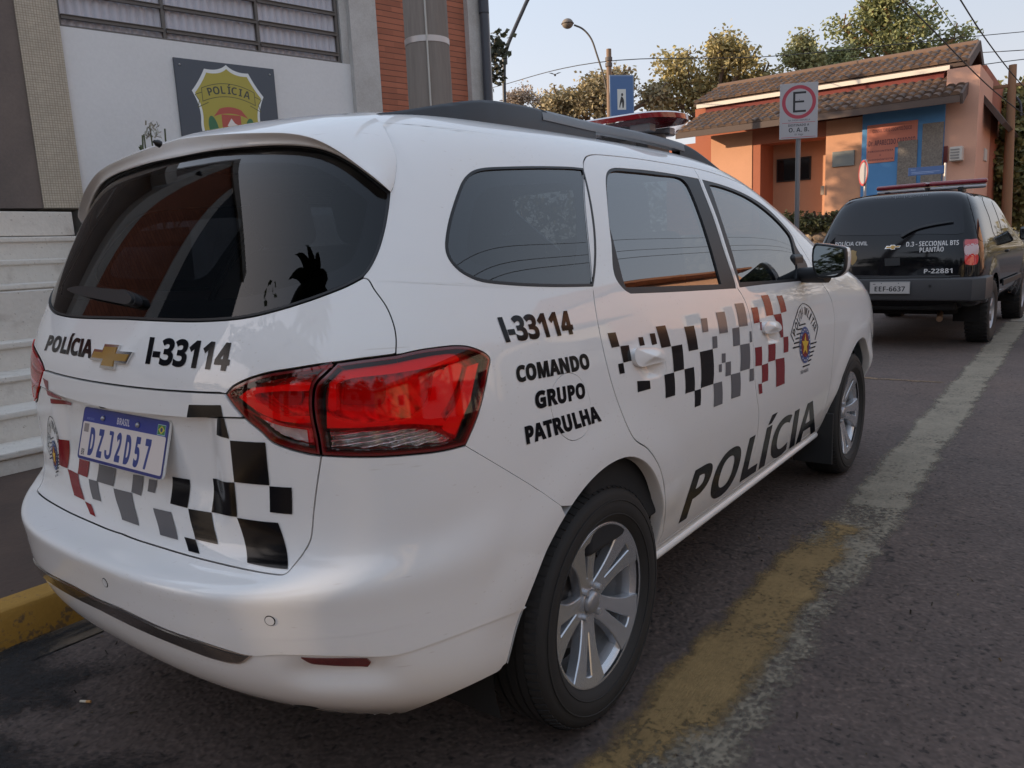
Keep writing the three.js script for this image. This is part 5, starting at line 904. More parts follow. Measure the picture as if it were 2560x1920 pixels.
  for (const [n, s, q, par] of words) {
    const sh = lettering(s, q).map(a => ({ o: shrink(a.o, -0.0019), h: a.h.map(b => shrink(b, 0.0019)) })); decal(n, sh, M.decalBlack, par);
    if (par === van && s[0] !== 'P') continue;
  }
  // service badge: arched band with lettering, slanted bars, blue ring, red disc, gold star
  const emblem = (P, par, nm) => {
    const uvOf = pts => P(pts).map(p => pxUV(p[0], p[1]));
    const g = new THREE.Group(); g.name = nm; par.add(g);
    const band = (o, i) => uvOf([...o, ...i.slice().reverse()]);
    const outline = smoothLine([[350, 1220, 1], [318, 1145, 1], [345, 1040], [370, 960], [400, 870], [440, 825], [500, 850], [560, 950], [598, 1065, 1], [568, 1200, 1]], false, 4), off = (l, d) => l.map((p, k) => { const a = l[Math.max(0, k - 1)], b = l[Math.min(l.length - 1, k + 1)], dx = b[0] - a[0], dy = b[1] - a[1], L = Math.hypot(dx, dy) || 1; return [p[0] - dy / L * d, p[1] + dx / L * d]; });
    decal('band_outline', [band(off(outline, -3.5), off(outline, 3.5))], M.decalBlack, g);
    const O = smoothLine([[332, 1135], [385, 960], [415, 890], [447, 855], [500, 885], [555, 975], [590, 1068]], false, 4), I = smoothLine([[358, 1178], [408, 1035], [430, 975], [452, 938], [482, 955], [525, 1035], [566, 1122]], false, 4);
    const at = (l, t) => { const f = clamp(t, 0, 1) * (l.length - 1), k = Math.min(l.length - 2, Math.floor(f)); return [lerp(l[k][0], l[k + 1][0], f - k), lerp(l[k][1], l[k + 1][1], f - k)]; };
    const letters = []; [...'POLÍCIA MILITAR'].forEach((ch, k) => { if (ch === ' ') return; const t0 = k / 15 + 0.008, t1 = (k + (ch === 'I' || ch === 'Í' ? 0.55 : 0.86)) / 15, q = P([at(O, t0), at(O, t1), at(I, t1), at(I, t0)]); const H = homography(q); for (const s of glyphShapes(ch)) letters.push({ o: s.o.map(p => pxUV(...H(...p))), h: s.h.map(h => h.map(p => pxUV(...H(...p)))) }); });
    decal('badge_lettering', letters, M.decalBlack, g);
    const bars = [[[400, 1045], [470, 1025], [473, 1040], [405, 1060]], [[390, 1088], [436, 1076], [438, 1090], [392, 1104]], [[378, 1138], [418, 1126], [418, 1140], [380, 1152]], [[365, 1185], [408, 1172], [408, 1188], [368, 1200]], [[352, 1230], [406, 1215], [406, 1232], [354, 1246]], [[338, 1278], [408, 1260], [408, 1276], [340, 1294]], [[522, 1234], [586, 1216], [582, 1232], [522, 1250]], [[522, 1278], [573, 1262], [570, 1278], [520, 1294]], [[518, 1322], [560, 1308], [556, 1324], [516, 1338]], [[512, 1364], [546, 1350], [542, 1366], [508, 1382]], [[500, 1410], [532, 1396], [528, 1412], [490, 1432]], [[440, 1472], [516, 1446], [512, 1462], [444, 1488]]];
    bars.forEach(b => decal('slanted_bar', [uvOf(b)], M.decalBlack, g));
    const ell = (rx, ry, n = 28) => Array.from({ length: n }, (_, k) => [463 + rx * Math.cos(k / n * 6.283), 1253 + ry * Math.sin(k / n * 6.283)]);
    decal('blue_ring', [uvOf(ell(56, 190))], M.decalBlue, g, { extra: 0.0006 }); decal('red_disc', [uvOf(ell(38, 127))], M.decalRed, g, { extra: 0.0012 });
    decal('ring_marks', Array.from({ length: 18 }, (_, k) => { const a = k / 18 * 6.283, cx = 463 + 47 * Math.cos(a), cy = 1253 + 160 * Math.sin(a); return uvOf([[cx - 4, cy - 7], [cx + 4, cy - 7], [cx + 4, cy + 7], [cx - 4, cy + 7]]); }), M.decalWhite, g, { extra: 0.0012 });
    decal('gold_star', [uvOf(Array.from({ length: 10 }, (_, k) => { const r = k % 2 ? 0.45 : 1, a = -Math.PI / 2 + k * Math.PI / 5; return [463 + 36 * r * Math.cos(a), 1253 + 118 * r * Math.sin(a)]; }))], M.decalYellow, g, { extra: 0.0018 });
    decal('place_name', lettering('SÃO PAULO', P([[418, 1525], [497, 1490], [500, 1525], [420, 1558]])), M.decalGrey, g);
  };
  emblem(M5, van, 'door_badge');
  // the same badge on the tailgate's left corner: mapped box to box
  const H = homography(P5([[150, 525], [345, 520], [400, 1290], [250, 1285]]));
  emblem(pts => pts.map(p => H((p[0] - 318) / 280, 1 - (p[1] - 825) / 700)), tailgate, 'tailgate_badge');
}
// ---------------------------------------------------------------- wheels
function makeWheel(x, z, s, spin, name) {
  const W = new THREE.Group(); W.name = name; van.add(W); W.position.set(x, WHEEL_Y, z); if (s < 0) W.rotation.y = Math.PI;
  const R = 0.326, prof = [[0.215, -0.075], [0.235, -0.092], [0.27, -0.100], [0.300, -0.094], [0.316, -0.080], [0.324, -0.055], [0.326, 0], [0.324, 0.055], [0.316, 0.080], [0.306, 0.091], [0.296, 0.0955], [0.290, 0.0945], [0.272, 0.100], [0.252, 0.0975], [0.236, 0.091], [0.2225, 0.078], [0.215, 0.070]];
  part('tyre', [new THREE.LatheGeometry(prof.map(p => new THREE.Vector2(...p)), 72).rotateZ(-Math.PI / 2)], M.rubber, W);
  const tread = []; // raised tread ribs with sipes
  for (const [tx, wd] of [[-0.056, 0.022], [-0.026, 0.026], [0.006, 0.026], [0.036, 0.022]]) tread.push(new THREE.CylinderGeometry(0.3285, 0.3285, wd, 72, 1, true).rotateZ(Math.PI / 2).translate(tx + 0.01, 0, 0));
  const blk = new THREE.BoxGeometry(0.030, 0.003, 0.012); for (let i = 0; i < 80; i++) { const a = i / 80 * 6.2832; for (const sx of [0.070, -0.070]) tread.push(blk.clone().rotateZ(sx > 0 ? -0.33 : 0.33).translate(sx, 0.3202, 0).rotateX(a)); }
  part('tread', tread, M.rubber, W);
  for (const [r, x] of [[0.246, 0.0955], [0.283, 0.0975]]) part('sidewall_rib', new THREE.TorusGeometry(r, 0.0022, 6, 72).rotateY(Math.PI / 2).translate(x, 0, 0), M.rubber, W);
  const rimM = std([0.60, 0.61, 0.64], 0.27, { metalness: 0.75 }), rimDark = std([0.55, 0.55, 0.57], 0.4, { metalness: 0.7 });
  part('rim_well', new THREE.LatheGeometry([[0.150, -0.06], [0.186, -0.05], [0.193, 0.03], [0.2005, 0.056]].map(p => new THREE.Vector2(...p)), 72).rotateZ(-Math.PI / 2), rimDark, W);
  part('rim', new THREE.LatheGeometry([[0.2005, 0.056], [0.204, 0.060], [0.2125, 0.068], [0.2195, 0.0715], [0.2225, 0.077], [0.2205, 0.080], [0.2145, 0.078]].map(p => new THREE.Vector2(...p)), 72).rotateZ(-Math.PI / 2), rimM, W);
  part('brake_disc', cyl([-0.02, 0, 0], [0.0, 0, 0], 0.135, 0.135, 32), std([0.22, 0.20, 0.19], 0.5, { metalness: 0.6 }), W);
  part('barrel', new THREE.CylinderGeometry(0.192, 0.192, 0.11, 40, 1, true).rotateZ(Math.PI / 2).translate(-0.02, 0, 0), rimDark, W);
  part('back_plate', new THREE.CircleGeometry(0.19, 32).rotateY(Math.PI / 2).translate(-0.04, 0, 0), M.under, W);
  // five split spokes: outline in (radial, tangential), with the dished face
  const spoke = new THREE.Shape(); spoke.moveTo(0.030, -0.030); spoke.bezierCurveTo(0.07, -0.030, 0.11, -0.036, 0.15, -0.053); spoke.lineTo(0.201, -0.080); spoke.quadraticCurveTo(0.2155, -0.03, 0.2155, 0); spoke.quadraticCurveTo(0.2155, 0.03, 0.201, 0.080); spoke.lineTo(0.15, 0.053); spoke.bezierCurveTo(0.11, 0.036, 0.07, 0.030, 0.030, 0.030);
  const slot = new THREE.Path(); slot.moveTo(0.080, -0.002); slot.lineTo(0.190, -0.020); slot.quadraticCurveTo(0.197, -0.002, 0.191, 0.013); slot.lineTo(0.080, 0.003); slot.closePath(); spoke.holes.push(slot);
  const sg = new THREE.ExtrudeGeometry(spoke, { depth: 0.026, bevelEnabled: true, bevelSize: 0.0025, bevelThickness: 0.003, bevelSegments: 1, curveSegments: 10 });
  sg.rotateY(Math.PI / 2);   // extrusion now along +x, radial -> -z ... bring radial to +y
  const p = sg.attributes.position; for (let i = 0; i < p.count; i++) { const xx = p.getX(i), tt = p.getY(i), rad = -p.getZ(i); const dish = 0.024 + 0.040 * Math.pow(rad / 0.215, 1.2) - 0.0009 * 0; p.setXYZ(i, xx - 0.014 + dish, rad, tt); }
  sg.computeVertexNormals();
  for (let k = 0; k < 5; k++) part('spoke', toCreasedNormals(sg.clone(), 0.35).rotateX(spin + k * 1.25664), rimM, W);
  part('hub', new THREE.LatheGeometry([[0.048, 0.0], [0.050, 0.028], [0.044, 0.040], [0.034, 0.044]].map(q => new THREE.Vector2(...q)), 32).rotateZ(-Math.PI / 2), rimM, W);
  part('hub_cap', new THREE.LatheGeometry([[0, 0.062], [0.018, 0.061], [0.027, 0.057], [0.030, 0.050], [0.030, 0.035]].map(q => new THREE.Vector2(...q)), 28).rotateZ(-Math.PI / 2), M.silver, W);
  for (let k = 0; k < 4; k++) { const a = spin + 0.35 + k * Math.PI / 2, b = part('wheel_bolt', new THREE.CylinderGeometry(0.0085, 0.0105, 0.02, 6).rotateZ(-Math.PI / 2).translate(0.046, Math.cos(a) * 0.048, Math.sin(a) * 0.048), rimDark, W); }
  return W;
}
for (const z of WHEEL_Z) for (const s of [1, -1]) makeWheel(s * 0.748, z, s, z === 0 ? 0.3 : 0.75, z === 0 ? 'rear_wheel' : 'front_wheel');
// ---------------------------------------------------------------- roof rails
{
  const foot = trace(R2([[4, 176], [200, 188], [400, 207], [700, 238], [1070, 276], [1300, 316], [1500, 348], [1800, 405], [2000, 458], [2180, 522]])).map(q => skin(...q));
  const F = resample(foot, 60); for (let it = 0; it < 40; it++) for (let k = 1; k < 60; k++) F[k].lerp(F[k - 1].clone().add(F[k + 1]).multiplyScalar(0.5), 0.5);
  for (const s of [1, -1]) {
    const R = new THREE.Group(); R.name = 'roof_rail'; van.add(R);
    const sec = (k, lo, hi, w0, w1) => { const p = F[k], x = p.x - 0.004; return [V3(x, p.y + lo, p.z), V3(x - 0.003, p.y + hi - 0.008, p.z), V3(x - 0.010, p.y + hi, p.z), V3(x - w1 + 0.008, p.y + hi, p.z), V3(x - w1, p.y + hi - 0.008, p.z), V3(x - w0, p.y + lo, p.z), V3(x, p.y + lo, p.z)].map(q => V3(s * q.x, q.y, q.z)); };
    const H = k => 0.064 * Math.pow(sstep(-2, 11, k), 0.8) - 0.010 * sstep(12, 30, k), rows1 = [], rows2 = [], rows3 = [];
    for (let k = 0; k <= 30; k++) rows1.push(sec(k, -0.02, H(k) + (k > 19 ? -0.004 : 0), 0.040, 0.032));
    for (let k = 18; k <= 52; k++) rows2.push(sec(k, H(k) - 0.030, H(k), 0.034, 0.034));
    for (let k = 51; k <= 60; k++) rows3.push(sec(k, -0.02, (H(k) - 0.001) * Math.pow(sstep(62, 52, k), 0.7), 0.038, 0.032));
    const strip = r => toCreasedNormals(stripMesh(r, true, s < 0), 0.9);
    part('rear_cap', strip(rows1), M.rail, R); part('bar', strip(rows2), M.railBar, R); part('front_cap', strip(rows3), M.rail, R);
  }
}
// ---------------------------------------------------------------- light bar
{
  const e = onPlane(1698, 300, 'x', 0.53), zc = e.z, y0 = 1.628;
  const L = new THREE.Group(); L.name = 'light_bar'; van.add(L); L.position.set(0, 0, zc);
  const outline = (len, dep, r) => { const s = new THREE.Shape(); const a = len / 2, b = dep / 2; s.moveTo(-a + r, -b); s.lineTo(a - r, -b); s.absellipse(a - r, 0, r, b, -Math.PI / 2, Math.PI / 2); s.lineTo(-a + r, b); s.absellipse(-a + r, 0, r, b, Math.PI / 2, Math.PI * 1.5); return s; };
  const slab = (len, dep, h, y, bev) => new THREE.ExtrudeGeometry(outline(len, dep, 0.12), { depth: h, bevelEnabled: true, bevelSize: bev, bevelThickness: bev, bevelSegments: 3, curveSegments: 14 }).rotateX(-Math.PI / 2).translate(0, y, 0);
  part('base', slab(0.92, 0.20, 0.012, y0 + 0.036, 0.006), M.black, L);
  for (const s of [1, -1]) part('mount', rbox(0.05, 0.05, 0.2, 0.01, s * 0.42, y0 + 0.006, 0), M.black, L);
  const ring = (y, len, dep) => { const o = outline(len, dep, 0.12).getSpacedPoints(90); return o.map(p => V3(p.x, y, -p.y)); };
  const skirt = (a) => stripMesh(a, true, false);
  part('clear_lens', toCreasedNormals(skirt([ring(y0 + 0.048, 1.00, 0.24), ring(y0 + 0.095, 1.10, 0.29)]), 0.8), phys([0.93, 0.88, 0.88], 0.03, { transmission: 1, thickness: 0 }), L);
  part('red_lens', [skirt([ring(y0 + 0.096, 1.105, 0.295), ring(y0 + 0.114, 1.105, 0.295)]), skirt([ring(y0 + 0.114, 1.105, 0.295), ring(y0 + 0.122, 1.07, 0.26), ring(y0 + 0.127, 0.6, 0.12)])], phys([0.24, 0.008, 0.015], 0.12, { clearcoat: 1, clearcoatRoughness: 0.03 }), L);
  for (let k = 0; k < 9; k++) for (const sz of [1, -1]) part('lamp_module', rbox(0.085, 0.030, 0.05, 0.005, -0.42 + k * 0.105, y0 + 0.068, sz * 0.085), k % 2 ? M.plastic : M.railBar, L);
}
// ---------------------------------------------------------------- door mirrors
for (const s of [1, -1]) {
  const X = 0.985, Q = M5([[565, 215], [640, 213], [760, 228], [860, 247], [900, 262], [905, 420], [880, 490], [790, 552], [690, 560], [600, 558], [565, 500], [540, 380]]).map(p => onPlane(p[0], p[1], 'x', X));
  const c = Q.reduce((a, b) => a.add(b.clone().divideScalar(Q.length)), V3());
  // the glass faces back and slightly inward: put the outline on that plane
  const n = V3(-0.10, 0.0, 1).normalize(), out = smoothLine(M5([[565, 215], [640, 213], [760, 228], [860, 247], [880, 262], [885, 420], [862, 490], [790, 545], [690, 552], [600, 550], [565, 500], [540, 380]]), true, 3).map(p => onPlaneN(p[0], p[1], V3(X, c.y, c.z), n));
  const cc = out.reduce((a, b) => a.add(b.clone().divideScalar(out.length)), V3());
  const G = new THREE.Group(); G.name = 'door_mirror'; van.add(G); if (s < 0) G.scale.x = -1;
  const ringAt = (sc, dz, dx = 0) => [...out, out[0]].map(p => cc.clone().add(p.clone().sub(cc).multiplyScalar(sc)).add(V3(dx, 0, dz)));
  part('housing', [stripMesh([ringAt(0.90, 0.000), ringAt(1.0, 0.004), ringAt(1.05, -0.012), ringAt(1.05, -0.022)], true)], M.trim, G);
  const capRows = [ringAt(1.05, -0.022), ringAt(1.06, -0.05), ringAt(1.04, -0.075), ringAt(0.92, -0.10), ringAt(0.6, -0.118), ringAt(0.02, -0.124)];
  part('cap', stripMesh(capRows, true), M.white, G);
  const sh = ringAt(0.905, 0.001); const fan = [sh, sh.map(() => cc.clone().add(V3(0, 0, 0.001)))];
  part('mirror_glass', stripMesh(fan, true), std([0.55, 0.60, 0.62], 0.02, { metalness: 1 }), G);
  part('stalk', [cyl([0.80, cc.y - 0.06, cc.z - 0.10], [cc.x - 0.02, cc.y - 0.055, cc.z - 0.055], 0.03, 0.035, 12), rbox(0.05, 0.12, 0.14, 0.02, 0.805, cc.y - 0.03, cc.z - 0.12)], M.trim, G);
}
// ---------------------------------------------------------------- cabin
{
  const C = new THREE.Group(); C.name = 'cabin'; van.add(C);
  part('floor', rbox(1.46, 0.1, 3.1, 0.03, 0, 0.45, -0.9), M.seat, C);
  part('load_cover', rbox(1.22, 0.02, 0.5, 0.008, 0, 0.98, 0.36), M.seat, C);
  const seat = (x, z, w, lean) => { part('seat_cushion', rbox(w, 0.16, 0.5, 0.06, x, 0.66, z), M.seat, C); const b = part('seat_back', rbox(w, 0.62, 0.13, 0.05, 0, 0.31, 0), M.seat, C); b.position.set(x, 0.70, z + 0.25); b.rotation.x = lean; const n = Math.max(1, Math.round(w / 0.5)); for (let i = 0; i < n; i++) { const h = part('headrest', rbox(0.26, 0.18, 0.09, 0.04, 0, 0, 0), M.seat, C); h.position.set(x + (i - (n - 1) / 2) * 0.42, 1.40, z + 0.25 + 0.66 * Math.sin(lean)); h.rotation.x = lean; } };
  seat(0.36, -1.35, 0.50, 0.2); seat(-0.36, -1.35, 0.50, 0.2); seat(0, -0.42, 1.26, 0.2);
  part('dashboard', rbox(1.4, 0.22, 0.42, 0.08, 0, 1.0, -2.15), M.plastic, C);
  part('steering_wheel', new THREE.TorusGeometry(0.18, 0.016, 8, 28).rotateX(-0.4).translate(-0.36, 1.02, -1.82), M.plastic, C);
  for (const s of [1, -1]) { part('door_card', rbox(0.05, 0.62, 2.3, 0.02, s * 0.80, 0.78, -1.1), M.seat, C); part('side_trim', rbox(0.06, 0.52, 0.5, 0.02, s * 0.70, 0.82, 0.14), M.seat, C); }
  // white papers lying on the load cover
  const pap = part('folded_paper', (() => { const g = new THREE.BufferGeometry(); g.setAttribute('position', new THREE.Float32BufferAttribute([-0.20, 1.0, 0.62, 0.22, 0.995, 0.56, -0.05, 1.17, 0.45, 0.22, 0.995, 0.56, 0.15, 0.997, 0.40, -0.05, 1.17, 0.45], 3)); g.computeVertexNormals(); return g; })(), std([0.75, 0.75, 0.72], 0.8, { side: THREE.DoubleSide }), C);
}
console.log('pixels that missed the skin', misses());
// ================================================================ black police estate parked ahead
const SUV = (() => {
  const pos = V3(0.10, 0, -8.45), yaw = -0.045, q = new THREE.Quaternion().setFromAxisAngle(V3(0, 1, 0), yaw);
  const cage = [
    [0.44, 0.84, 0.40, 0.76, 0.34, -3.30, 0.78], [0.48, 0.90, 0.46, 0.81, 0.38, -3.42, 0.83], [0.55, 0.925, 0.55, 0.84, 0.45, -3.50, 0.85], [0.64, 0.93, 0.65, 0.853, 0.55, -3.54, 0.855],
    [0.73, 0.93, 0.75, 0.86, 0.66, -3.54, 0.86], [0.83, 0.925, 0.84, 0.862, 0.76, -3.52, 0.862], [0.93, 0.918, 0.94, 0.86, 0.85, -3.46, 0.86], [1.03, 0.905, 1.04, 0.852, 0.95, -3.30, 0.852],
    [1.12, 0.88, 1.12, 0.838, 1.04, -2.85, 0.838], [1.25, 0.82, 1.25, 0.80, 1.16, -2.30, 0.80], [1.40, 0.735, 1.40, 0.752, 1.38, -1.92, 0.752], [1.53, 0.655, 1.53, 0.704, 1.54, -1.62, 0.704],
    [1.635, 0.575, 1.625, 0.64, 1.625, -1.42, 0.64], [1.675, 0.46, 1.665, 0.54, 1.665, -1.25, 0.54], [1.70, 0.15, 1.692, 0.30, 1.69, -1.0, 0.30], [1.708, -0.1, 1.708, 0, 1.708, -0.9, 0]];
  const WZ = [0, -2.72], WY = 0.352;
  const rel = p => { let d = 0; if (Math.abs(p.x) > 0.65 && p.y < 1.0) for (const wz of WZ) d += (0.012 + Math.max(0, 0.865 - Math.abs(p.x)) * 0.7) * sstep(0.60, 0.44, Math.hypot(p.y - WY, p.z - wz)); return d; };
  const B = bodySkin(cage, rel, p => p.clone().applyQuaternion(q).add(pos), 7, 2, 0.8);
  const t = thing('black_police_estate', 'black police estate car with white lettering parked ahead of the white minivan', 'car', pos.toArray(), yaw);
  const C = pts => zm(3.814, 1980, 430, pts), paint = phys([0.006, 0.006, 0.008], 0.06, { ior: 1.42 }), glass = phys([0.008, 0.008, 0.011], 0.03, { ior: 1.45 }), bumperM = std([0.048, 0.047, 0.05], 0.55), letter = std([0.58, 0.56, 0.55], 0.5);
  const sh = (poly, o = {}) => B.sheet(poly, { depth: 0.008, edge: 0.06, ...o }), P2 = (n, poly, o, m, par = t) => [1, -1].map(s => part(n, sh(s > 0 ? poly : mirrorUV(poly), o), m, par));
  // whole skin, wheel arches cut out
  const arch = (wz, a0, a1, n = 20) => Array.from({ length: n + 1 }, (_, i) => { const a = lerp(a0, a1, i / n); return B.sideUV(WY + 0.42 * Math.sin(a), wz + 0.42 * Math.cos(a)); });
  const low = B.sideUV(0.50, 0.5), a1 = arch(0, 0.35, Math.PI - 0.1), a2 = arch(-2.72, 0.1, Math.PI - 0.2), yb = 0.44, half = [[0, 0.6], [2, 0.6], [3.5, 0.8], ...a1, ...Array.from({ length: 9 }, (_, i) => B.sideUV(yb - 0.05, lerp(-0.44, -2.28, i / 8))), ...a2, [14.5, 0.6], [17, 0.6], [17, B.NR - 1.001], [8, B.NR - 1.001], [0, B.NR - 1.001]];
  part('body_shell', [1, -1].map(s => sh(s > 0 ? half : mirrorUV(half), { edge: 0.08, depth: 0.02 })), paint, t);
  const tr = (pts, off) => B.trace(C(pts), true, 4, off);
  part('rear_window', sh(tr([[548, 270], [700, 240], [900, 213], [1200, 190], [1500, 182], [1604, 188], [1622, 300], [1636, 440], [1640, 560], [1625, 585], [1300, 592], [1000, 600], [600, 606], [430, 598], [400, 570], [425, 480], [480, 370]]), { off: 0.004, depth: 0.006 }), glass, t, 'dark rear window');
  const wins = [[[1664, 190], [1700, 192], [1745, 205], [1792, 300], [1845, 430], [1915, 630], [1895, 652], [1800, 655], [1768, 600], [1742, 480], [1700, 320]], [[1815, 240], [1850, 245], [1885, 300], [1945, 430], [1990, 560], [2000, 600], [1962, 622], [1930, 600], [1880, 430]], [[1905, 275], [1935, 285], [1985, 350], [2040, 470], [2062, 560], [2050, 590], [2012, 600], [1985, 500], [1940, 370]]];
  wins.forEach(w => P2('side_window', tr(w), { off: 0.003, depth: 0.004 }, glass));
  // tail lamps
  const lampPoly = tr([[1640, 648], [1700, 642], [1764, 636, 1], [1772, 720], [1770, 790], [1758, 884, 1], [1646, 886, 1], [1640, 780]]), top = tr([[1650, 652], [1700, 648], [1758, 644], [1762, 690], [1650, 700]]), mid = tr([[1650, 704], [1762, 694], [1762, 785], [1652, 790]]), bot = tr([[1652, 796], [1762, 790], [1752, 876], [1654, 878]]);
  for (const s of [1, -1]) { const L = part('tail_lamp', sh(s > 0 ? lampPoly : mirrorUV(lampPoly), { off: 0.008, depth: 0.02 }), M.lampBlack, t); for (const [p, m] of [[top, phys([0.50, 0.05, 0.05], 0.15, { clearcoat: 1 })], [mid, phys([0.55, 0.38, 0.38], 0.15, { clearcoat: 1 })], [bot, phys([0.62, 0.015, 0.02], 0.12, { clearcoat: 1 })]]) part('lamp_lens', sh(s > 0 ? p : mirrorUV(p), { off: 0.012, depth: 0.006 }), m, L); }
  // bumper
  const bmp = new THREE.Group(); bmp.name = 'rear_bumper'; t.add(bmp);
  { const s = new THREE.Shape(); s.moveTo(-0.80, 0.86); s.lineTo(0.80, 0.86); s.lineTo(0.86, 0.80); s.lineTo(0.885, 0.50); s.lineTo(0.845, 0.50); s.lineTo(0.82, 0.78); s.lineTo(0.78, 0.82); s.lineTo(-0.78, 0.82); s.lineTo(-0.82, 0.78); s.lineTo(-0.845, 0.50); s.lineTo(-0.885, 0.50); s.lineTo(-0.86, 0.80); s.closePath();
    const s2 = new THREE.Shape(); s2.moveTo(-0.62, 0.90); s2.lineTo(0.62, 0.90); s2.lineTo(0.80, 0.93); s2.lineTo(0.895, 0.84); s2.lineTo(0.90, 0.46); s2.lineTo(0.86, 0.46); s2.lineTo(0.85, 0.6); s2.lineTo(0.6, 0.60); s2.lineTo(-0.6, 0.60); s2.lineTo(-0.85, 0.6); s2.lineTo(-0.86, 0.46); s2.lineTo(-0.90, 0.46); s2.lineTo(-0.895, 0.84); s2.lineTo(-0.80, 0.93); s2.closePath();
    const ex = (shp, h, y, b = 0.02) => new THREE.ExtrudeGeometry(shp, { depth: h, bevelEnabled: true, bevelSize: b, bevelThickness: b, bevelSegments: 3 }).rotateX(-Math.PI / 2).scale(1, 1, -1).translate(0, y, 0.07);
    const fix = g => { const i = g.index; g = g.index ? g.toNonIndexed() : g; const p = g.attributes.position; for (let k = 0; k < p.count; k += 3) { const a = [p.getX(k + 1), p.getY(k + 1), p.getZ(k + 1)]; p.setXYZ(k + 1, p.getX(k + 2), p.getY(k + 2), p.getZ(k + 2)); p.setXYZ(k + 2, ...a); } g.computeVertexNormals(); return g; };
    part('bar', toCreasedNormals(fix(ex(s2, 0.20, 0.55)), 0.7), bumperM, bmp);
    part('step_pad', rbox(1.2, 0.02, 0.10, 0.008, 0, 0.775, 0.93), M.plastic, bmp); for (const x of [-0.42, 0.42]) part('sensor', cyl([x, 0.69, 0.97], [x, 0.69, 1.0], 0.014, 0.014, 12), M.black, bmp); }
  // number plate
  { const tx = canvas(512, 166, (g, w, h) => { g.fillStyle = '#b9b5b2'; g.fillRect(0, 0, w, h); g.strokeStyle = '#8f8b8a'; g.lineWidth = 5; g.strokeRect(4, 4, w - 8, h - 8); g.fillStyle = '#26262a'; g.textAlign = 'center'; g.textBaseline = 'middle'; g.font = 'bold 96px sans-serif'; g.save(); g.translate(256, 100); g.scale(1.0, 1.0); g.fillText('EEF-6637', 0, 0, 440); g.restore(); g.fillStyle = '#5a5a5e'; g.fillRect(40, 26, 34, 10); g.beginPath(); g.arc(150, 20, 7, 0, 7); g.arc(370, 20, 7, 0, 7); g.fill(); });
    const pl = part('number_plate', rbox(0.40, 0.13, 0.008, 0.004, 0.035, 0.672, 1.012), std([0.4, 0.4, 0.4], 0.5), t); part('plate_print', new THREE.PlaneGeometry(0.396, 0.126).translate(0.035, 0.672, 1.0175), new THREE.MeshStandardMaterial({ map: tx, roughness: 0.5 }), pl); }
  // lettering, emblem, shield, handle, wiper
  const say = (str, quad) => part('lettering', lettering(str, C(quad), 0, font, B.pxUV).map(p => sh(p.o, { holes: p.h, off: 0.003, depth: 0 })), letter, t);
  say('POLÍCIA CIVIL', [[418, 672], [722, 663], [722, 700], [412, 707]]); say('D.3 - SECCIONAL BTS', [[1092, 668], [1592, 650], [1590, 695], [1088, 713]]); say('PLANTÃO', [[1218, 722], [1448, 713], [1446, 758], [1216, 767]]); say('P-22881', [[1260, 925], [1530, 918], [1530, 962], [1256, 968]]);
  part('lettering', lettering('www.ssp.sp.gov.br', C([[772, 246], [1310, 208], [1310, 232], [772, 268]]), 0, fontR, B.pxUV).map(p => sh(p.o, { holes: p.h, off: 0.007, depth: 0 })), std([0.12, 0.12, 0.13], 0.5), t);
  const e = part('emblem', sh(tr([[905, 708, 1], [940, 710, 1], [942, 699, 1], [985, 697, 1], [988, 707, 1], [1040, 703, 1], [1025, 724, 1], [985, 727, 1], [982, 742, 1], [944, 745, 1], [942, 732, 1], [885, 737, 1]]), { off: 0.01, depth: 0.01 }), M.chrome, t); part('emblem_face', sh(B.shrink(tr([[905, 708, 1], [940, 710, 1], [942, 699, 1], [985, 697, 1], [988, 707, 1], [1040, 703, 1], [1025, 724, 1], [985, 727, 1], [982, 742, 1], [944, 745, 1], [942, 732, 1], [885, 737, 1]]), 0.006), { off: 0.013, depth: 0.003 }), M.gold, e);
  part('shield_badge', sh(tr([[538, 748, 1], [560, 752], [578, 742, 1], [600, 752], [618, 755, 1], [612, 785], [622, 820], [605, 862], [576, 890, 1], [545, 862], [530, 820], [540, 785]]), { off: 0.003, depth: 0 }), std([0.36, 0.24, 0.10], 0.5), t);
  part('tailgate_handle', sh(tr([[884, 826, 1], [1030, 820, 1], [1030, 890, 1], [886, 897, 1]]), { off: 0.006, depth: 0.01 }), M.plastic, t);
  part('wiper', [sh(tr([[1035, 618, 1], [1110, 570], [1200, 532], [1330, 505], [1540, 478, 1], [1545, 488, 1], [1340, 522], [1215, 552], [1120, 592], [1055, 630, 1]]), { off: 0.03, depth: 0.012 })], M.black, t);
  part('lower_trim', sh(tr([[480, 985, 1], [1000, 990], [1600, 985, 1], [1600, 996, 1], [1000, 1000], [480, 996, 1]]), { off: 0.006, depth: 0.01 }), bumperM, t);
  part('roof_edge', sh(B.trace(C([[540, 252], [800, 212], [1100, 180], [1500, 165], [1620, 168], [1625, 180], [1500, 177], [1100, 192], [800, 224], [545, 263]]), true, 4), { off: 0.012, depth: 0.012 }), paint, t);
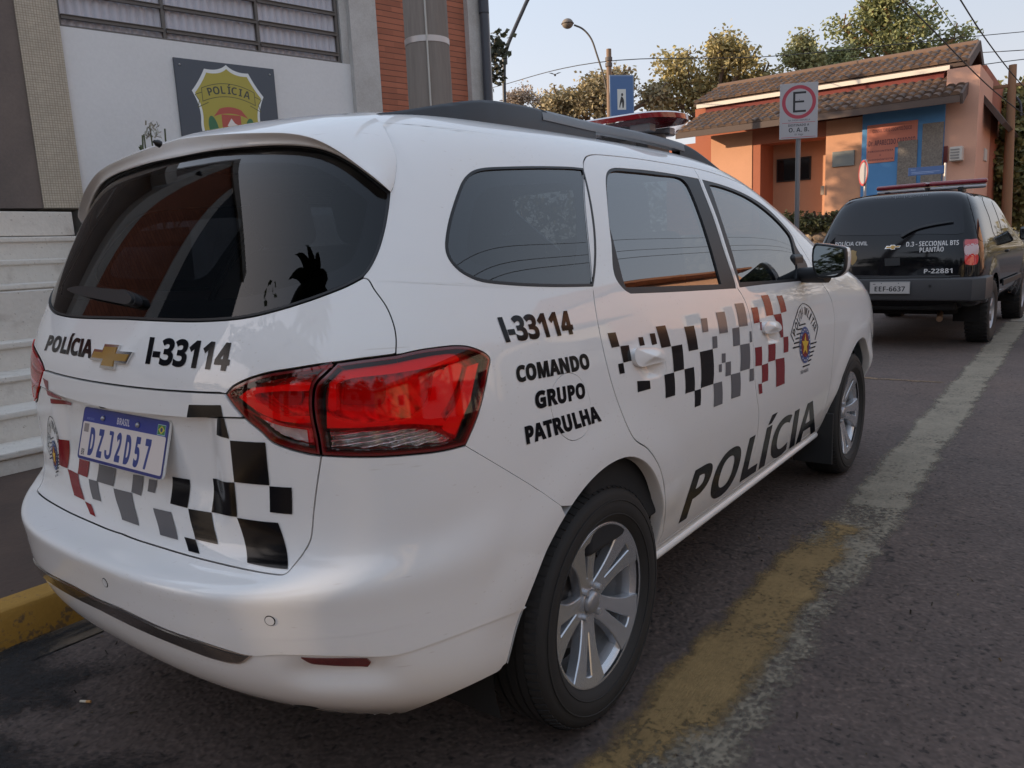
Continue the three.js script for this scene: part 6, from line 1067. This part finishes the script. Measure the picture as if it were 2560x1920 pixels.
  // light bar in a shallow V
  { const L = new THREE.Group(); L.name = 'light_bar'; t.add(L); const red = phys([0.20, 0.008, 0.018], 0.25, { clearcoat: 1, clearcoatRoughness: 0.05 }); for (const s of [1, -1]) { const b = part('red_lens', rbox(0.60, 0.055, 0.22, 0.025), red, L); b.position.set(s * 0.29 + 0.06, 1.80, -0.62); b.rotation.y = s * 0.22; const c = part('clear_base', rbox(0.58, 0.04, 0.20, 0.015), M.silver, L); c.position.set(s * 0.29 + 0.06, 1.745, -0.62); c.rotation.y = s * 0.22; } part('mount', [rbox(0.06, 0.06, 0.2, 0.01, 0.4, 1.72, -0.62), rbox(0.06, 0.06, 0.2, 0.01, -0.4, 1.72, -0.62)][0], M.black, L); part('mount', rbox(0.06, 0.06, 0.2, 0.01, -0.4, 1.72, -0.62), M.black, L); }
  // wheels, housings, underside, mirrors
  for (const wz of WZ) for (const s of [1, -1]) {
    const W = new THREE.Group(); W.name = wz === 0 ? 'rear_wheel' : 'front_wheel'; t.add(W); W.position.set(s * 0.755, WY, wz); if (s < 0) W.rotation.y = Math.PI;
    part('tyre', new THREE.LatheGeometry([[0.20, -0.10], [0.25, -0.118], [0.31, -0.115], [0.338, -0.10], [0.350, -0.07], [0.352, 0], [0.350, 0.07], [0.338, 0.10], [0.31, 0.115], [0.25, 0.118], [0.20, 0.10]].map(p => new THREE.Vector2(...p)), 48).rotateZ(-Math.PI / 2), M.rubber, W);
    const tg = []; const bk = new THREE.BoxGeometry(0.07, 0.012, 0.03); for (let i = 0; i < 36; i++) for (const x of [-0.075, 0.0, 0.075]) tg.push(bk.clone().rotateY(x * 3).translate(x, 0.352, 0).rotateX((i + (x === 0 ? 0.5 : 0)) / 36 * 6.2832)); part('tread', tg, M.rubber, W);
    part('rim', new THREE.LatheGeometry([[0.05, 0.06], [0.10, 0.07], [0.14, 0.055], [0.185, 0.075], [0.20, 0.10], [0.205, 0.10]].map(p => new THREE.Vector2(...p)), 40).rotateZ(-Math.PI / 2), M.silver, W); part('hub', cyl([0.02, 0, 0], [0.075, 0, 0], 0.055, 0.05, 20), M.silver, W);
    for (let k = 0; k < 5; k++) part('spoke', rbox(0.03, 0.15, 0.05, 0.01, 0.072, 0.12, 0).rotateX(k * 1.2566 + 0.3), M.silver, W);
    const rows = [0.85, 0.68, 0.55].map(x => Array.from({ length: 21 }, (_, i) => { const a = lerp(-0.2, Math.PI + 0.2, i / 20); return V3(s * x * (x > 0.8 ? 0.95 : 1), WY + 0.435 * Math.sin(a), wz + 0.435 * Math.cos(a)); })); rows.push(rows[2].map(p => V3(p.x, WY, wz))); part('wheel_housing', stripMesh(rows), M.under, t);
  }
  part('underbody', [rbox(1.2, 0.16, 3.6, 0.05, 0, 0.42, -1.3), rbox(1.3, 0.10, 0.5, 0.03, 0, 0.47, 0.62)], M.under, t);
  part('exhaust', cyl([0.44, 0.36, 0.5], [0.50, 0.33, 0.86], 0.03, 0.03, 12), std([0.16, 0.09, 0.05], 0.6, { metalness: 0.4 }), t);
  for (const s of [1, -1]) { const mg = part('door_mirror', rbox(0.22, 0.17, 0.10, 0.04, s * 0.98, 1.17, -1.86), M.trim, t); part('mirror_glass', rbox(0.18, 0.13, 0.006, 0.003, s * 0.98, 1.17, -1.808), std([0.55, 0.6, 0.63], 0.03, { metalness: 1 }), mg); part('door_handle', rbox(0.03, 0.03, 0.14, 0.012, s * 0.862, 0.98, -0.95), M.trim, t); part('side_moulding', rbox(0.02, 0.07, 1.6, 0.008, s * 0.872, 0.62, -1.4), M.plastic, t); }
  console.log('estate: pixels that missed the skin', B.misses());
  return t;
})();
// ================================================================ poles, signs, wires
const atRange = (px, py, d) => { const r = rayOf(px, py), k = d / Math.hypot(r.x, r.z); return camP.clone().addScaledVector(r, k); };   // d: metres away along the ground
const poleGrey = std([0.045, 0.05, 0.06], 0.5), concrete = new THREE.MeshStandardMaterial({ map: grimeMap([0.31, 0.27, 0.24], [0.18, 0.15, 0.13], 0.6, 131, 4), roughness: 0.9, bumpMap: roughBump, bumpScale: 0.003 });
{
  const x = -1.62, z = -2.17, p = thing('concrete_pole', 'round grey concrete pole with metal band in front of the clay cladding', 'pole', [x, 0.13, z]);
  part('shaft', cyl([0, 0, 0], [0, 9, 0], 0.150, 0.105, 28), concrete, p);
  part('band', cyl([0, 2.415, 0], [0, 2.45, 0], 0.1405, 0.1405, 28), std([0.55, 0.5, 0.48], 0.4, { metalness: 0.5 }), p);
  part('earth_wire', tube([[0.10, 0.3, 0.115], [0.098, 1.4, 0.113], [0.10, 2.43, 0.110], [0.09, 3.2, 0.104], [0.088, 5, 0.10]], 0.006, 6), std([0.5, 0.48, 0.44], 0.6), p); part('wire_clip', rbox(0.03, 0.05, 0.03, 0.008, 0.088, 2.96, 0.104), std([0.6, 0.58, 0.54], 0.5), p);
}
{ // dark curved lamp post beyond the building
  const b = atRange(1088.5 * K, 225 * K, 17), pts = [[1090, 225], [1089, 170], [1090, 130], [1096, 100], [1110, 66], [1126, 30], [1144, -8], [1175, -50], [1215, -75]].map(([a, c]) => { const q = atRange(a * K, c * K, 17); return q.sub(V3(b.x, 0, b.z)).toArray(); });
  const p = thing('street_lamp', 'dark curved street lamp post standing beyond the station corner', 'street lamp', [b.x, 0, b.z]); part('post', [cyl([0, 0, 0], pts[0], 0.062, 0.05, 14), tube(pts, 0.04, 10)], poleGrey, p); part('collar', cyl([pts[2][0], pts[2][1] - 0.08, pts[2][2]], [pts[2][0], pts[2][1] + 0.08, pts[2][2]], 0.058, 0.058, 12), poleGrey, p);
  part('lamp_head', new THREE.SphereGeometry(0.2, 16, 10).scale(1.3, 0.8, 1).translate(...pts[8]), std([0.3, 0.29, 0.27], 0.5), p);
}
{ // wooden pole with curved bracket and round lamp
  const D = 23, b = atRange(1314 * K, 240 * K, D), loc = (a, c, d = D) => atRange(a * K, c * K, d).sub(V3(b.x, 0, b.z)).toArray();
  const p = thing('lamp_pole', 'brown pole carrying a thin curved bracket with a round street lamp', 'street lamp', [b.x, 0, b.z]);
  part('shaft', cyl([0, 0, 0], loc(1315, 106), 0.10, 0.07, 12), std([0.22, 0.15, 0.105], 0.9), p);
  part('bracket', tube([[1313, 205], [1304, 165], [1290, 120], [1276, 82], [1258, 62], [1240, 54]].map(q => loc(...q)), 0.026, 8), std([0.09, 0.075, 0.06], 0.6), p);
  const h = V3(...loc(1226, 51)); const head = part('lamp_head', new THREE.SphereGeometry(0.16, 18, 12).scale(1.0, 0.85, 1.0).translate(h.x, h.y, h.z), std([0.20, 0.165, 0.13], 0.5), p); part('rim', new THREE.TorusGeometry(0.162, 0.018, 8, 24).rotateX(Math.PI / 2).translate(h.x, h.y + 0.0, h.z), std([0.10, 0.08, 0.065], 0.5), head);
  for (const yy of [128, 140]) { const q = loc(1315, yy); part('insulator_clamp', cyl([q[0], q[1] - 0.05, q[2]], [q[0], q[1] + 0.05, q[2]], 0.10, 0.10, 10), std([0.12, 0.1, 0.09], 0.7), p); }
}
{ // blue service sign
  const D = 14.5, b = atRange(1344 * K, 250 * K, D), n = camP.clone().sub(b).setY(0).normalize().applyAxisAngle(V3(0, 1, 0), 0.35), at = (x, y) => onPlaneN(x * K, y * K, b, n);
  const t = thing('service_sign', 'blue square road sign with a dark figure on white', 'sign', [b.x, 0, b.z], Math.atan2(n.x, n.z)); const tl = at(1318, 162), br = at(1372, 244), w = tl.distanceTo(V3(br.x, tl.y, br.z)), h = 0.78, yt = tl.y;
  part('plate', rbox(w, h, 0.012, 0.004, 0, yt - h / 2, 0), std([0.40, 0.43, 0.48], 0.5), t);
  part('plate_print', new THREE.PlaneGeometry(w - 0.012, h - 0.012).translate(0, yt - h / 2, 0.0085), new THREE.MeshStandardMaterial({ roughness: 0.45, map: canvas(320, 460, (g, W, H2) => { g.fillStyle = '#4d6f9e'; g.fillRect(0, 0, W, H2); g.strokeStyle = '#8ea4c0'; g.lineWidth = 6; g.strokeRect(6, 6, W - 12, H2 - 12); g.fillStyle = '#d8d8d2'; g.fillRect(98, 140, 116, 210); g.fillStyle = '#2b2a2c'; g.beginPath(); g.ellipse(163, 196, 14, 16, 0, 0, 7); g.fill(); g.beginPath(); g.moveTo(150, 214); g.quadraticCurveTo(196, 226, 186, 300); g.lineTo(180, 330); g.lineTo(164, 330); g.lineTo(160, 270); g.quadraticCurveTo(140, 290, 132, 330); g.lineTo(122, 326); g.quadraticCurveTo(130, 260, 150, 214); g.fill(); }) }), t);
  part('post', cyl([-0.02, 0, -0.03], [-0.02, yt - 0.1, -0.03], 0.03, 0.03, 10), std([0.35, 0.34, 0.33], 0.5, { metalness: 0.4 }), t);
}
{ // parking sign with a red ring
  const c = V3(-1.45, 0, -9.2), ang = 61.4 * Math.PI / 180, n = V3(Math.cos(ang), 0, Math.sin(ang)), at = (x, y) => onPlaneN(x * K, y * K, c, n);
  const TL = at(1685, 184), TR = at(1768, 177), BL = at(1681, 303), BR = at(1762, 298), ctr = TL.clone().add(TR).add(BL).add(BR).multiplyScalar(0.25), w = (TL.distanceTo(TR) + BL.distanceTo(BR)) / 2, h = (TL.distanceTo(BL) + TR.distanceTo(BR)) / 2;
  const t = thing('parking_sign', 'white parking sign with letter E in a red ring on a grey post', 'sign', [ctr.x, 0, ctr.z], Math.atan2(n.x, n.z));
  part('plate', rbox(w, h, 0.012, 0.003, 0, ctr.y, 0.04), std([0.5, 0.5, 0.5], 0.5), t);
  const tx = canvas(512, 760, (g, W, H2) => { g.fillStyle = '#a9a6a8'; g.fillRect(0, 0, W, H2); g.strokeStyle = '#a9394a'; g.lineWidth = 48; g.beginPath(); g.arc(256, 258, 206, 0, 7); g.stroke(); g.fillStyle = '#14171c'; for (const [x, y, ww, hh] of [[176, 116, 30, 282], [176, 116, 176, 28], [176, 240, 150, 26], [176, 370, 176, 28]]) g.fillRect(x, y, ww, hh); g.fillRect(256, 222, 8, 8);
    g.textAlign = 'center'; g.textBaseline = 'middle'; g.fillStyle = '#3a3a40'; g.font = '34px sans-serif'; g.fillText('NA FAIXA AMARELA', 262, 506, 360); g.fillStyle = '#a9394a'; g.fillRect(30, 536, 450, 6); g.fillRect(20, 738, 470, 7); g.fillStyle = '#2a2a30'; g.font = 'bold 44px sans-serif'; g.fillText('DESTINADO A', 256, 574, 350); g.font = 'bold 84px sans-serif'; g.fillText('O. A. B.', 262, 640, 370); g.font = '34px sans-serif'; g.fillText('01 Vaga', 262, 704); });
  part('plate_print', new THREE.PlaneGeometry(w - 0.004, h - 0.004).translate(0, ctr.y, 0.0475), new THREE.MeshStandardMaterial({ map: tx, roughness: 0.45 }), t);
  part('post', cyl([0.01, 0.1, 0], [0.01, ctr.y + h * 0.3, 0], 0.031, 0.031, 14), std([0.20, 0.20, 0.21], 0.45, { metalness: 0.5 }), t);
}
{ // round sign seen nearly edge on, street name plate
  const D = 19, b = atRange(1868 * K, 420 * K, D), t = thing('round_sign', 'small round white road sign seen edge on before the blue wall', 'sign', [b.x, 0, b.z], -1.02); const y1 = atRange(1870 * K, 345 * K, D).y, y2 = atRange(1870 * K, 402 * K, D).y, r = (y1 - y2) / 2;
  part('disc', new THREE.CylinderGeometry(r, r, 0.015, 36).rotateX(Math.PI / 2).translate(0, (y1 + y2) / 2, 0.04), std([0.34, 0.33, 0.33], 0.5), t); part('ring', new THREE.TorusGeometry(r * 0.9, r * 0.09, 6, 40).scale(1, 1, 0.2).translate(0, (y1 + y2) / 2, 0.05), std([0.42, 0.05, 0.05], 0.5), t); part('post', cyl([0, 0, 0], [0, y1, 0], 0.03, 0.03, 10), std([0.35, 0.35, 0.36], 0.5, { metalness: 0.4 }), t);
  const D2 = 20, c = atRange(2040 * K, 400 * K, D2), s = thing('street_name_sign', 'blue street name plate on a thin pale post', 'sign', [c.x, 0, c.z], 0.15); const ya = atRange(2040 * K, 357 * K, D2).y, yb = atRange(2040 * K, 375 * K, D2).y, w = 47 * K / FOCAL * D2 * 1.25;
  part('post', cyl([0, 0, 0], [0, ya + 0.05, 0], 0.025, 0.025, 10), std([0.5, 0.48, 0.46], 0.5, { metalness: 0.3 }), s); part('plate', rbox(w, ya - yb, 0.012, 0.003, -w / 2 - 0.02, (ya + yb) / 2, 0.02), std([0.02, 0.05, 0.15], 0.5), s);
  part('plate_print', new THREE.PlaneGeometry(w - 0.02, ya - yb - 0.02).translate(-w / 2 - 0.02, (ya + yb) / 2, 0.028), new THREE.MeshStandardMaterial({ roughness: 0.4, map: canvas(512, 180, (g, W, H2) => { g.fillStyle = '#27406e'; g.fillRect(0, 0, W, H2); g.fillStyle = '#5f749c'; g.font = 'bold 40px sans-serif'; g.fillText('Rua', 30, 60); g.fillRect(40, 105, 420, 10); g.fillRect(40, 140, 330, 8); }) }), s);
}
{ // power pole at the right with cross arm
  const D = 27, b = atRange(2176 * K, 470 * K, D), loc = (a, c, d = D) => atRange(a * K, c * K, d).sub(V3(b.x, 0, b.z)).toArray(), wood = std([0.26, 0.15, 0.085], 0.9), p = thing('power_pole', 'brown wooden power pole with cross arm beside the hedge', 'pole', [b.x, 0, b.z]);
  const tp = loc(2188, 140); part('shaft', cyl([0, 0, 0], tp, 0.15, 0.10, 14), wood, p);
  part('cross_arm', rbox(1.4, 0.09, 0.09, 0.01, tp[0], tp[1] - 0.55, tp[2]), wood, p); for (const x of [-0.6, 0, 0.6]) part('insulator', new THREE.LatheGeometry([[0.02, 0], [0.05, 0.03], [0.03, 0.06], [0.05, 0.09], [0.02, 0.12]].map(q => new THREE.Vector2(...q)), 10).translate(tp[0] + x, tp[1] - 0.5, tp[2]), std([0.2, 0.12, 0.08], 0.4), p);
  part('bracket', tube([loc(2196, 210), loc(2204, 222), loc(2206, 250)], 0.03, 8), poleGrey, p);
}
// overhead wires: each one a sagging cable between two supports
const wireM = std([0.035, 0.035, 0.038], 0.7);
[[[1060, 190, 30], [1315, 132, 23], [1660, 122, 26], [2130, 76, 30], [2330, 58, 34]], [[1920, -30, 16], [2010, 60, 19], [2140, 190, 24], [2230, 262, 27]], [[2050, -40, 15], [2125, 78, 19], [2200, 175, 25], [2240, 215, 28]], [[2030, 118, 30], [2212, 108, 27], [2330, 98, 26]], [[2120, 140, 28], [2212, 128, 27], [2330, 118, 26]], [[2000, -30, 30], [2105, 120, 34], [2190, 235, 38]], [[2080, 160, 34], [2212, 205, 30], [2300, 225, 28]]].forEach((l, k) => {
  const pts = l.map(([a, c, d]) => atRange(a * K, c * K, d).toArray());
  single('overhead_wire', tube(pts, k === 1 || k === 2 ? 0.014 : 0.012, 6, 40), wireM, ['thin overhead cable running across the treetops to the clinic', 'thick overhead cable sloping down across the tall tree', 'steep overhead cable crossing the sky right of the tall tree', 'upper horizontal cable right of the clinic gable', 'lower horizontal cable right of the clinic gable', 'faint distant cable sloping behind the clinic gable', 'slack cable sagging right of the clinic gable'][k], 'cable');
});
{ // small bird on the wing
  const b = atRange(1199 * K, 162 * K, 26), t = thing('bird', 'small dark bird flying above the far treetops', 'bird', b.toArray(), 0.6), m = std([0.03, 0.03, 0.035], 0.9, { side: THREE.DoubleSide });
  part('body', new THREE.LatheGeometry([[0, -0.13], [0.02, -0.10], [0.035, -0.03], [0.03, 0.03], [0.02, 0.06], [0.022, 0.075], [0.012, 0.095], [0, 0.11]].map(q => new THREE.Vector2(...q)), 10).rotateX(Math.PI / 2).rotateZ(0.3), m, t);
  for (const s of [1, -1]) { const g = new THREE.BufferGeometry(); g.setAttribute('position', new THREE.Float32BufferAttribute([0, 0.01, 0.05, s * 0.10, 0.06, 0.04, 0, 0.01, -0.04, s * 0.10, 0.06, 0.04, s * 0.22, 0.09, -0.07, 0, 0.01, -0.04], 3)); g.computeVertexNormals(); part('wing', g, m, t); }
}
// ================================================================ trees
function tree(name, label, base, H, crown, leafC, opt = {}) { // crown: list of [dx, y, dz, r] blobs
  const t = thing(name, label, 'tree', [base.x, 0, base.z], 0, opt.group), bark = std(opt.bark ?? [0.13, 0.095, 0.07], 0.95), limbs = [];
  const trunkTop = [0, Math.min(...crown.map(c => c[1] - c[3])) * 0.9 + 0.2, 0]; limbs.push(cyl([0, 0, 0], trunkTop, opt.tr ?? 0.22, (opt.tr ?? 0.22) * 0.7, 10));
  for (const c of crown) { const m = [c[0] * 0.45, lerp(trunkTop[1], c[1], 0.5), c[2] * 0.45]; limbs.push(tube([trunkTop, m, [c[0], c[1], c[2]]], (opt.tr ?? 0.22) * 0.32, 6, 6)); for (let k = 0; k < 5; k++) { const a = rr(0, 6.28), e = rr(-0.6, 1.2); limbs.push(tube([[c[0], c[1], c[2]], [c[0] + Math.cos(a) * c[3] * 0.5, c[1] + e * c[3] * 0.4, c[2] + Math.sin(a) * c[3] * 0.5], [c[0] + Math.cos(a) * c[3] * 0.92, c[1] + e * c[3] * 0.75, c[2] + Math.sin(a) * c[3] * 0.92]], 0.035, 5, 4)); } }
  part('trunk', limbs, bark, t);
  // leaves: bent slips gathered in small clusters through each blob
  const per = opt.n ?? 2600, pos = [], nor = [], col = [], ls = opt.leaf ?? 0.16, total = crown.reduce((s, c) => s + c[3] ** 2, 0);
  for (const c of crown) { const cl = Math.floor(per / 16 * c[3] ** 2 / total);
    for (let k = 0; k < cl; k++) { const a = rr(0, 6.283), cz = rr(-1, 1), rad = Math.pow(rnd(), 0.45) * c[3], s = Math.sqrt(1 - cz * cz), bump = 1 + 0.30 * noise.noise(Math.cos(a) * 2 + c[0], cz * 2 + c[1], Math.sin(a) * 2 + c[2]); const C = V3(c[0] + Math.cos(a) * s * rad * bump, c[1] + cz * rad * 0.82 * bump, c[2] + Math.sin(a) * s * rad * bump), tone = rr(0.65, 1.35), ccl = rr(0.22, 0.5) * (opt.cluster ?? 1);
      for (let j = 0; j < 16; j++) { const p = C.clone().add(V3(rr(-1, 1), rr(-0.8, 0.8), rr(-1, 1)).multiplyScalar(ccl)), d = V3(rr(-1, 1), rr(-0.9, 0.5), rr(-1, 1)).normalize(), w = V3(rr(-1, 1), rr(-1, 1), rr(-1, 1)).cross(d).normalize().multiplyScalar(ls * rr(0.22, 0.4)), L = ls * rr(0.7, 1.3), q = p.clone().addScaledVector(d, L), m = p.clone().addScaledVector(d, L * 0.5), n = w.clone().cross(d).normalize();
        const A = p, B = m.clone().add(w), D = m.clone().sub(w); for (const v of [A, B, q, A, q, D]) { pos.push(v.x, v.y, v.z); nor.push(n.x, n.y, n.z); const tt = tone * rr(0.85, 1.15); col.push(leafC[0] * tt, leafC[1] * tt, leafC[2] * tt * rr(0.8, 1.2)); } } } }
  const g = new THREE.BufferGeometry(); g.setAttribute('position', new THREE.Float32BufferAttribute(pos, 3)); g.setAttribute('normal', new THREE.Float32BufferAttribute(nor, 3)); g.setAttribute('color', new THREE.Float32BufferAttribute(col, 3)); g.setAttribute('uv', new THREE.Float32BufferAttribute(new Float32Array(pos.length / 3 * 2), 2));
  part('crown', g, new THREE.MeshPhysicalMaterial({ vertexColors: true, roughness: 0.85, side: THREE.DoubleSide, transmission: 0.3, thickness: 0 }), t);
  return t;
}
// crown blobs from pixel circles at a distance
function treeFromPx(name, label, D, basePx, blobs, leafC, opt = {}) {
  const b = atRange(basePx * K, 470 * K, D), right = rayOf(basePx * K, 400).setY(0).normalize().cross(V3(0, 1, 0));
  const crown = blobs.map(([x, y, r]) => { const q = atRange(x * K, y * K, D), o = q.clone().sub(b); return [o.x + rr(-0.5, 0.5), q.y, o.z + rr(-0.8, 0.8), r * K / FOCAL * D]; });
  return tree(name, label, b, 0, crown, leafC, opt);
}
const olive = [0.33, 0.275, 0.11], green = [0.235, 0.255, 0.10], deep = [0.045, 0.065, 0.022];
treeFromPx('shade_tree', 'brownish leafy tree behind the blue road sign', 36, 1290, [[1215, 215, 34], [1260, 188, 34], [1310, 180, 36], [1360, 180, 32], [1245, 225, 40], [1330, 215, 44], [1195, 235, 26], [1390, 210, 30]], [0.30, 0.245, 0.13], { n: 6500, leaf: 0.2, tr: 0.3 });
treeFromPx('shade_tree', 'golden green tree with dense crown left of the clinic roof', 38, 1540, [[1470, 150, 40], [1530, 115, 40], [1590, 110, 38], [1640, 135, 34], [1480, 200, 46], [1560, 170, 52], [1620, 185, 40], [1430, 210, 34], [1415, 235, 30], [1520, 215, 40]], olive, { n: 10000, leaf: 0.2, tr: 0.32 });
treeFromPx('slim_tree', 'thin pale green young tree above the clinic roof', 40, 1745, [[1735, 105, 24], [1745, 135, 26], [1720, 130, 18], [1755, 90, 16], [1770, 150, 18]], [0.26, 0.26, 0.11], { n: 3600, leaf: 0.17, tr: 0.14 });
treeFromPx('low_tree', 'low dark green treetop just above the clinic ridge', 41, 1800, [[1800, 140, 22], [1825, 128, 22], [1845, 142, 20], [1780, 150, 16]], green, { n: 3200, leaf: 0.18, tr: 0.16 });
treeFromPx('tall_tree', 'tall airy green tree rising behind the clinic roof', 42, 1935, [[1870, 40, 42], [1930, 20, 46], [1990, 45, 44], [2040, 80, 30], [1900, 90, 38], [1960, 90, 44], [1840, 60, 26], [1935, -25, 44], [2000, 105, 30], [1870, 105, 26]], green, { n: 8000, leaf: 0.2, tr: 0.3, bark: [0.32, 0.19, 0.09], cluster: 1.2 });
treeFromPx('hedge_tree', 'dense dark green tree beside the wooden power pole', 30, 2170, [[2150, 220, 36], [2190, 230, 44], [2140, 290, 42], [2200, 310, 50], [2150, 360, 46], [2205, 390, 50], [2140, 420, 40], [2230, 260, 50], [2190, 440, 40]], [0.20, 0.19, 0.06], { n: 15000, leaf: 0.22, tr: 0.3 });
treeFromPx('far_tree', 'pale bare hazy treetop beyond the street lamp', 70, 1130, [[1110, 215, 20], [1140, 208, 24], [1170, 222, 18], [1095, 228, 14]], [0.45, 0.36, 0.28], { n: 2600, leaf: 0.22, tr: 0.2, bark: [0.25, 0.19, 0.14] });
treeFromPx('corner_tree', 'dark feathery foliage peeking out behind the station corner', 16, 1035, [[1030, 60, 15], [1032, 110, 17], [1040, 150, 15], [1015, 90, 26]], [0.05, 0.055, 0.03], { n: 1100, leaf: 0.14, tr: 0.10, cluster: 0.6 });
{ // shrubs on top of the rubble wall
  const mk = (px, d, w) => { const b = atRange(px * K, 460 * K, d), t = tree('low_shrub', 'small leafy green shrub on top of the rubble wall', b, 0, [[0, 1.62, 0, w], [w, 1.58, 0, w * 0.8], [-w, 1.56, 0, w * 0.8]], [0.10, 0.10, 0.03], { n: 900, leaf: 0.11, tr: 0.03, cluster: 0.35, group: 'shrubs along the rubble wall' }); t.userData.category = 'shrub'; };
  for (const px of [1700, 1732, 1765, 1795]) mk(px, 23.4, 0.32);
}
// tall palms and a tree behind the camera on the station side: the rear window and tailgate mirror them
// street behind the camera, mirrored by the tailgate, bumper and rear window: trees and a low block closing the view
[[-6.5, 15, 6.2, 2.2], [-1.5, 21, 5.6, 2.4], [4.0, 23, 6.4, 2.6], [9.5, 21, 5.4, 2.4], [14, 18, 6.0, 2.3]].forEach(([x, z, h, r], k) => tree('street_tree', ['dark leafy street tree beside the station wing behind the minivan', 'street tree standing by the low grey block behind the minivan', 'tallest street tree in front of the low grey block behind the minivan', 'street tree between the grey block and the yellow house', 'street tree behind the yellow house'][k], V3(x, 0, z), 0, [[0, h, 0, r], [r * 0.7, h * 0.85, 0.4, r * 0.75], [-r * 0.7, h * 0.88, -0.4, r * 0.8], [0.3, h * 0.66, 0.2, r * 0.9]], [0.09, 0.11, 0.04], { n: 4200, leaf: 0.28, tr: 0.2 }));
{ const t = thing('grey_block', 'low grey commercial block closing the street behind the minivan', 'building', [1, 0, 30]); part('wall', uvBox(box(34, 5.2, 6, 0, 2.6, 0)), greyPaint, t); part('parapet', box(34.4, 0.4, 6.4, 0, 5.4, 0), concrete, t); for (let k = 0; k < 10; k++) { const w = part('window', box(1.5, 1.3, 0.1, -14 + k * 3.1, 3.4, -3.02), steel, t); part('pane', box(1.3, 1.1, 0.06, -14 + k * 3.1, 3.4, -3.08), phys([0.02, 0.025, 0.03], 0.1), w); } }
for (const [x, z, h] of [[-2.1, 6.6, 4.4], [-2.3, 8.8, 8.2]]) { const t = thing('palm_tree', h > 8 ? 'taller of two palms with drooping fronds behind the minivan' : 'shorter of two palms with drooping fronds behind the minivan', 'tree', [x, 0, z], 0, 'palms behind the minivan'); part('trunk', cyl([0, 0, 0], [0.2, h, 0], 0.2, 0.13, 12), std([0.2, 0.15, 0.11], 0.95), t); const fr = []; for (let k = 0; k < 14; k++) { const a = k / 14 * 6.283, rows = [[], []]; for (let i = 0; i <= 8; i++) { const q = i / 8, r = q * 2.3, y = h + 0.7 * Math.sin(q * 2.0) - 1.3 * q * q, w = 0.32 * Math.sin(Math.PI * (0.12 + 0.88 * q)); rows[0].push(V3(0.2 + Math.cos(a) * r - Math.sin(a) * w, y - w * 0.6, Math.sin(a) * r + Math.cos(a) * w)); rows[1].push(V3(0.2 + Math.cos(a) * r, y, Math.sin(a) * r)); } fr.push(stripMesh0(rows)); const rows2 = rows.map(r => r.map(p => p.clone())); rows2[0].forEach((p, i) => { const c = rows[1][i]; p.set(2 * c.x - p.x, p.y, 2 * c.z - p.z); }); fr.push(stripMesh0(rows2)); } fr.forEach(g => part('frond', g, std([0.05, 0.07, 0.02], 0.7, { side: THREE.DoubleSide }), t)); }
tree('shadow_tree', 'broad tree behind the station whose shade dapples the clinic', V3(-16.5, 0, -10), 0, [[0, 6, 0, 2.2], [2.2, 6.6, -1.2, 2.0], [-2.0, 6.5, 0.8, 1.7], [0.8, 8.2, 0, 1.9], [3.6, 5.6, -1.6, 1.6]], green, { n: 7000, leaf: 0.24, tr: 0.3 });
{ // distant woodland closing the view beyond the side street
  const pos = [], nor = [], col = []; for (let k = 0; k < 26000; k++) { const a = rr(-2.6, 0.35), d = rr(62, 85), h = 5.5 + 2.5 * noise.noise(a * 9, 1, 1) + 1.5 * noise.noise(a * 31, 2, 2), y = Math.pow(rnd(), 0.7) * h, x = 1.8 + Math.sin(a) * d, z = 1.6 - Math.cos(a) * d, s = rr(0.25, 0.6), tone = rr(0.6, 1.3); for (let j = 0; j < 3; j++) { pos.push(x + rr(-s, s), y + rr(-s, s), z + rr(-s, s)); nor.push(0.2, 0.6, 0.77); col.push(0.16 * tone, 0.135 * tone, 0.06 * tone); } }
  const g = new THREE.BufferGeometry(); g.setAttribute('position', new THREE.Float32BufferAttribute(pos, 3)); g.setAttribute('normal', new THREE.Float32BufferAttribute(nor, 3)); g.setAttribute('color', new THREE.Float32BufferAttribute(col, 3)); g.computeVertexNormals();
  const o = part('distant_woodland', g, new THREE.MeshStandardMaterial({ vertexColors: true, roughness: 0.95, side: THREE.DoubleSide }), scene); o.userData = { kind: 'stuff', label: 'distant belt of trees beyond the side street', category: 'trees' };
}
[[7.6, 6.2], [7.7, 6.7], [7.5, 7.3]].forEach(([x, y], k) => single('overhead_wire', tube([[x, y, 12], [x, y - 0.35, -4], [x, y, -20], [x, y - 0.35, -38]], 0.012, 6, 40), wireM, ['lowest', 'middle', 'highest'][k] + ' of three cables hung above the far pavement', 'cable', 'cables above the far pavement'));
tree('pavement_tree', 'small leafy tree growing on the pavement behind the minivan', V3(-2.3, 0, 4.6), 0, [[0, 3.3, 0, 0.8], [0.5, 2.9, 0.3, 0.6], [-0.4, 3.0, -0.3, 0.6]], [0.09, 0.115, 0.04], { n: 1800, leaf: 0.15, tr: 0.07, cluster: 0.6 });
renderer.render(scene, camera);
